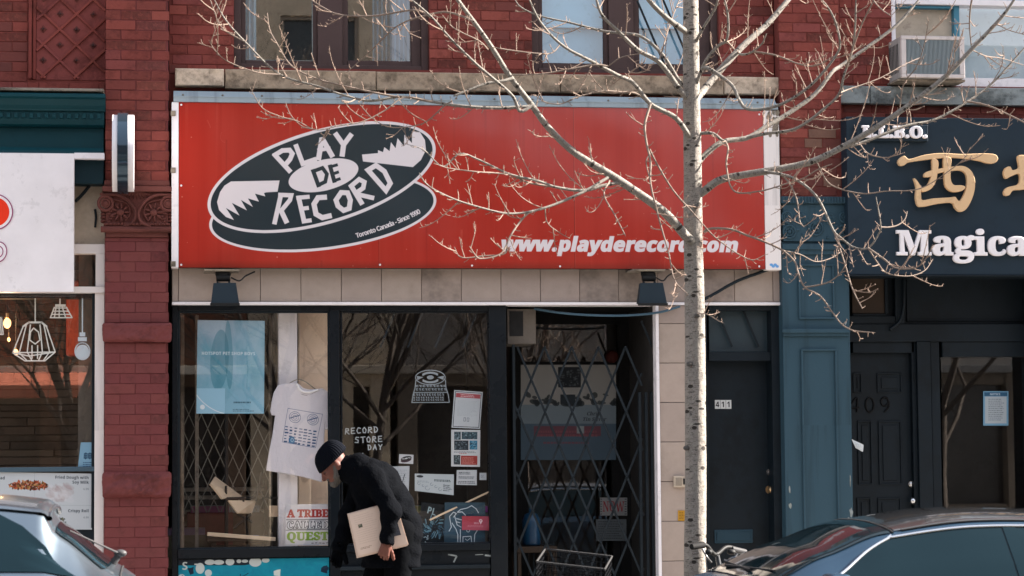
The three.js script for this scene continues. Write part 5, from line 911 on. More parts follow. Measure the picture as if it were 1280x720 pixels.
// right window
const stick = (a, b) => ({ group: undefined, curl: 0.0015, ...a });
sheet('notice', 'white notice with a red heading, tilted, in the right shop window', 'notice', [[568, 487.5], [603.5, 490], [600, 536], [564.5, 534.5]], -0.01, canvasTex(256, 330, (g, w, h) => { g.fillStyle = '#bfc6cc'; g.fillRect(0, 0, w, h); g.strokeStyle = '#26303a'; g.lineWidth = 5; g.strokeRect(12, 12, w - 24, h - 24); g.fillStyle = '#a85058'; g.fillRect(18, 24, w - 36, 38); lines(g, 60, 36, 130, 2, 14, '#e5d5d8', 5, 0.1); lines(g, 40, 90, 180, 14, 10, '#98a0a8', 2); g.strokeStyle = '#6a727a'; g.lineWidth = 4; g.strokeRect(104, 238, 16, 30); g.strokeRect(134, 238, 16, 30); }), stick());
sheet('notice', 'sheet of small photographs under the tilted notice in the right window', 'notice', [[564, 537], [600.5, 537.5], [600, 583.5], [564, 583]], -0.0105, canvasTex(256, 330, (g, w, h) => { g.fillStyle = '#c9ced2'; g.fillRect(0, 0, w, h); const im = (x, y, a, b, c) => { g.fillStyle = c; g.fillRect(x, y, a, b); for (let k = 0; k < 40; k++) { g.fillStyle = `rgba(${rnd() < 0.5 ? '10,20,28' : '170,190,200'},0.4)`; g.fillRect(x + rnd() * (a - 14), y + rnd() * (b - 12), 5 + rnd() * 12, 4 + rnd() * 10); } }; im(26, 18, 58, 72, '#2e4450'); im(92, 18, 138, 66, '#35505c'); im(26, 96, 126, 86, '#25323c'); im(162, 96, 68, 80, '#2f7da0'); lines(g, 26, 196, 200, 2, 9, '#5a626a', 4, 0.1); lines(g, 70, 212, 90, 1, 9, '#a8524c', 5); im(22, 228, 58, 84, '#38444a'); g.fillStyle = '#9c3a36'; g.fillRect(86, 232, 146, 82); lines(g, 98, 248, 120, 6, 11, '#d59a90', 4); }), stick());
sheet('sticker', 'small white sticker with a tilted record drawing in the right window', 'sticker', [[499, 567.5], [517, 568.5], [516.5, 580], [498.5, 579]], -0.0095, canvasTex(192, 128, (g, w, h) => { g.fillStyle = '#c8ccd2'; g.fillRect(0, 0, w, h); for (const [y, c] of [[78, '#3a2436'], [56, '#1c2028']]) { g.fillStyle = c; g.beginPath(); g.ellipse(96, y, 74, 30, -0.3, 0, 7); g.fill(); } g.fillStyle = '#c8ccd2'; g.beginPath(); g.ellipse(96, 56, 22, 9, -0.3, 0, 7); g.fill(); g.fillRect(40, 60, 34, 10); g.fillRect(120, 40, 34, 10); }), stick());
sheet('notice', 'white sheet half hidden behind the stooping person', 'notice', [[489, 583], [512, 582.5], [511, 615], [488, 613]], -0.0105, canvasTex(128, 192, (g, w, h) => { g.fillStyle = '#b9c0c8'; g.fillRect(0, 0, w, h); lines(g, 50, 30, 60, 10, 14, '#76808a', 3); g.strokeStyle = '#28303c'; g.lineWidth = 5; g.beginPath(); g.moveTo(60, 70); g.lineTo(80, 130); g.lineTo(96, 60); g.stroke(); }), stick());
sheet('flyer', 'wide white flyer with small drawings in the right window', 'flyer', [[518.5, 592], [567.5, 593], [567, 619], [518.5, 613.5]], -0.0112, canvasTex(384, 200, (g, w, h) => { g.fillStyle = '#bcc6cc'; g.fillRect(0, 0, w, h); g.fillStyle = '#2a3238'; g.beginPath(); g.ellipse(50, 30, 34, 14, 0, 0, 7); g.fill(); lines(g, 190, 60, 170, 2, 12, '#4c5c60', 9, 0.1); for (let k = 0; k < 8; k++) { g.strokeStyle = '#7b868e'; g.lineWidth = 4; g.beginPath(); g.arc(40 + k * 42, 110 + (k % 3) * 22, 10 + rnd() * 12, 0, 5); g.stroke(); } lines(g, 280, 110, 90, 4, 18, '#5c666e', 8); lines(g, 20, 80, 120, 2, 12, '#818b92', 4); }), stick());
sheet('notice', 'small white notice with three rows of writing, right of the wide flyer', 'notice', [[571, 587.5], [596, 587.5], [596, 606.5], [570.5, 606]], -0.0102, canvasTex(192, 144, (g, w, h) => { g.fillStyle = '#bfc5cb'; g.fillRect(0, 0, w, h); lines(g, 20, 24, 120, 2, 14, '#4c545c', 9, 0.2); lines(g, 20, 66, 150, 2, 12, '#4c545c', 7, 0.1); lines(g, 14, 112, 165, 2, 14, '#4c545c', 8, 0.05); }), stick());
sheet('sticker', 'tiny pale sticker near the right post of the right window', 'sticker', rect(599.5, 591, 608, 600), -0.0102, canvasTex(64, 64, (g) => { g.fillStyle = '#bac2ca'; g.fillRect(0, 0, 64, 64); lines(g, 14, 22, 34, 3, 10, '#76828c', 4); }), stick());
sheet('poster', 'dark teal poster with a white line drawing of a figure, low in the right window', 'poster', [[556, 628], [606.5, 628], [606.5, 679.5], [555, 679.5]], -0.03, canvasTex(384, 384, (g, w, h) => {
  g.fillStyle = '#2f4a5a'; g.fillRect(0, 0, w, h); for (let k = 0; k < 70; k++) { g.fillStyle = `rgba(${rnd() < 0.5 ? '24,52,70' : '80,120,140'},0.12)`; g.fillRect(rnd() * w, rnd() * h, 40 + rnd() * 140, 3 + rnd() * 20); }
  g.strokeStyle = '#c4d0da'; g.lineWidth = 8; g.lineJoin = 'round'; const q = (...p) => { g.beginPath(); p.forEach((a, i) => i ? g.lineTo(...a) : g.moveTo(...a)); g.stroke(); };
  q([120, 92], [150, 66], [215, 52], [255, 30], [300, 62], [322, 100]); q([120, 92], [165, 88], [200, 122]); q([85, 90], [48, 130], [54, 170], [66, 230], [44, 270]); q([85, 90], [110, 104], [84, 140]); q([70, 190], [110, 250], [128, 300], [128, 380]); q([150, 250], [152, 380]); q([176, 380], [176, 320], [250, 316], [260, 380]); q([282, 380], [286, 300], [310, 260]); q([96, 130], [120, 210], [160, 232]); q([110, 150], [190, 170]); q([110, 180], [150, 190]); g.lineWidth = 6; g.beginPath(); g.arc(224, 262, 14, 0, 7); g.stroke(); q([196, 340], [218, 356], [240, 336]);
}), { curl: 0.002 });
sheet('card', 'red card leaning on the dark teal poster', 'card', [[577.5, 645], [614, 645.5], [614, 663], [577.5, 662.5]], -0.008, canvasTex(256, 128, (g, w, h) => { g.fillStyle = '#a93a4a'; g.fillRect(0, 0, w, h); g.fillStyle = '#dfc9cf'; g.beginPath(); g.arc(164, 42, 15, 0, 7); g.fill(); g.beginPath(); g.moveTo(154, 52); g.lineTo(164, 76); g.lineTo(174, 52); g.fill(); g.fillStyle = '#a93a4a'; g.beginPath(); g.arc(164, 42, 6, 0, 7); g.fill(); lines(g, 106, 60, 40, 2, 9, '#d3a6ae', 5, 0); lines(g, 50, 86, 150, 2, 10, '#cf8f9a', 3, 0.1); }), stick());
sheet('record_sleeve', 'dark round-patterned record sleeve beside the teal poster', 'record sleeve', [[527, 627], [560, 632], [556, 679.5], [520, 679.5]], -0.05, canvasTex(256, 320, (g, w, h) => { g.fillStyle = '#10171d'; g.fillRect(0, 0, w, h); g.fillStyle = '#9fb6bd'; g.font = 'bold 76px sans-serif'; g.save(); g.rotate(0.16); g.fillText('PL', 70, 70); g.restore(); g.strokeStyle = '#5f8496'; for (let k = 0; k < 60; k++) { const a = rnd() * 6.28, r = 20 + rnd() * 80; g.lineWidth = 3 + rnd() * 9; g.strokeStyle = rnd() < 0.5 ? '#6c94a6' : '#30566a'; g.beginPath(); g.moveTo(150 + r * Math.cos(a), 190 + r * Math.sin(a)); g.lineTo(150 + (r + 30) * Math.cos(a + 0.3), 190 + (r + 30) * Math.sin(a + 0.3)); g.stroke(); } for (let k = 0; k < 18; k++) { g.fillStyle = '#9fb0b6'; g.fillRect(20 + rnd() * 90, 250 + rnd() * 60, 4 + rnd() * 12, 3 + rnd() * 9); } }), { curl: 0.002 });
one('wooden_stick', 'pale wooden stick leaning across the lower right window', 'stick', bar(at(537, 650, -0.02), at(613, 614, -0.06), 0.014), M.cream);
// white drawings and handwriting on the glass
const decalMat = (tex) => mat([0.8, 0.8, 0.8], 0.7, { map: tex, alphaMap: null, transparent: true, alphaTest: 0.4 });
function glassDecal(name, label, a, b, c, d, z, w, h, draw) {
  const r = R(a, b, c, d, z), tex = canvasTex(w, h, draw); return one(name, label, 'window decal', new THREE.PlaneGeometry(r.x1 - r.x0, r.y1 - r.y0).translate((r.x0 + r.x1) / 2, (r.y0 + r.y1) / 2, z), decalMat(tex));
}
glassDecal('window_decal', 'white stencil of two records over lines of text on the right window', 513, 461, 563, 505, -0.004, 400, 352, (g, w, h) => {
  g.strokeStyle = g.fillStyle = '#a3adb4'; g.lineWidth = 8; const q = (...p) => { g.beginPath(); p.forEach((a, i) => i ? g.lineTo(...a) : g.moveTo(...a)); g.stroke(); };
  g.beginPath(); g.ellipse(200, 86, 148, 72, 0, 0, 7); g.stroke(); g.beginPath(); g.ellipse(200, 86, 34, 20, 0, 0, 7); g.fill();
  for (let k = 0; k < 14; k++) { const a2 = -2.5 + k * 0.14; g.fillRect(200 + 90 * Math.cos(a2) - 8, 86 + 48 * Math.sin(a2) - 9, 15, 20); g.fillRect(200 - 90 * Math.cos(a2) - 8, 86 - 48 * Math.sin(a2) - 9, 15, 20); }
  g.beginPath(); g.moveTo(64, 70); g.lineTo(130, 84); g.lineTo(70, 112); g.fill(); g.beginPath(); g.moveTo(336, 70); g.lineTo(270, 84); g.lineTo(330, 112); g.fill();
  q([56, 110], [46, 190], [26, 260], [14, 336], [388, 336], [378, 262], [356, 190], [350, 110]); q([36, 236], [368, 236]);
  for (const [y, n, s] of [[172, 9, 22], [206, 10, 20], [258, 12, 22], [288, 13, 17], [312, 13, 14]]) { g.font = `bold ${s * 1.6}px sans-serif`; for (let k = 0; k < n; k++) { const x = 44 + (312 / n) * k + (y > 230 ? -14 : 10); g.fillRect(x, y - s * 0.5, 312 / n - 9, s * 0.34); g.fillRect(x + (k % 2) * 8, y - s * 0.5, 7, s); g.fillRect(x + 6, y + s * 0.2, 312 / n - 14, s * 0.3); } }
});
glassDecal('window_decal', 'handwritten white words RECORD STORE DAY on the right window', 429, 531, 484, 570, -0.004, 440, 312, (g, w, h) => {
  g.strokeStyle = '#b9c0c4'; g.lineWidth = 10; g.lineCap = 'round'; g.lineJoin = 'round';
  const G = { R: [[[0, 1], [0.1, 0.05], [0.6, 0.1], [0.65, 0.4], [0.1, 0.5], [0.75, 1]]], E: [[[0.7, 0], [0.05, 0.05], [0.05, 0.95], [0.75, 0.92]], [[0.05, 0.5], [0.6, 0.45]]], C: [[[0.75, 0.12], [0.3, 0.02], [0, 0.5], [0.25, 0.95], [0.75, 0.88]]], O: [[[0.4, 0], [0.05, 0.35], [0.15, 0.9], [0.6, 0.95], [0.75, 0.45], [0.4, 0]]], D: [[[0.1, 0.05], [0.12, 1], [0.6, 0.85], [0.75, 0.45], [0.5, 0.08], [0, 0.02]]], S: [[[0.75, 0.08], [0.25, 0.02], [0.1, 0.35], [0.65, 0.55], [0.6, 0.95], [0, 0.92]]], T: [[[0, 0.08], [0.85, 0]], [[0.42, 0.05], [0.45, 1]]], A: [[[0, 1], [0.4, 0], [0.75, 1]], [[0.15, 0.65], [0.65, 0.6]]], Y: [[[0, 0], [0.4, 0.5], [0.8, 0]], [[0.4, 0.5], [0.35, 1]]] };
  const word = (t, x, y, s, adv, tilt) => [...t].forEach((ch, i) => G[ch].forEach(l => { g.beginPath(); l.forEach(([a, b], k) => g[k ? 'lineTo' : 'moveTo'](x + i * adv + a * s * 0.85, y + i * tilt + b * s)); g.stroke(); }));
  word('RECORD', 22, 34, 58, 57, -3); word('STORE', 118, 122, 58, 58, -2); word('DAY', 246, 202, 50, 54, -2);
  word('A', 190, 284, 16, 30, 0);
});
// ---------- inside the left shop window ----------
{
  const r = R(348, 386, 372, 692, -0.14);
  one('display_column', 'white square column behind the T-shirt in the left shop window', 'column', box(r.x0, r.x1, 0.12, FLOOR2 - 0.1, -0.32, -0.14, 0.006), M.white);
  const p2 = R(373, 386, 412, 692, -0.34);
  one('reflection_board', 'beige board added right of the white column, standing in for a bright mirrored facade', 'board', box(p2.x0, p2.x1 + 0.05, 0.12, FLOOR2 - 0.1, -0.4, -0.34, 0.004), mat(P(222, 196, 174, 0.84), 0.8, { map: T.paint }));  // added board, its pale colour stands in for a sunlit facade mirrored in the glass
  // folding lattice gate standing inside the window
  const z = -0.5, g = thing('window_gate', 'pale folding lattice gate inside the left shop window', 'gate', [X(285, z, 600), 0.12, z]);
  const a = R(228, 500, 338, 640, z), k = 0.44, dx = (a.x1 - a.x0) / 7;
  for (const s of [1, -1]) for (let i = -9; i < 18; i++) {
    let p = V(a.x0 + i * dx, a.y1, z + s * 0.004), q = V(a.x0 + i * dx + s * k * (a.y1 - a.y0), a.y0, z + s * 0.004);
    const t0 = Math.max(0, ...[a.x0, a.x1].map(L => { const t = (L - p.x) / (q.x - p.x); return ((s > 0) === (L === a.x0)) ? t : 0; })), t1 = Math.min(1, ...[a.x0, a.x1].map(L => { const t = (L - p.x) / (q.x - p.x); return ((s > 0) === (L === a.x1)) ? t : 1; }));
    if (t1 - t0 < 0.06) continue; const A = p.clone().lerp(q, t0), B = p.clone().lerp(q, t1); part('lattice_bar', bar(A, B, 0.007, 0.004), M.ironLight, g);
  }
  for (const px of [228, 246, 283, 338]) { const xx = X(px, z, 560); part('upright', box(xx - 0.014, xx + 0.014, 0.13, Y(394, z, px), z - 0.02, z + 0.02, 0.003), px === 283 ? M.iron : M.stoneDark, g); }
  // display stand: two tilted cream boards on dark tube legs
  const zt = -0.3, st = thing('display_stand', 'cream tilted boards on dark metal legs in the left shop window', 'stand', [X(300, zt, 640), Y(680, zt, 300), zt]);
  const Q = (x, y, zz) => at(210 + x / 4, 540 + y / 4, zz);
  const board = (q, m) => { const pos = []; const f = q.map(([x, y, zz]) => Q(x, y, zz)), n = f[1].clone().sub(f[0]).cross(f[3].clone().sub(f[0])).normalize().multiplyScalar(0.014), b = f.map(v => v.clone().add(n)); const quad = (i, j, k2, l) => { for (const v of [i, j, k2, i, k2, l]) pos.push(v.x, v.y, v.z); }; quad(...f); quad(b[3], b[2], b[1], b[0]); for (let i = 0; i < 4; i++) { const j = (i + 1) % 4; quad(f[i], b[i], b[j], f[j]); } const gg = new THREE.BufferGeometry(); gg.setAttribute('position', new THREE.Float32BufferAttribute(pos, 3)); gg.computeVertexNormals(); part('board', uvBox(gg), m, st); };
  board([[213, 258, -0.22], [236, 222, -0.34], [372, 322, -0.34], [272, 332, -0.22]], M.cream); board([[298, 346, -0.2], [344, 408, -0.18], [416, 410, -0.3], [438, 346, -0.32]], M.cream); board([[505, 368, -0.2], [505, 424, -0.2], [548, 424, -0.26], [548, 368, -0.26]], M.cream);
  part('frame', merge([[[290, 270], [290, 330]], [[270, 332], [445, 330]], [[376, 336], [376, 408]], [[345, 408], [420, 450]], [[416, 410], [330, 480]], [[380, 420], [400, 520]], [[508, 424], [522, 500]], [[438, 346], [470, 200]], [[470, 330], [575, 330]]].map(([p, q]) => rod(Q(...p, -0.25), Q(...q, -0.28), 0.01))), M.blackPlastic, st);
  const tb = thing('display_table', 'dark display table with a pale front edge in the left shop window', 'table', [X(300, -0.2, 680), 0.12, -0.25]);
  const e0 = Q(196, 510, -0.12), e1 = Q(538, 536, -0.12);
  part('front_edge', bar(e0, e1, 0.03, 0.02), M.cream, tb);
  part('tabletop', box(e0.x, e1.x, e1.y - 0.012, e1.y + 0.012, -0.75, -0.14, 0.004), M.woodDark, tb);
  for (const x of [e0.x + 0.05, e1.x - 0.05]) for (const zz of [-0.7, -0.2]) part('leg', box(x - 0.02, x + 0.02, 0.12, e1.y - 0.013, zz - 0.02, zz + 0.02), M.woodDark, tb);
  const jar = Q(432, 498, -0.2); one('dish', 'small blue dish on the display table', 'dish', new THREE.LatheGeometry([[0, 0], [0.03, 0], [0.04, 0.008], [0.036, 0.012], [0.026, 0.006], [0, 0.006]].map(p => new THREE.Vector2(...p)), 24).translate(jar.x, e1.y + 0.013, -0.3), mat([0.1, 0.13, 0.5], 0.3));
  // crates of records further in
  let n = 0;
  for (const [px, py, zz, c] of [[262, 640, -1.2, [0.22, 0.05, 0.04]], [300, 640, -1.3, [0.16, 0.1, 0.06]], [232, 668, -0.9, [0.16, 0.15, 0.1]], [470, 640, -1.4, [0.1, 0.08, 0.06]], [520, 640, -1.5, [0.1, 0.08, 0.06]], [585, 640, -1.5, [0.1, 0.08, 0.06]]]) {
    const q = at(px, py, zz), w = 0.36, labs = ['red record crate behind the display stand', 'brown record crate right of the red crate', 'olive record crate at the left end of the window', 'brown record crate behind the stooping person', 'brown record crate under the wide flyer', 'brown record crate behind the teal poster'];
    const t = thing('record_crate', labs[n++], 'crate', [q.x, 0.12, zz]), m = mat(c, 0.8, { map: T.mottle }), y1 = q.y;
    part('stand', box(q.x - w / 2, q.x + w / 2, 0.12, y1 - 0.26, zz - w / 2, zz + w / 2), M.woodDark, t);
    part('crate_box', merge([box(q.x - w / 2, q.x + w / 2, y1 - 0.258, y1 - 0.24, zz - w / 2, zz + w / 2), box(q.x - w / 2, q.x + w / 2, y1 - 0.238, y1, zz + w / 2 - 0.014, zz + w / 2), box(q.x - w / 2, q.x + w / 2, y1 - 0.238, y1, zz - w / 2, zz - w / 2 + 0.014), box(q.x - w / 2, q.x - w / 2 + 0.014, y1 - 0.238, y1 - 0.002, zz - w / 2 + 0.016, zz + w / 2 - 0.016), box(q.x + w / 2 - 0.014, q.x + w / 2, y1 - 0.238, y1 - 0.002, zz - w / 2 + 0.016, zz + w / 2 - 0.016)]), m, t);
    for (let k = 0; k < 12; k++) part('record_sleeve', box(q.x - 0.15, q.x + 0.15, y1 - 0.23, y1 + 0.05, zz - 0.15 + k * 0.025, zz - 0.144 + k * 0.025, 0), mat([rr(0.04, 0.4), rr(0.04, 0.35), rr(0.04, 0.35)], 0.5), t);
  }
  const lf = thing('wall_shelf', 'pale slatted shelf with boxes at the back of the left window', 'shelf', [X(255, -1.9, 610), 0.12, -1.9]);
  const s0 = X(228, -1.9, 610), s1 = X(330, -1.9, 610);
  for (const py of [612, 622, 640, 655]) { const y = Y(py, -1.9, 270); part('shelf_board', box(s0, s1, y - 0.015, y + 0.015, -2.2, -1.9), M.creamWall, lf); }
  for (const xx of [s0 - 0.012, s1 + 0.012]) part('side_panel', box(xx - 0.011, xx + 0.011, 0.12, Y(600, -1.9, 270), -2.2, -1.9), M.woodDark, lf);
}
// ---------- inside the recess ----------
{
  const z = ZB + 0.012;
  sheet('poster', 'large grey poster with a dark square picture behind the scissor gate', 'poster', rect(651, 456, 770, 575), z, canvasTex(512, 512, (g, w, h) => {
    g.fillStyle = '#9a9a98'; g.fillRect(0, 0, w, h * 0.42); g.fillStyle = '#76858f'; g.fillRect(0, h * 0.42, w, h * 0.58); g.fillStyle = '#4c6070'; g.fillRect(0, h * 0.62, w, h * 0.38);
    g.fillStyle = '#20262c'; g.fillRect(200, 12, 122, 110); for (let k = 0; k < 60; k++) { g.fillStyle = `rgba(150,160,165,${rnd() * 0.5})`; g.fillRect(206 + rnd() * 104, 18 + rnd() * 92, 4 + rnd() * 14, 3 + rnd() * 8); }
    g.fillStyle = 'rgba(32,40,46,0.75)'; for (let k = 0; k < 40; k++) { const x = rnd() * w, y = 0.42 * h - 4 - rnd() * rnd() * 90 * (Math.abs(x - 256) / 256 + 0.2); g.beginPath(); g.ellipse(x, y, 6 + rnd() * 22, 4 + rnd() * 14, rnd(), 0, 7); g.fill(); }
    g.fillStyle = '#28323a'; g.fillRect(212, 160, 80, 50); g.fillStyle = '#1d252c'; g.font = 'italic bold 26px serif'; g.fillText('Chris', 352, 272); g.fillText('Tin Silver', 330, 302);
    g.fillStyle = '#6a4450'; g.fillRect(70, 330, 360, 54); g.fillStyle = '#8a4e56'; g.font = 'bold 44px sans-serif'; lines(g, 80, 360, 340, 2, 20, '#87505a', 12, 0.05); lines(g, 120, 420, 250, 1, 20, '#754a58', 10, 0.05); g.fillStyle = '#8e979c'; g.fillRect(300, 330, 40, 40);
  }));
  sheet('sign', 'white sign reading NOW in red letters behind the scissor gate', 'sign', rect(750, 622, 784, 644.5), z + 0.002, canvasTex(256, 160, (g, w, h) => { g.fillStyle = '#8a8d90'; g.fillRect(0, 0, w, h); g.strokeStyle = '#3a4a50'; g.lineWidth = 8; for (let k = 0; k < 7; k++) { g.beginPath(); g.moveTo(4, 14 + k * 22); g.lineTo(18, 14 + k * 22); g.moveTo(232, 14 + k * 22); g.lineTo(250, 14 + k * 22); g.stroke(); } g.fillStyle = '#8c3038'; g.font = 'bold 128px serif'; g.save(); g.translate(24, 124); g.scale(206 / g.measureText('NOW').width, 1); g.fillText('NOW', 0, 0); g.restore(); }));
  sheet('notice', 'grey typed notice just below the NOW sign', 'notice', rect(745, 649, 783, 676), z + 0.002, canvasTex(256, 192, (g, w, h) => { g.fillStyle = '#5d656b'; g.fillRect(0, 0, w, h); lines(g, 20, 22, 215, 8, 21, '#2c353c', 8, 0.2); }));
  const p = at(661, 662, -0.5); one('water_bottle_pack', 'blue translucent water jug behind the left side of the scissor gate', 'water jug', new THREE.LatheGeometry([[0, 0], [0.12, 0], [0.13, 0.02], [0.13, 0.14], [0.122, 0.155], [0.13, 0.17], [0.13, 0.28], [0.09, 0.35], [0.03, 0.37], [0.028, 0.42], [0, 0.42]].map(q => new THREE.Vector2(q[0] * 0.55, q[1] * 0.7)), 28).translate(p.x + 0.02, 0.78, -0.5), mat([0.01, 0.05, 0.11], 0.3));
  one('side_table', 'small dark stool carrying the blue water jug', 'stool', merge([box(p.x - 0.12, p.x + 0.2, 0.73, 0.779, -0.66, -0.34), ...[[-0.1, -0.64], [0.18, -0.64], [-0.1, -0.36], [0.18, -0.36]].map(([a, b]) => box(p.x + a - 0.015, p.x + a + 0.015, 0.12, 0.729, b - 0.015, b + 0.015))]), M.woodDark);
  const lt = at(771, 444, -0.7); one('fire_bell', 'dim red round bell high inside the recessed entrance', 'bell', merge([rod(V(lt.x, lt.y, ZB), V(lt.x, lt.y, ZB + 0.04), 0.055, 0.05, 20), ball(lt.x, lt.y, ZB + 0.04, 0.05, 1, 1, 0.5)]), mat([0.04, 0.006, 0.005], 0.7));
}
{ // intercom and yellow sticker on the tile column, notice and torn paper on the right
  const a = R(842, 595, 858, 609, 0.12); const t = thing('intercom', 'beige intercom box on the tile column beside the trunk', 'intercom', [(a.x0 + a.x1) / 2, a.y0, 0.1]);
  part('case', box(a.x0, a.x1, a.y0, a.y1, 0.099, 0.14, 0.006), M.creamWall, t); part('grille', box(a.x0 + 0.012, a.x1 - 0.04, a.y0 + 0.012, a.y1 - 0.012, 0.13, 0.143, 0.002), M.stoneDark, t); part('button', box(a.x1 - 0.03, a.x1 - 0.012, a.y0 + 0.02, a.y1 - 0.02, 0.13, 0.145, 0.002), M.blackPlastic, t);
  sheet('sticker', 'yellow sticker on the tile column below the intercom', 'sticker', rect(847.5, 638, 857, 651), 0.104, canvasTex(64, 96, (g) => { g.fillStyle = '#b98a2c'; g.fillRect(0, 0, 64, 96); lines(g, 10, 20, 44, 5, 14, '#6a4a18', 5); }));
  sheet('notice', 'blue-edged notice on the right shop\'s dark window', 'notice', rect(1229, 489, 1260.5, 532), -0.275, canvasTex(192, 256, (g, w, h) => { g.fillStyle = '#6f9ab8'; g.fillRect(0, 0, w, h); g.fillStyle = '#a9b4bc'; g.fillRect(14, 40, w - 28, h - 56); g.fillStyle = '#2d5878'; g.fillRect(8, 8, w - 16, 28); g.fillStyle = '#b8c8d4'; g.font = 'bold 22px sans-serif'; g.fillText('NOTICE', 50, 30); g.fillStyle = '#a9b4bc'; g.fillRect(14, 40, w - 28, h - 56); lines(g, 40, 60, 120, 12, 14, '#66727c', 5, 0.2); }));
  sheet('leaflet', 'torn white leaflet stuck on the edge of the blue-grey pilaster', 'leaflet', [[1065, 549], [1080, 556], [1079, 565], [1070, 560]], 0.2, canvasTex(64, 64, (g) => { g.fillStyle = '#cfd6da'; g.fillRect(0, 0, 64, 64); lines(g, 10, 20, 44, 4, 11, '#8a949c', 3); }), { curl: 0.01 });
}
{ // window air conditioner
  const z1 = 0.32, r = R(1127, 45, 1206, 97, z1), t = thing('air_conditioner', 'white window air conditioner on the sill of the right upper window', 'air conditioner', [(r.x0 + r.x1) / 2, r.y0, 0.1]);
  part('case', box(r.x0, r.x1, r.y0, r.y1, -0.15, z1 - 0.04, 0.008), mat(P(150, 148, 146), 0.6, { map: T.streak }), t);
  const w = 0.028; part('grille_frame', merge([box(r.x0, r.x1, r.y1 - w, r.y1, z1 - 0.039, z1, 0.004), box(r.x0, r.x1, r.y0, r.y0 + w, z1 - 0.039, z1, 0.004), box(r.x0, r.x0 + w * 1.4, r.y0 + w, r.y1 - w, z1 - 0.039, z1, 0.004), box(r.x1 - w * 1.4, r.x1, r.y0 + w, r.y1 - w, z1 - 0.039, z1, 0.004)]), mat(P(188, 180, 178, 0.84), 0.6, { map: T.streak }), t);
  part('coil', box(r.x0 + w * 1.4, r.x1 - w * 1.4, r.y0 + w, r.y1 - w, z1 - 0.038, z1 - 0.022, 0), mat(P(110, 120, 124), 0.6), t);
  const fins = []; for (let x = r.x0 + w * 1.6; x < r.x1 - w * 1.5; x += 0.0105) fins.push(box(x, x + 0.004, r.y0 + w, r.y1 - w, z1 - 0.022, z1 - 0.006, 0)); part('fin', merge(fins), mat(P(136, 146, 150), 0.5, { metalness: 0.3 }), t).userData.kind = 'stuff';
  part('louvre', merge(Array.from({ length: 7 }, (_, i) => box(r.x0 - 0.002, r.x0 + 0.001, r.y0 + 0.05, r.y1 - 0.05, z1 - 0.1 - i * 0.035, z1 - 0.085 - i * 0.035, 0))), M.rubber, t);
  part('support_rail', box(r.x0 - 0.02, r.x1 + 0.02, r.y0 - 0.02, r.y0 - 0.002, 0.0, z1 - 0.06, 0.003), M.stoneDark, t);
}
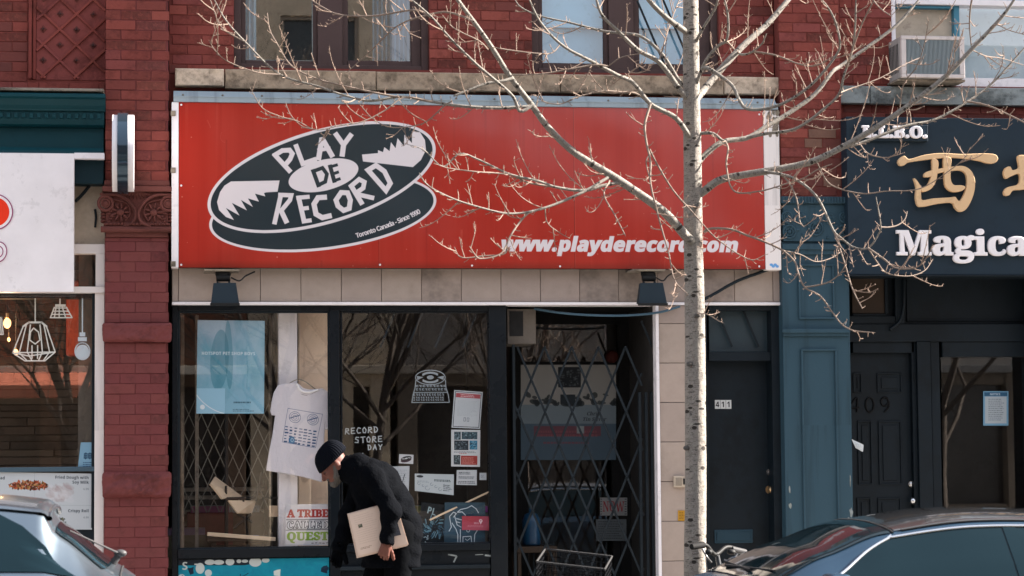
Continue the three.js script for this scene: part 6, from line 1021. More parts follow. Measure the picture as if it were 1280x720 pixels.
// ---------- the tree ----------
{
  const ZT = 4.0, tb = at(868, 760, ZT), tree = thing('street_tree', 'bare pale-barked young tree standing at the kerb before the shop sign', 'tree', [tb.x, 0, ZT]);
  const bark = canvasTex(512, 1024, (g, w, h) => {
    g.fillStyle = '#c6c2bb'; g.fillRect(0, 0, w, h);
    for (let i = 0; i < 900; i++) { g.fillStyle = `rgba(${rnd() < 0.5 ? '225,220,212' : '120,116,112'},${0.05 + rnd() * 0.12})`; g.beginPath(); g.ellipse(rnd() * w, rnd() * h, 6 + rnd() * 40, 3 + rnd() * 14, rr(-0.2, 0.2), 0, 7); g.fill(); }
    for (let i = 0; i < 1500; i++) { const l = 3 + Math.pow(rnd(), 3) * 50; g.fillStyle = `rgba(58,54,52,${0.2 + rnd() * 0.5})`; g.fillRect(rnd() * w, rnd() * h, l, 1 + rnd() * 3.2); }
    for (let i = 0; i < 2600; i++) { g.fillStyle = `rgba(${rnd() < 0.6 ? '86,82,80' : '236,230,222'},${0.15 + rnd() * 0.3})`; g.fillRect(rnd() * w, rnd() * h, 2 + rnd() * 7, 2 + rnd() * 9); }
    for (let i = 0; i < 24; i++) { const x = rnd() * w, y = rnd() * h; g.fillStyle = 'rgba(44,40,38,0.75)'; g.beginPath(); g.ellipse(x, y, 14 + rnd() * 18, 6 + rnd() * 12, 0, 0, 7); g.fill(); g.strokeStyle = 'rgba(60,56,52,0.6)'; g.lineWidth = 3; g.beginPath(); g.moveTo(x - 40, y + 16); g.quadraticCurveTo(x, y - 26, x + 40, y + 16); g.stroke(); }
  });
  bark.wrapS = bark.wrapT = THREE.RepeatWrapping;
  const tm = mat([0.4, 0.38, 0.365], 0.85, { map: bark, bumpMap: T.grain, bumpScale: 0.008 });
  const barkFine = bark.clone(); barkFine.repeat.set(0.35, 1.2); barkFine.needsUpdate = true;
  const bm = mat([0.36, 0.345, 0.33], 0.8, { map: barkFine, bumpMap: T.grain, bumpScale: 0.004 }), bm2 = mat(P(122, 108, 98, 0.86), 0.8, { map: retex(T.mottle, 0.4) });
  // tapered limb through points
  function limb(pts, rad, n, seg = 8, wob = 0) {
    const c = new THREE.CatmullRomCurve3(pts, false, 'centripetal'), fr = c.computeFrenetFrames(n, false), pos = [], uv = [], idx = [], L = c.getLength();
    for (let i = 0; i <= n; i++) {
      const t = i / n, p = c.getPointAt(t), r = rad(t);
      for (let j = 0; j <= seg; j++) { const a = j / seg * 6.2832, k = r * (1 + wob * (N1[(Math.floor(t * L * 260) % 512) * 512 + Math.floor((j % seg) * 40)] - 0.5)); const q = p.clone().addScaledVector(fr.normals[i], Math.cos(a) * k).addScaledVector(fr.binormals[i], Math.sin(a) * k); pos.push(q.x, q.y, q.z); uv.push(j / seg, t * L / 0.8); }
    }
    for (let i = 0; i < n; i++) for (let j = 0; j < seg; j++) { const a = i * (seg + 1) + j, b = a + seg + 1; idx.push(a, b, a + 1, b, b + 1, a + 1); }
    const end = pos.length / 3, p = c.getPointAt(1); pos.push(p.x, p.y, p.z); uv.push(0.5, 0); for (let j = 0; j < seg; j++) idx.push(n * (seg + 1) + j, end, n * (seg + 1) + j + 1);
    const g = new THREE.BufferGeometry(); g.setAttribute('position', new THREE.Float32BufferAttribute(pos, 3)); g.setAttribute('uv', new THREE.Float32BufferAttribute(uv, 2)); g.setIndex(idx); g.computeVertexNormals(); 
    return { g, c, L };
  }
  const S = 3000 / (18.2 - ZT);
  const tp = [[868, 850, 16], [868, 720, 14.5], [868.5, 600, 13.8], [869, 480, 13.6], [869, 380, 13.4], [867.5, 300, 12.8], [866, 220, 12], [864, 140, 11.5], [863, 70, 10.6], [863, 0, 9.8], [862, -90, 8], [866, -190, 5.5], [872, -300, 2]];
  const trunkPts = tp.map(([x, y], i) => at(x, y, ZT).add(V(0, 0, 0.02 * Math.sin(i)))); trunkPts[0].y = -0.05;
  const tr = limb(trunkPts, t => { const k = t * (tp.length - 1), i = Math.min(tp.length - 2, Math.floor(k)), f = k - i; return (tp[i][2] * (1 - f) + tp[i + 1][2] * f) / S * (1 + 0.5 * Math.pow(1 - t, 30)); }, 160, 22, 0.16);
  part('trunk', tr.g, tm, tree);
  const kn = []; for (const [x, y] of [[872, 394], [862, 455], [871, 476], [866, 518], [872, 590], [858, 560], [862, 300], [870, 258], [866, 640]]) { const q = at(x, y, ZT + 0.055); kn.push(ball(q.x, q.y, q.z, 0.02, 1, 0.75, 0.5, 10)); } part('knot', merge(kn), mat([0.1, 0.092, 0.085], 0.9, { map: T.mottle }), tree);
  // branches: picture points, widths in picture pixels at both ends, depth offset at both ends
  const B = [
    [[[868, 304], [859, 297], [832, 267], [778, 228], [716, 189], [684, 158], [665, 132], [637, 95], [615, 60], [592, 27], [572, 0], [556, -24]], 14, 5, 0, 0.5],
    [[[868, 128], [855, 119], [824, 78], [797, 62], [775, 41], [752, 18], [744, -6]], 9, 3.5, 0, 0.3],
    [[[866, 116], [852, 105], [827, 67], [802, 46], [785, 42], [755, 39], [715, 29], [672, 19], [650, 8], [642, -3]], 6, 1.8, 0, -0.3],
    [[[864, 44], [852, 36], [833, 22], [811, 0], [798, -20]], 9, 6, 0, 0.3],
    [[[866, 176], [860, 168], [844, 147], [813, 130], [791, 103], [772, 94], [740, 77], [702, 56], [675, 27], [660, -4]], 8, 2.6, 0, 0.5],
    [[[665, 132], [650, 139], [642, 122], [615, 97], [595, 80], [562, 47], [540, 22], [510, -4]], 5, 2.4, 0.45, 0.6],
    [[[665, 133], [622, 135], [572, 132], [540, 127], [501, 121], [462, 126], [437, 121], [397, 108], [350, 93], [306, 52], [282, 25], [266, -4]], 4.8, 2, 0.45, 0.75],
    [[[501, 121], [496, 121], [428, 107], [392, 97], [364, 82], [347, 56], [337, 37], [334, 16]], 3, 1.4, 0.64, 0.5],
    [[[306, 52], [298, 48], [277, 34], [262, -2]], 2, 1.4, 0.72, 0.6],
    [[[350, 93], [330, 92], [310, 87], [282, 75], [268, 62], [261, 50]], 1.8, 1, 0.7, 0.9],
    [[[640, 98], [630, 101], [610, 104], [590, 111], [567, 120]], 4.4, 3.2, 0.42, 0.5],
    [[[540, 22], [521, 13], [465, 20], [423, 18], [405, 10], [386, -2]], 3, 1.6, 0.58, 0.2],
    [[[592, 27], [577, 20], [556, 15], [538, 18], [499, 31], [462, 65], [433, 91]], 3.2, 1.3, 0.48, 0.1],
    [[[610, 62], [600, 52], [566, 34], [553, 19]], 2, 1.2, 0.48, 0.7],
    [[[790, 236], [778, 229], [754, 232], [731, 238], [696, 234], [672, 226], [638, 218], [599, 200], [575, 192], [554, 208], [529, 187], [508, 180]], 5.5, 1.2, 0.1, 0.5],
    [[[696, 234], [660, 228], [640, 219], [616, 216], [599, 215], [560, 210], [548, 206]], 3.2, 1.2, 0.2, 0.6],
    [[[760, 222], [727, 241], [677, 261], [638, 267], [599, 259], [561, 246], [533, 230], [524, 216]], 4.6, 1.6, 0.2, 0.8],
    [[[677, 261], [661, 266], [648, 280], [638, 295], [626, 317], [599, 323], [592, 316], [587, 308]], 3.4, 1.6, 0.35, 0.7],
    [[[633, 306], [632, 316], [604, 320], [575, 321], [568, 309]], 2.4, 1.3, 0.5, 0.6],
    [[[681, 259], [684, 278], [698, 290], [712, 298]], 1.8, 1, 0.3, 0.1],
    [[[762, 226], [755, 243], [768, 268], [782, 295]], 2.4, 1.6, 0.2, 0.5],
    [[[868, 126], [880, 112], [899, 89], [930, 56], [958, 31], [985, 0], [1000, -18]], 11.5, 7, 0, -0.5],
    [[[866, 118], [872, 100], [883, 75], [897, 58], [908, 50], [910, 22], [905, -4]], 6, 2.6, 0, 0.4],
    [[[904, 50], [909, 52], [918, 62]], 3.4, 2.2, 0.3, 0.1],
    [[[878, 86], [884, 85], [899, 94], [916, 108], [924, 125], [934, 136], [969, 133], [1008, 111], [1030, 89], [1047, 66], [1050, 55], [1044, 27], [1034, 8], [1022, -6]], 5.5, 2.4, 0.2, 0.9],
    [[[922, 62], [926, 68], [938, 66], [952, 55], [958, 42]], 4.4, 1.6, -0.25, 0.1],
    [[[938, 66], [944, 65], [969, 69], [999, 80], [1019, 82], [1047, 68]], 3, 1.8, -0.2, 0.5],
    [[[868, 210], [880, 195], [902, 178], [935, 172], [958, 158], [985, 142], [1019, 117], [1041, 89], [1050, 83], [1081, 61], [1121, 31], [1150, -2]], 8.5, 4, 0, -0.4],
    [[[866, 168], [874, 167], [891, 167], [902, 175], [906, 177]], 5.5, 3.5, 0, 0.1],
    [[[935, 172], [958, 167], [994, 161], [1030, 136], [1049, 117], [1055, 94], [1066, 61], [1069, 31], [1070, -3]], 5, 2.6, -0.1, 0.3],
    [[[1055, 94], [1060, 78], [1077, 31], [1094, -3]], 3.4, 2, 0.1, 0.4],
    [[[870, 246], [880, 239], [898, 226], [933, 218], [970, 212], [1000, 206], [1020, 200], [1081, 168], [1127, 138], [1179, 98], [1215, 61], [1255, 18], [1270, -4]], 11.5, 5, 0, 0.2],
    [[[1020, 200], [1038, 190], [1081, 177], [1133, 157], [1167, 150], [1209, 127], [1240, 104], [1284, 56]], 5, 2.8, 0.06, -0.2],
    [[[1209, 127], [1222, 129], [1240, 134], [1260, 143], [1284, 155]], 3, 2.2, 0, 0.4],
    [[[906, 176], [910, 185], [908, 208], [918, 239], [949, 239], [988, 228], [1004, 223], [1022, 212], [1040, 205]], 3, 1.6, -0.05, 0.5],
    [[[812, 186], [813, 189], [840, 236], [867, 267], [891, 294], [906, 306], [922, 317], [941, 325], [957, 318]], 2.6, 1.4, 0.5, 0.45],
    [[[813, 130], [806, 156], [808, 178], [813, 202], [813, 228], [825, 278], [836, 317], [844, 352], [860, 368]], 4, 1.6, 0.2, 0.55],
    [[[815, 190], [808, 200], [812, 224], [820, 262]], 2, 1.2, 0.25, 0.3],
    [[[791, 102], [786, 93], [800, 82], [806, 77]], 2.4, 1.5, 0.1, 0.3],
    [[[700, 56], [690, 66], [675, 67], [640, 63], [615, 59]], 1.8, 1.8, 0.3, 0.45],
    [[[813, 131], [795, 117], [775, 115], [752, 114], [720, 122], [700, 130], [680, 127], [668, 118]], 3, 1.4, 0.1, 0.4],
    [[[760, 83], [747, 81], [715, 86], [680, 92], [640, 94]], 2.8, 1.8, 0.35, 0.4],
    [[[760, 83], [776, 72], [800, 67], [806, 65]], 2, 1.2, 0.35, 0.5],
    [[[868, 60], [872, 48], [882, 30], [894, 10], [898, -4]], 5, 3, 0, 0.3],
    [[[824, 76], [830, 55], [838, 28], [850, -3]], 2.4, 1.4, 0.05, -0.2],
    [[[880, 290], [887, 286], [915, 287], [933, 294], [950, 300], [978, 313], [994, 328], [997, 339], [1006, 359], [1025, 370], [1041, 391], [1053, 406], [1066, 413], [1094, 416]], 3.6, 1.6, 0.1, 0.7],
    [[[1006, 359], [1020, 357], [1037, 352], [1053, 338], [1060, 318]], 2.2, 1.4, 0.4, 0.5],
    [[[978, 313], [1000, 318], [1020, 327], [1040, 322], [1052, 314]], 1.8, 1, 0.25, -0.1],
    [[[970, 213], [986, 228], [996, 250], [1000, 277], [1005, 284]], 3.2, 1.4, 0.08, 0.4],
    [[[955, 214], [990, 222], [1020, 245], [1043, 290], [1052, 298], [1067, 309], [1085, 310], [1099, 291], [1101, 283], [1095, 246]], 4.6, 1.6, 0.08, 0.8],
    [[[1101, 284], [1112, 284], [1123, 281], [1131, 274], [1134, 264]], 2.4, 1.3, 0.7, 0.6],
    [[[1085, 310], [1105, 324], [1120, 335], [1146, 334], [1158, 322], [1166, 306]], 3, 1.4, 0.6, 0.9],
    [[[1085, 310], [1098, 330], [1108, 341], [1137, 345], [1156, 338], [1166, 324]], 2, 1.1, 0.6, 0.3],
    [[[1043, 290], [1056, 330], [1066, 362], [1078, 386]], 2.8, 1.6, 0.4, 0.6],
    [[[1020, 201], [1035, 228], [1050, 236], [1079, 242], [1108, 239], [1149, 236], [1187, 213], [1205, 198], [1213, 184]], 2.4, 1, 0.05, 0.5],
    [[[1066, 174], [1073, 178], [1085, 192], [1108, 197], [1120, 192], [1132, 178]], 2.4, 1.2, 0.07, 0.4],
    [[[1216, -6], [1213, 10], [1212, 31], [1214, 58]], 2.8, 1.8, 0.4, 0.2],
    [[[1088, -4], [1100, 10], [1115, 21]], 2.4, 1.4, 0.2, 0.5],
    [[[1238, 34], [1246, 31], [1262, 38], [1284, 44]], 1.8, 1.2, 0.18, 0.4],
    [[[1214, 62], [1232, 70], [1252, 73], [1284, 83]], 1.8, 1.2, 0.16, -0.2],
    [[[1124, 140], [1130, 104], [1144, 86], [1154, 61], [1161, 24]], 2, 1.1, 0.1, 0.4],
    [[[1050, 116], [1060, 112], [1099, 98], [1130, 81], [1150, 72]], 2, 1.1, 0.05, -0.3],
    [[[540, 127], [505, 122], [481, 138], [453, 152], [425, 157], [394, 162], [373, 152], [349, 145], [328, 135], [312, 109]], 2, 1.1, 0.6, 0.9],
    [[[394, 162], [378, 158], [363, 143], [357, 128]], 1.5, 0.9, 0.85, 0.7],
    [[[564, 127], [557, 131], [533, 152], [519, 157], [488, 159], [467, 149], [449, 130]], 1.9, 1, 0.6, 0.3],
    [[[1180, 99], [1192, 78], [1193, 58], [1196, 45]], 1.6, 0.9, 0.15, 0.4],
    [[[1240, 104], [1252, 82], [1254, 58]], 1.4, 0.9, -0.1, 0.2],
    [[[870, 392], [884, 393], [898, 401], [905, 404]], 1.6, 0.8, 0.05, 0.3],
  ];
  const tw = [];
  const spur = (p, d, L, r) => {                            // short crooked spur shoot with a bud at its end
    const m = p.clone().addScaledVector(d, L * 0.55), e = m.clone().addScaledVector(d.clone().add(V(rr(-0.35, 0.35), rr(0.05, 0.5), rr(-0.3, 0.3))).normalize(), L * 0.5);
    tw.push(rod(p, m, r, r * 0.75, 5), rod(m, e, r * 0.78, r * 0.5, 5), ball(e.x, e.y, e.z, r * 0.85, 1, 1.7, 1, 6));
  };
  for (const [pts, w0, w1, d0, d1] of B) {
    const n0 = pts.length, q = pts.map(([x, y], i) => at(x, y, ZT + d0 + (d1 - d0) * i / (n0 - 1)));
    const c = limb(q, t => (w0 * (1 - t) + w1 * t) * 0.88 / 2 / S * (t > 0.94 ? 1 - (t - 0.94) * 6 : 1), Math.max(14, n0 * 7), w0 > 5 ? 12 : 8, w0 > 5 ? 0.22 : 0.1);
    part('branch', c.g, w0 > 4 ? bm : bm2, tree);
    let s = 0.05 + rnd() * 0.05; const step = w0 > 6 ? 0.085 : 0.05;
    while (s < c.L) {
      const t = s / c.L, p = c.c.getPointAt(t), tan = c.c.getTangentAt(t), side = rnd() < 0.5 ? 1 : -1, r = (w0 * (1 - t) + w1 * t) / 2 / S;
      const nrm = V(-tan.y, tan.x, 0).multiplyScalar(side).add(V(0, 0.55, rr(-0.9, 0.9))).addScaledVector(tan, rr(0.1, 0.7)).normalize();
      const L = rnd() < 0.16 ? rr(0.05, 0.15) : rr(0.014, 0.045);
      spur(p.clone().addScaledVector(nrm, r * 0.6), nrm, L, Math.min(r * 0.7, L > 0.05 ? 0.0034 : 0.0028));
      if (L > 0.07) { const m = p.clone().addScaledVector(nrm, L * 0.5); spur(m, nrm.clone().add(V(rr(-1, 1), rr(0, 0.8), rr(-0.6, 0.6))).normalize(), L * 0.45, 0.002); spur(m.addScaledVector(nrm, L * 0.2), nrm.clone().add(V(rr(-1, 1), rr(0, 0.8), rr(-0.6, 0.6))).normalize(), L * 0.3, 0.002); }
      s += step * rr(0.4, 1.5);
    }
    // longer curved branchlets
    for (let k = 0, n = Math.round(c.L * (w0 > 5 ? 2.6 : 3.6)); k < n; k++) {
      const t = rr(0.12, 0.97), p = c.c.getPointAt(t), tan = c.c.getTangentAt(t), side = rnd() < 0.5 ? 1 : -1, L = rr(0.1, 0.34) * (w0 > 4 ? 1.25 : 1);
      const d = V(-tan.y, tan.x, 0).multiplyScalar(side * 0.8).addScaledVector(tan, 0.7).add(V(0, rr(-0.3, 0.3), rr(-0.9, 0.9))).normalize(), e = V(rr(-0.25, 0.25), rr(0.35, 0.9), rr(-0.3, 0.3));
      const q = [p, p.clone().addScaledVector(d, L * 0.33), p.clone().addScaledVector(d, L * 0.62).addScaledVector(e, L * 0.1), p.clone().addScaledVector(d, L * 0.82).addScaledVector(e, L * 0.3)];
      const l = limb(q, u => (0.0034 * (1 - u) + 0.0016 * u), 9, 5); tw.push(l.g.toNonIndexed());
      for (let m = 0; m < L * 26; m++) { const u = rr(0.15, 1), a = l.c.getPointAt(u), b = l.c.getTangentAt(u); spur(a, b.clone().multiplyScalar(0.5).add(V(rr(-1, 1), rr(-0.2, 1), rr(-0.8, 0.8))).normalize(), rr(0.012, 0.035), 0.0019); }
    }
  }
  part('twig', merge(tw), mat(P(128, 110, 98, 0.86), 0.8), tree).userData.kind = 'stuff';
}
// ---------- parked cars ----------
function car(o) {
  const { name, label, x0, zc, keys, paint, roofMat, glass } = o, K = keys;
  const t = thing(name, label, 'car', [x0 + K[K.length - 1][0] / 2, RD, zc]);
  const L = K[K.length - 1][0];
  const S = u => {                                        // section at u: half points from sill to crown
    let i = 0; while (i < K.length - 2 && K[i + 1][0] < u) i++;
    const a = K[i], b = K[i + 1], am = K[Math.max(0, i - 1)], bp = K[Math.min(K.length - 1, i + 2)], f = cl((u - a[0]) / (b[0] - a[0]));
    const lim = (b[0] - a[0] < 0.05); const h = (k) => { if (lim) return a[k] + (b[k] - a[k]) * f; const d = b[0] - a[0], m0 = i > 0 ? (b[k] - am[k]) / (b[0] - am[0]) * d : b[k] - a[k], m1 = i < K.length - 2 ? (bp[k] - a[k]) / (bp[0] - a[0]) * d : b[k] - a[k]; const f2 = f * f, f3 = f2 * f; return (2 * f3 - 3 * f2 + 1) * a[k] + (f3 - 2 * f2 + f) * m0 * 0.7 + (-2 * f3 + 3 * f2) * b[k] + (f3 - f2) * m1 * 0.7; };
    const ys = 0.2, yb = h(1), wb = h(2), wr = h(3), yl = h(4), yr = h(5), g = Math.max(0, yl - yb);
    return [[wb * 0.86, ys], [wb * 0.97, ys + 0.05], [wb * 0.985, ys + (yb - ys) * 0.4], [wb, ys + (yb - ys) * 0.72], [wb * 0.985, yb - 0.03], [wb * 0.955, yb + 0.005], [wr + (wb * 0.955 - wr) * 0.62, yb + g * 0.42], [wr + (wb * 0.955 - wr) * 0.22, yb + g * 0.8], [wr, yl], [wr * 0.93, yl + (yr - yl) * 0.38], [wr * 0.72, yl + (yr - yl) * 0.72], [wr * 0.38, yl + (yr - yl) * 0.94], [0, yr]];
  };
  const P3 = (u, v, off = 0) => {                         // v: 0 near sill ... 12 crown ... 24 far sill; z toward +
    const s = S(u), side = v <= 12 ? 1 : -1, w = v <= 12 ? v : 24 - v, i = Math.min(11, Math.floor(w)), f = w - i, a = s[i], b = s[i + 1];
    const q = V(x0 + u, RD + a[1] * (1 - f) + b[1] * f, zc + side * (a[0] * (1 - f) + b[0] * f));
    if (off) { const e = 0.01, e1 = P3(Math.min(L - 0.001, u + e), v), e2 = P3(Math.max(0.001, u - e), v), v1 = P3(u, Math.min(24, v + 0.3)), v2 = P3(u, Math.max(0, v - 0.3)); const n = e1.sub(e2).cross(v1.sub(v2)).normalize(); if (n.dot(V(0, q.y - (RD + 0.6), q.z - zc)) < 0) n.negate(); q.addScaledVector(n, off); }
    return q;
  };
  function skin(u0, u1, v0, v1, nu, nv, off = 0, uf) {    // part of the body surface; uf bends its front and rear edges
    const pos = [], idx = [];
    for (let i = 0; i <= nu; i++) for (let j = 0; j <= nv; j++) { const v = v0 + (v1 - v0) * j / nv; const [a, b] = uf ? uf(v) : [u0, u1]; const q = P3(a + (b - a) * i / nu, v, off); pos.push(q.x, q.y, q.z); }
    for (let i = 0; i < nu; i++) for (let j = 0; j < nv; j++) { const a = i * (nv + 1) + j, b = a + nv + 1; idx.push(a, a + 1, b, b, a + 1, b + 1); }
    const g = new THREE.BufferGeometry(); g.setAttribute('position', new THREE.Float32BufferAttribute(pos, 3)); g.setIndex(idx); g.computeVertexNormals(); return g;
  }
  const cap = (u) => { const q = []; for (let v = 0; v < 24; v += 0.5) q.push(P3(u, v)); const c = V(x0 + u, RD + 0.5, zc), pos = []; for (let i = 0; i < q.length; i++) { const a = q[i], b = q[(i + 1) % q.length]; pos.push(c.x, c.y, c.z, a.x, a.y, a.z, b.x, b.y, b.z); } const g = new THREE.BufferGeometry(); g.setAttribute('position', new THREE.Float32BufferAttribute(pos, 3)); g.computeVertexNormals(); return g; };
  part('body', merge([skin(0, L, 0, 24, 110, 72), cap(0.0), cap(L)].map(g => uvBox(g))), paint, t);
  part('underbody', box(x0 + 0.3, x0 + L - 0.3, RD + 0.16, RD + 0.3, zc - 0.7, zc + 0.7, 0.02), M.rubber, t);
  part('windscreen', skin(0, 0, 8.45, 15.55, 22, 24, 0.006, o.screen), glass, t);
  part('rear_window', skin(0, 0, 8.5, 15.5, 18, 20, 0.006, o.rear), glass, t);
  for (const s of [0, 1]) {
    const m = v => s ? 24 - v : v;
    part('side_window', skin(0, 0, m(5.25), m(7.75), 34, 10, 0.006, v => o.side(s ? 24 - v : v)), tintSide, t);
    const rim = []; for (let i = 0; i <= 40; i++) { const [a, b] = o.side(7.8); rim.push(P3(a + (b - a) * i / 40, m(7.8), 0.008)); }
    const lo = []; for (let k = 0; k <= 8; k++) { const v = 7.8 - k / 8 * 2.6; const [a] = o.side(v); lo.push(P3(a, m(v), 0.008)); }
    part('window_trim', tube([...lo.reverse(), ...rim], 0.009, 70, 6), o.trim, t);
    if (o.pillar) part('door_pillar', skin(0, 0, m(5.25), m(7.75), 3, 8, 0.009, () => [o.pillar, o.pillar + 0.07]), tintSide, t);
    const mi = P3(o.mirror, m(5.1)); part('door_mirror', merge([new RoundedBoxGeometry(0.14, 0.12, 0.19, 3, 0.045).translate(mi.x, mi.y + 0.06, mi.z + (s ? -0.12 : 0.12)), new THREE.BoxGeometry(0.05, 0.03, 0.1).translate(mi.x, mi.y + 0.02, mi.z + (s ? -0.03 : 0.03))]), paint, t);
    for (const hu of o.handles) { const q = P3(hu, m(4.1), 0.02); part('door_handle', new RoundedBoxGeometry(0.18, 0.028, 0.03, 2, 0.012).translate(q.x, q.y, q.z), paint, t); }
    part('headlight', skin(0.08, 0.42, m(3.4), m(4.6), 8, 6, 0.008), mat([0.5, 0.52, 0.55], 0.1), t);
    part('tail_light', skin(L - 0.34, L - 0.02, m(3.2), m(4.7), 8, 6, 0.008), mat([0.35, 0.02, 0.02], 0.15, { clearcoat: 1 }), t);
    for (const wu of o.wheels) {
      const c = P3(wu, m(1)), z = zc + (s ? -1 : 1) * 0.76, w = part('wheel', new THREE.TorusGeometry(0.25, 0.085, 12, 36).scale(1, 1, 1.15).translate(x0 + wu, RD + 0.33, z), M.rubber, t);
      const spk = [new THREE.CylinderGeometry(0.2, 0.2, 0.05, 32).rotateX(Math.PI / 2).translate(x0 + wu, RD + 0.33, z)]; part('rim_disc', merge(spk), M.blackPlastic, w);
      part('rim', merge([ring(x0 + wu, RD + 0.33, z + (s ? -0.06 : 0.06), 0.2, 0.014), ...Array.from({ length: 10 }, (_, k) => bar(V(x0 + wu, RD + 0.33, z + (s ? -0.06 : 0.06)), V(x0 + wu + 0.19 * Math.cos(k * 0.6283), RD + 0.33 + 0.19 * Math.sin(k * 0.6283), z + (s ? -0.05 : 0.05)), 0.03, 0.02))]), M.chrome, w);
    }
  }
  for (const m of [8.62, 15.38]) part('roof_seal', tube(Array.from({ length: 14 }, (_, i) => P3(o.seal[0] + (o.seal[1] - o.seal[0]) * i / 13, m, 0.004)), 0.006, 40, 5), M.rubber, t);
  part('screen_seal', tube([...Array.from({ length: 12 }, (_, i) => { const v = 8.4 + i * 7.2 / 11; return P3(o.screen(v)[1] + 0.012, v, 0.004); })], 0.006, 40, 5), M.rubber, t);
  for (const s of [0, 1]) for (const u of o.seams) part('door_seam', tube(Array.from({ length: 9 }, (_, i) => P3(u, s ? 24 - (1.2 + i * 0.48) : 1.2 + i * 0.48, 0.001)), 0.004, 20, 5), M.rubber, t);
  if (roofMat) part('roof_panel', skin(0, 0, 8.7, 15.3, 26, 24, 0.004, o.roof), roofMat, t);
  part('number_plate_holder', box(x0 + L - 0.005, x0 + L + 0.012, RD + 0.5, RD + 0.62, zc - 0.26, zc + 0.26, 0.004), M.blackPlastic, t);
  return { t, P3, skin };
}
const tint = mat([0.004, 0.011, 0.015], 0.04, { ior: 1.5, specularIntensity: 0.75 });
const tintSide = mat([0.004, 0.012, 0.017], 0.05, { ior: 1.5, specularIntensity: 0.3 });
{
  const r = car({ name: 'parked_car', label: 'dark blue car with a black roof parked at the right, in front of the bicycle', x0: X(905, 5.7, 700) - 1.42, zc: 5.7,
    keys: [[0, 0.5, 0.62, 0.4, 0.52, 0.55], [0.12, 0.62, 0.8, 0.55, 0.64, 0.68], [0.6, 0.78, 0.89, 0.66, 0.8, 0.84], [1.2, 0.87, 0.91, 0.72, 0.88, 0.93], [1.42, 0.89, 0.91, 0.72, 0.93, 0.985], [1.8, 0.905, 0.91, 0.64, 1.09, 1.15], [2.12, 0.915, 0.91, 0.585, 1.195, 1.262], [2.6, 0.925, 0.91, 0.565, 1.25, 1.325], [3.1, 0.935, 0.91, 0.56, 1.24, 1.315], [3.5, 0.945, 0.91, 0.57, 1.18, 1.25], [4.15, 0.955, 0.89, 0.66, 1.0, 1.03], [4.55, 0.93, 0.84, 0.64, 0.955, 0.975], [4.7, 0.8, 0.72, 0.5, 0.82, 0.84]],
    paint: mat(P(26, 52, 72, 0.85), 0.42, { clearcoat: 0.3, clearcoatRoughness: 0.03, metalness: 0.5 }), roofMat: mat([0.03, 0.03, 0.032], 0.12, { clearcoat: 1, clearcoatRoughness: 0.04 }), glass: tint, trim: mat([0.75, 0.76, 0.78], 0.18, { metalness: 1 }),
    screen: v => { const e = Math.abs(v - 12) / 4; return [1.44 + 0.06 * e * e, 2.12 + 0.05 * e * e]; }, rear: v => [3.5, 4.12], roof: v => { const e = Math.abs(v - 12) / 4; return [2.15 + 0.05 * e * e, 3.46]; },
    side: v => [1.62 + (v - 5.25) * 0.205, 4.0 - (v - 5.25) * 0.2], pillar: 2.75, seal: [2.22, 3.44], seams: [1.62, 2.74, 3.75], mirror: 1.75, handles: [2.62, 3.5], wheels: [0.92, 3.72] });
  const w = []; for (const s of [-1, 1]) { const a = r.P3(1.5, 12 - s * 1, 0.014), b = r.P3(1.56, 12 + s * 2.3, 0.014); w.push(rod(a, b, 0.008, 0.005)); } part('wiper', merge(w), M.rubber, r.t);
}
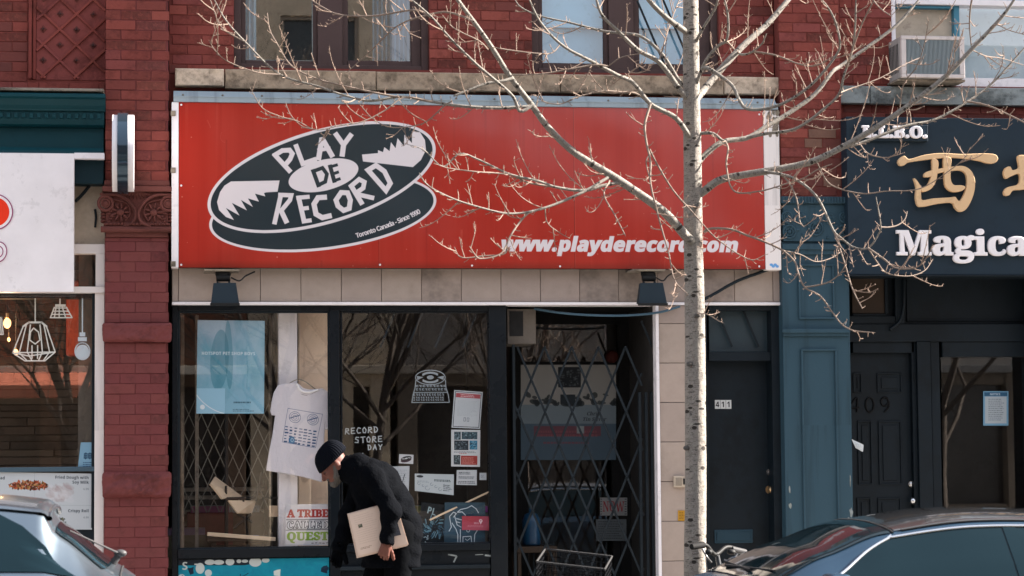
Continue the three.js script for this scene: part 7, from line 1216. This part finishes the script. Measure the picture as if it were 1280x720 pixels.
{
  const x0 = X(142, 5.7, 700) - 4.06, r = car({ name: 'parked_car', label: 'pale blue-silver hatchback with a roof spoiler parked at the lower left', x0, zc: 5.7,
    keys: [[0, 0.55, 0.62, 0.45, 0.58, 0.62], [0.12, 0.7, 0.8, 0.6, 0.74, 0.78], [0.6, 0.88, 0.89, 0.68, 0.92, 0.96], [0.95, 0.95, 0.9, 0.7, 0.99, 1.03], [1.15, 0.97, 0.9, 0.7, 1.03, 1.08], [1.85, 1.0, 0.9, 0.6, 1.36, 1.42], [2.4, 1.02, 0.9, 0.585, 1.42, 1.49], [3.0, 1.04, 0.9, 0.58, 1.41, 1.48], [3.45, 1.06, 0.9, 0.6, 1.385, 1.445], [3.72, 1.06, 0.9, 0.62, 1.36, 1.415], [3.755, 1.06, 0.9, 0.62, 1.345, 1.395], [3.77, 1.06, 0.9, 0.62, 1.285, 1.325], [3.81, 1.055, 0.895, 0.62, 1.25, 1.29], [4.06, 1.03, 0.87, 0.67, 1.06, 1.09], [4.16, 0.98, 0.85, 0.68, 1.0, 1.02], [4.28, 0.8, 0.78, 0.6, 0.84, 0.86]],
    paint: mat([0.15, 0.19, 0.225], 0.32, { clearcoat: 0.6, clearcoatRoughness: 0.03, metalness: 0.9 }), glass: tint, trim: M.blackPlastic,
    screen: v => [1.17, 1.84], rear: v => { const e = Math.abs(v - 12) / 4; return [3.79, 4.05 - 0.05 * e * e]; },
    side: v => [1.25 + (v - 5.25) * 0.24, 3.9 - (v - 5.25) * 0.15], pillar: 2.45, seal: [1.95, 3.4], seams: [1.3, 2.44, 3.4], mirror: 1.45, handles: [2.3, 3.2], wheels: [0.85, 3.45] });
  part('spoiler', r.skin(3.5, 3.757, 8.2, 15.8, 12, 30, 0.012, v => [3.5, 3.757]), r.t.children[0].material, r.t);
  part('spoiler_lip', tube([8.25, 9, 10, 12, 14, 15, 15.75].map(v => r.P3(3.757, v, 0.006)), 0.014, 40, 8), r.t.children[0].material, r.t);
  const p0 = r.P3(4.07, 12, 0.0), p1 = r.P3(3.84, 10.2, 0.02), q = at(141, 691, 5.75);
  part('rear_wiper', merge([rod(V(p0.x - 0.02, p0.y, p0.z), V(p0.x + 0.02, p0.y + 0.06, p0.z), 0.02, 0.018), ball(p0.x + 0.024, p0.y + 0.062, p0.z, 0.022, 1.5, 0.9, 1.2), rod(V(p0.x + 0.02, p0.y + 0.06, p0.z), p1, 0.006, 0.004)]), mat([0.045, 0.045, 0.048], 0.5), r.t);
  part('tailgate_seam', tube([9.0, 9.8, 10.8, 12, 13.2, 14.2, 15.0].map(v => r.P3(4.1, v, 0.003)), 0.005, 24, 5), M.rubber, r.t);
}
// ---------- bicycle with a wire crate ----------
{
  const Z = 4.3, xr = X(728, Z, 700), xf = xr + 1.03, t = thing('bicycle', 'dark bicycle leaning at the tree with its handlebar by the trunk', 'bicycle', [xr + 0.5, 0, Z]);
  const lean = (x, y, z = 0) => V(x, y, Z + z - y * 0.06);
  const wheel = (x, turn) => { const m = new THREE.Matrix4().makeTranslation(x, 0.34, Z - 0.02).multiply(new THREE.Matrix4().makeRotationY(turn)), w = part('wheel', new THREE.TorusGeometry(0.33, 0.018, 10, 56).applyMatrix4(m), M.rubber, t); part('rim', new THREE.TorusGeometry(0.308, 0.009, 8, 56).applyMatrix4(m), M.chrome, w); part('spokes', merge(Array.from({ length: 28 }, (_, i) => rod(V(0, 0, i % 2 ? 0.03 : -0.03), V(0.305 * Math.cos(i * 0.2244), 0.305 * Math.sin(i * 0.2244), 0), 0.0012, 0.0012, 4))).applyMatrix4(m), M.chrome, w).userData.kind = 'stuff'; part('hub', rod(V(0, 0, -0.05), V(0, 0, 0.05), 0.025).applyMatrix4(m), M.chrome, w); };
  wheel(xr, 0.02); wheel(xf, -0.35);
  const bb = lean(xr + 0.43, 0.29), seat = lean(xr + 0.29, 0.64), hd1 = lean(xf - 0.19, 0.78), hd0 = lean(xf - 0.15, 0.62), ax = lean(xr, 0.34), af = V(xf, 0.34, Z - 0.02), fm = mat([0.03, 0.032, 0.036], 0.35, { clearcoat: 0.6 });
  part('frame', merge([rod(bb, seat, 0.016), rod(bb, hd0, 0.019), rod(lean(xr + 0.3, 0.6), hd1, 0.017), rod(hd0, hd1, 0.021), ...[-0.06, 0.06].flatMap(d => [rod(bb.clone().add(V(0, 0, d * 0.5)), ax.clone().add(V(0, 0, d)), 0.01), rod(lean(xr + 0.3, 0.58), ax.clone().add(V(0, 0, d)), 0.008)])]), fm, t);
  part('fork', merge([-0.05, 0.05].map(d => tube([hd0.clone().add(V(0.01, -0.02, d)), V(xf - 0.07, 0.5, Z - 0.02 + d), af.clone().add(V(0, 0, d))], 0.011, 16))), fm, t);
  part('saddle', merge([ball(seat.x - 0.02, seat.y + 0.07, seat.z, 0.09, 1.2, 0.4, 0.8), ball(seat.x + 0.12, seat.y + 0.07, seat.z, 0.045, 2, 0.6, 0.7), rod(seat, seat.clone().add(V(0, 0.08, 0)), 0.013)]), M.blackPlastic, t);
  part('crank', merge([new THREE.TorusGeometry(0.085, 0.006, 6, 32).translate(bb.x, bb.y, bb.z + 0.05), rod(bb.clone().add(V(0, 0, 0.06)), bb.clone().add(V(0.12, -0.12, 0.07)), 0.011), rod(bb.clone().add(V(0, 0, -0.06)), bb.clone().add(V(-0.12, 0.12, -0.07)), 0.011)]), M.chrome, t);
  for (const s of [-1, 1]) part('pedal', new THREE.BoxGeometry(0.09, 0.02, 0.09).translate(bb.x - s * -0.12, bb.y - s * 0.12, bb.z + s * 0.12), M.blackPlastic, t);
  // handlebar, turned with the fork
  const st = V(hd1.x - 0.02, 0.9, hd1.z - 0.01), gl = at(866, 684, 4.4), gr = at(931, 690, 4.06), mid = at(894, 693, 4.28);
  part('stem', merge([rod(hd1, st, 0.015), rod(st, mid, 0.015)]), fm, t);
  part('handlebar', tube([gl, at(881, 681, 4.36), mid, at(908, 684, 4.2), gr], 0.012, 40), mat([0.007, 0.007, 0.0075], 0.6), t);
  part('grip', rod(gl.clone().lerp(mid, -0.05), at(880, 681.5, 4.36), 0.018), mat([0.006, 0.006, 0.0065], 0.8), t); part('grip', rod(at(914, 686, 4.17), gr, 0.018), mat([0.03, 0.03, 0.032], 0.5), t);  // bar and left grip coloured darker as if shaded, right grip lighter as if lit
  for (const [a, b] of [[[878, 686], [889, 703]], [[922, 692], [905, 700]]]) part('brake_lever', tube([at(...a, 4.4), at((a[0] + b[0]) / 2, a[1] + 10, 4.42), at(...b, 4.4)], 0.006, 12), mat([0.1, 0.1, 0.105], 0.4, { metalness: 0.8 }), t);
  part('brake_cable', merge([tube([at(882, 688, 4.4), at(884, 712, 4.46), at(898, 724, 4.35), at(905, 740, 4.2)], 0.003, 24, 5), tube([at(918, 692, 4.2), at(921, 708, 4.3), at(912, 728, 4.25), at(905, 742, 4.2)], 0.003, 24, 5)]), M.rubber, t);
  part('shifter', merge([ball(at(886, 690, 4.4).x, at(886, 690, 4.4).y, 4.4, 0.022, 1, 0.8, 1), ball(at(914, 690, 4.2).x, at(914, 690, 4.2).y, 4.2, 0.022, 1.2, 0.8, 1)]), M.blackPlastic, t);
  const ry = 0.62; part('luggage_rack', merge([bar(V(xr - 0.22, ry, Z - 0.1), V(xr + 0.22, ry, Z - 0.1), 0.01), bar(V(xr - 0.22, ry, Z + 0.02), V(xr + 0.22, ry, Z + 0.02), 0.01), ...[-0.2, 0, 0.2].map(d => bar(V(xr + d, ry, Z - 0.095), V(xr + d, ry, Z + 0.015), 0.008)), rod(V(xr - 0.1, ry, Z - 0.1), V(xr, 0.36, Z - 0.08), 0.006), rod(V(xr - 0.1, ry, Z + 0.02), V(xr, 0.36, Z + 0.05), 0.006)]), M.blackPlastic, t);
  // wire crate on the rack
  const c = thing('wire_crate', 'black wire crate on the rear rack of the bicycle', 'crate', [X(716, Z, 700), 0.65, Z - 0.04]);
  const W2 = 0.2, D2 = 0.16, H = 0.24, m4 = new THREE.Matrix4().makeTranslation(X(716, Z, 700), 0.655, Z - 0.05).multiply(new THREE.Matrix4().makeRotationFromEuler(new THREE.Euler(0.2, -0.32, -0.05)));
  const wm = mat([0.006, 0.0065, 0.008], 0.85, { specularIntensity: 0.1 }), side = (f, n, mlen) => { const g = []; for (let i = 0; i <= n; i++) g.push(bar(f(i / n, 0), f(i / n, 1), 0.004)); for (let j = 0; j <= mlen; j++) g.push(bar(f(0, j / mlen), f(1, j / mlen), 0.004)); return merge(g).applyMatrix4(m4); };
  for (const s of [-1, 1]) { part('wire_side', side((a, b) => V(-W2 + a * 2 * W2, b * H * 0.95, s * D2), 13, 7), wm, c); part('wire_end', side((a, b) => V(s * W2, b * H * 0.95, -D2 + a * 2 * D2), 10, 7), wm, c); }
  part('wire_bottom', side((a, b) => V(-W2 + a * 2 * W2, 0, -D2 + b * 2 * D2), 10, 8), wm, c);
  part('rim', merge([bar(V(-W2, H, D2), V(W2, H, D2), 0.008), bar(V(-W2, H, -D2), V(W2, H, -D2), 0.008), bar(V(-W2, H, -D2), V(-W2, H, D2), 0.0079), bar(V(W2, H, -D2), V(W2, H, D2), 0.0079)]).applyMatrix4(m4), mat([0.05, 0.05, 0.05], 0.5), c);  // rim colour lighter than the wires, as if it caught the light
  part('name_plate', box(-0.06, 0.08, H * 0.4, H * 0.72, D2 + 0.003, D2 + 0.008, 0.002).applyMatrix4(m4), wm, c);
}
// ---------- the stooping person ----------
function capsule(p, a, b, ra, rb) {
  const bx = b.x - a.x, by = b.y - a.y, bz = b.z - a.z, px = p.x - a.x, py = p.y - a.y, pz = p.z - a.z;
  const h = cl((px * bx + py * by + pz * bz) / (bx * bx + by * by + bz * bz + 1e-9)); const dx = px - bx * h, dy = py - by * h, dz = pz - bz * h;
  return Math.sqrt(dx * dx + dy * dy + dz * dz) - (ra + (rb - ra) * h);
}
const smin = (a, b, k) => { const h = Math.max(k - Math.abs(a - b), 0) / k; return Math.min(a, b) - h * h * k / 4; };
function meshField(fn, c, half, cell) {
  const N = Math.ceil(2 * half / cell) + 2, mc = new MarchingCubes(N, M.paper, false, false, 260000), h = N / 2, p = V(0, 0, 0); let o = 0;
  for (let k = 0; k < N; k++) for (let j = 0; j < N; j++) for (let i = 0; i < N; i++) { p.set(c.x + (i - h) / h * half, c.y + (j - h) / h * half, c.z + (k - h) / h * half); mc.field[o++] = -fn(p); }
  mc.isolation = 0; mc.update(); const n = mc.count, pos = mc.positionArray.slice(0, n * 3), nor = mc.normalArray.slice(0, n * 3);
  for (let i = 0; i < pos.length; i += 3) { pos[i] = c.x + pos[i] * half; pos[i + 1] = c.y + pos[i + 1] * half; pos[i + 2] = c.z + pos[i + 2] * half; }
  for (let i = 0; i < nor.length; i += 3) { const l = Math.hypot(nor[i], nor[i + 1], nor[i + 2]) || 1; nor[i] /= l; nor[i + 1] /= l; nor[i + 2] /= l; }
  const g = new THREE.BufferGeometry(); g.setAttribute('position', new THREE.BufferAttribute(pos, 3)); g.setAttribute('normal', new THREE.BufferAttribute(nor, 3)); return uvBox(g);
}
{
  const Z = 1.6, J = (px, py, dz = 0) => { const q = at(px, py, Z); q.z += dz; return q; };
  const G = (px, y, dz) => { const q = at(px, 800, Z); q.y = y; q.z += dz; return q; };
  const hip = J(496, 656), chest = J(466, 610), neck = J(441, 592), head = J(417, 582);
  const jt = { shN: J(462, 596, 0.185), elN: J(484, 638, 0.275), wrN: J(478.5, 676, 0.275), shF: J(456, 598, -0.18), elF: J(440, 645, -0.22), wrF: J(427, 684, -0.17), hpN: J(497, 664, 0.09), knN: J(494, 750, 0.1), anN: G(533, 0.13, 0.1), hpF: J(493, 664, -0.09), knF: J(462, 748, -0.09), anF: G(428, 0.09, -0.09) };
  const t = thing('person', 'stooping person in black coat and beanie walking left with newspapers under the arm', 'person', [hip.x, 0, Z]);
  const legs = (p, d) => Math.min(smin(capsule(p, jt.hpN, jt.knN, 0.085 + d, 0.058 + d), capsule(p, jt.knN, jt.anN, 0.058 + d, 0.042 + d), 0.03), smin(capsule(p, jt.hpF, jt.knF, 0.085 + d, 0.058 + d), capsule(p, jt.knF, jt.anF, 0.058 + d, 0.042 + d), 0.03));
  const toeN = G(512, 0.035, 0.11), toeF = G(398, 0.05, -0.1), heelN = G(538, 0.12, 0.1), heelF = G(433, 0.045, -0.09);
  const bodyF = p => {
    let d = smin(capsule(p, hip, chest, 0.1, 0.1), capsule(p, chest, neck, 0.09, 0.055), 0.06); d = smin(d, capsule(p, neck, head, 0.058, 0.056), 0.05);
    for (const [a, b, c] of [[jt.shN, jt.elN, jt.wrN], [jt.shF, jt.elF, jt.wrF]]) { d = smin(d, capsule(p, chest, a, 0.06, 0.045), 0.04); d = smin(d, smin(capsule(p, a, b, 0.05, 0.04), capsule(p, b, c, 0.04, 0.028), 0.02), 0.03); }
    d = smin(d, legs(p, 0), 0.05); d = smin(d, capsule(p, jt.anN, toeN, 0.04, 0.03), 0.03); d = smin(d, capsule(p, jt.anF, toeF, 0.04, 0.03), 0.03); return d;
  };
  // head: forward f, up u, sideways +z
  const f = V(-0.76, -0.65, 0.06).normalize(), s = V(0, 0, 1).addScaledVector(f, -f.z).normalize(), u = s.clone().cross(f).normalize(); if (u.y < 0) u.negate();
  const H = (a, b, c) => head.clone().addScaledVector(f, a).addScaledVector(u, b).addScaledVector(s, c);
  const ell = (p, c, a, b, w) => { const d = p.clone().sub(c), x = d.dot(f) / a, y = d.dot(u) / b, z = d.dot(s) / w, k = Math.sqrt(x * x + y * y + z * z); return (k - 1) * Math.min(a, b, w); };
  const hp = { cr: H(-0.01, 0.03, 0), jaw0: H(0.035, -0.055, 0), jaw1: H(0.062, -0.085, 0), n0: H(0.088, 0.012, 0), n1: H(0.112, -0.028, 0), n2: H(0.098, -0.034, 0), br: H(0.078, 0.026, 0) };
  const headF = p => {
    let d = ell(p, hp.cr, 0.098, 0.096, 0.076); d = smin(d, ell(p, H(0.03, -0.035, 0), 0.066, 0.07, 0.062), 0.04); d = smin(d, capsule(p, hp.jaw0, hp.jaw1, 0.046, 0.026), 0.03);
    d = smin(d, capsule(p, hp.n0, hp.n1, 0.009, 0.014), 0.014); for (const c of [-1, 1]) { d = smin(d, capsule(p, hp.n2, H(0.092, -0.034, c * 0.014), 0.008, 0.009), 0.008); d = smin(d, capsule(p, H(0.08, 0.024, c * 0.012), H(0.068, 0.024, c * 0.045), 0.011, 0.009), 0.012); d = smin(d, ell(p, H(0.06, -0.018, c * 0.042), 0.024, 0.018, 0.02), 0.02); d = smin(d, ell(p, H(-0.012, -0.01, c * 0.077), 0.02, 0.034, 0.01), 0.008); const e = ell(p, H(0.082, 0.004, c * 0.031), 0.013, 0.01, 0.015); d = -smin(-d, e + 0.002, 0.008); }
    d = smin(d, capsule(p, H(0.086, -0.056, -0.02), H(0.086, -0.056, 0.02), 0.007, 0.007), 0.006); d = smin(d, capsule(p, H(0.083, -0.068, -0.017), H(0.083, -0.068, 0.017), 0.008, 0.008), 0.006);
    return smin(d, capsule(p, head, neck, 0.052, 0.058), 0.04);
  };
  // hands: own axes e (to the fingertips), k (to the thumb), n (out of the back of the hand)
  const hand = (w, e, n, curl, flip) => {
    e = e.clone().normalize(); n = n.clone().addScaledVector(e, -n.dot(e)).normalize(); const k = e.clone().cross(n).multiplyScalar(flip).normalize();
    const q = (a, b, c) => w.clone().addScaledVector(e, a).addScaledVector(k, b).addScaledVector(n, c), bones = [];
    bones.push([w, q(0.03, 0, 0), 0.026, 0.024, 0.02]); for (const b of [-0.028, -0.01, 0.01, 0.028]) bones.push([q(0.022, b * 0.7, 0), q(0.085, b, 0.002), 0.015, 0.0125, 0.016]);
    const F = [[0.03, 0.088, [0.042, 0.026, 0.02]], [0.0105, 0.093, [0.046, 0.029, 0.021]], [-0.01, 0.089, [0.043, 0.027, 0.02]], [-0.029, 0.08, [0.034, 0.021, 0.018]]];
    F.forEach(([b, a, ls], i) => { let p = q(a, b, 0.002), an = 0.15; ls.forEach((L, j) => { an += curl * [0.75, 1.05, 0.7][j] * (1 + 0.08 * (i - 1)); const r = p.clone().addScaledVector(e, Math.cos(an) * L).addScaledVector(n, -Math.sin(an) * L).addScaledVector(k, (b > 0 ? 0.02 : -0.02) * L); bones.push([p, r, 0.0098 - j * 0.0009, 0.0089 - j * 0.001, 0.004]); p = r; }); });
    let p = q(0.028, 0.028, -0.008); for (const [L, da, dn] of [[0.042, 0.75, -0.35], [0.032, 0.95, -0.55], [0.026, 1, -0.7]]) { const r = p.clone().add(e.clone().multiplyScalar(da).addScaledVector(k, 0.5).addScaledVector(n, dn).normalize().multiplyScalar(L)); bones.push([p, r, 0.0125, 0.0105, 0.008]); p = r; }
    return { c: q(0.075, 0, -0.02), fn: P => { let d = 1; for (const [a, b, ra, rb, sm] of bones) d = smin(d, capsule(P, a, b, ra, rb), sm); return d; } };
  };
  const hN = hand(jt.wrN, V(-0.25, -1, -0.1), V(-0.12, 0.05, 1), 1.15, -1), hF = hand(jt.wrF, V(-0.25, -1, 0.1), V(0.1, 0, -1), 0.55, 1);
  const skinM = mat(P(84, 52, 44, 0.85), 0.55, { bumpMap: T.fine, bumpScale: 0.0008 });
  part('body', merge([meshField(bodyF, V(hip.x - 0.06, 0.78, Z), 0.9, 0.014), meshField(headF, head.clone().addScaledVector(u, -0.02), 0.19, 0.0042), meshField(hN.fn, hN.c, 0.115, 0.0032), meshField(hF.fn, hF.c, 0.115, 0.0032)]), skinM, t);
  for (const c of [-1, 1]) { const e = H(0.0745, 0.004, c * 0.031); part('eye', ball(e.x, e.y, e.z, 0.0095), mat([0.08, 0.07, 0.065], 0.4), t); }
  // clothing
  const cloth = mat([0.0022, 0.0028, 0.0042], 0.9, { map: retex(T.mottle, 0.5), bumpMap: retex(T.grain, 0.7), bumpScale: 0.018, specularIntensity: 0.06 }), trouser = mat([0.0018, 0.0022, 0.003], 0.9, { bumpMap: T.grain, bumpScale: 0.01, specularIntensity: 0.05 });
  const C = [[J(449, 588), 0.115], [J(469, 606), 0.16], [J(482, 636), 0.185], [J(492, 664), 0.185], [J(489, 698), 0.185], [J(487, 716), 0.19]];
  const fold = p => 0.004 * Math.sin(p.y * 55 + p.x * 30 + p.z * 14) * ss(1.32, 1.1, p.y) + 0.002 * Math.sin(p.x * 60 - p.y * 28) + 0.002 * Math.sin(p.z * 70 + p.y * 20);
  const coatF = P0 => {
    const p = P0.clone(); const pz = p.z; p.z = Z + (pz - Z) * 1.4;
    let d = 9; for (let i = 0; i + 1 < C.length; i++) for (const o of [-0.07, 0.07]) { const a = C[i][0].clone(), b = C[i + 1][0].clone(); a.z += o; b.z += o; d = smin(d, capsule(p, a, b, C[i][1], C[i + 1][1]), 0.05); }
    d /= 1.2; p.z = pz; d = smin(d, capsule(p, J(447, 585), J(430, 587), 0.095, 0.088), 0.03);
    for (const [a, b, c] of [[jt.shN, jt.elN, jt.wrN], [jt.shF, jt.elF, jt.wrF]]) { d = smin(d, capsule(p, chest.clone().lerp(a, 0.4), a, 0.11, 0.08), 0.06); d = smin(d, smin(capsule(p, a, b, 0.076, 0.064), capsule(p, b, c.clone().lerp(b, c === jt.wrF ? -0.06 : 0.05), 0.064, 0.05), 0.05), 0.035); }
    d += fold(p); d = Math.max(d, J(480, 709).y - p.y);                        // straight hem
    for (const c of [jt.wrN, jt.wrF]) { const w = capsule(p, c, c.clone().add(V(-0.02, -0.1, 0)), 0.04, 0.04); d = Math.max(d, -w); }
    return d;
  };
  part('coat', meshField(coatF, V(C[2][0].x - 0.06, C[2][0].y - 0.06, Z), 0.56, 0.0095), cloth, t, 'black coat');
  part('trousers', meshField(p => { let d = legs(p, 0.026); d = smin(d, capsule(p, jt.hpN, jt.hpF, 0.11, 0.11), 0.05); d += 0.006 * Math.sin(p.y * 50 + p.x * 20) * ss(0.7, 0.2, p.y); return Math.max(d, 0.075 - p.y); }, V(hip.x - 0.05, 0.56, Z), 0.6, 0.012), trouser, t, 'black trousers');
  for (const [a, b, hl] of [[jt.anN, toeN, heelN], [jt.anF, toeF, heelF]]) part('shoe', meshField(p => { let d = smin(capsule(p, hl, b, 0.046, 0.04), capsule(p, a, hl, 0.055, 0.05), 0.03); return Math.max(d, Math.min(hl.y, b.y) - 0.035 - p.y); }, hl.clone().lerp(b, 0.5), 0.2, 0.006), M.rubber, t);
  part('glove', meshField(p => hF.fn(p) - 0.004, hF.c, 0.115, 0.0035), trouser, t, 'dark glove on the far hand');
  part('beanie', meshField(p => { let d = ell(p, H(-0.018, 0.04, 0), 0.118, 0.112, 0.094); d = smin(d, ell(p, H(-0.075, 0.075, 0), 0.05, 0.06, 0.06), 0.06); const y = p.clone().sub(head), h = y.dot(u) - 0.032 + 0.34 * (y.dot(f) * -1 - 0.0) * -0.1; const cuff = Math.max(ell(p, H(-0.014, 0.02, 0), 0.12, 0.115, 0.097), Math.abs(h - 0.018) - 0.026); d = Math.min(Math.max(d, -(h)), cuff); return d + 0.0018 * Math.sin(Math.atan2(y.dot(s), y.dot(f)) * 46); }, head.clone().addScaledVector(u, 0.045), 0.16, 0.0042), mat([0.0025, 0.0034, 0.006], 0.95, { bumpMap: T.fine, bumpScale: 0.002, specularIntensity: 0.12 }), t, 'dark knitted beanie');
  part('beard', meshField(p => { let d = smin(capsule(p, H(0.075, -0.092, 0), H(0.02, -0.07, 0), 0.032, 0.052), capsule(p, H(0.035, -0.06, 0.046), H(0.004, -0.005, 0.066), 0.027, 0.018), 0.03); d = smin(d, capsule(p, H(0.035, -0.06, -0.046), H(0.004, -0.005, -0.066), 0.027, 0.018), 0.03); d = smin(d, capsule(p, H(0.093, -0.047, -0.022), H(0.093, -0.047, 0.022), 0.009, 0.009), 0.012); const q = p.clone().sub(head); return d + 0.003 * Math.sin(q.x * 420 + q.y * 260) * Math.sin(q.z * 380 + q.y * 200); }, H(0.04, -0.06, 0), 0.11, 0.004), mat(P(72, 69, 66, 0.85), 0.95), t, 'short grey beard');
  // folded newspapers held against the coat
  const np = [[436, 643], [494, 627], [510, 680], [448, 695]];
  const tex = canvasTex(512, 512, (g, w, h) => { g.fillStyle = '#cdbdb2'; g.fillRect(0, 0, w, h); lines(g, 40, 40, 250, 14, 26, '#a79a92', 3, 0.4); lines(g, 40, 430, 120, 2, 14, '#6d6058', 6, 0.2); g.fillStyle = '#54564c'; g.fillRect(70, 150, 44, 40); g.fillStyle = '#7c7f70'; g.fillRect(78, 156, 18, 14); g.fillStyle = '#454a54'; g.fillRect(360, 120, 112, 270); for (let k = 0; k < 50; k++) { g.fillStyle = `rgba(${rnd() < 0.5 ? '30,34,40' : '96,100,108'},0.35)`; g.fillRect(362 + rnd() * 90, 124 + rnd() * 240, 10 + rnd() * 18, 8 + rnd() * 18); } });
  const nt = thing('newspapers', 'folded cream newspapers held under the stooping person\'s arm', 'newspaper', [J(473, 661).x, J(473, 695).y, Z + 0.19]);
  for (let k = 0; k < 5; k++) {
    const o = k * 0.0055, q = np.map(([a, b], i) => at(a + (k % 2) * 1.2 - k * 0.5, b + (k * 0.7) * (i > 1 ? 1 : -0.3), Z + 0.232 - o));
    const pos = [], uv = [], d = V(0, 0, -0.0045), quad = (a, b, c, e, ua) => { for (const [v, i] of [[a, 0], [b, 1], [c, 2], [a, 0], [c, 2], [e, 3]]) { pos.push(v.x, v.y, v.z); uv.push(...(ua ? ua[i] : [0.02, 0.02])); } };
    const [tl, tr, br, bl] = q, bk = q.map(v => v.clone().add(d)); quad(bl, br, tr, tl, [[0, 0], [1, 0], [1, 1], [0, 1]]); quad(bk[2], bk[3], bk[0], bk[1]); for (let i = 0; i < 4; i++) quad(q[(i + 1) % 4], q[i], bk[i], bk[(i + 1) % 4]);
    const g = new THREE.BufferGeometry(); g.setAttribute('position', new THREE.Float32BufferAttribute(pos, 3)); g.setAttribute('uv', new THREE.Float32BufferAttribute(uv, 2)); g.computeVertexNormals(); part('folded_paper', g, mat([0.85, 0.82, 0.8], 0.85, { map: tex }), nt);
  }
}
renderer.render(scene, camera);
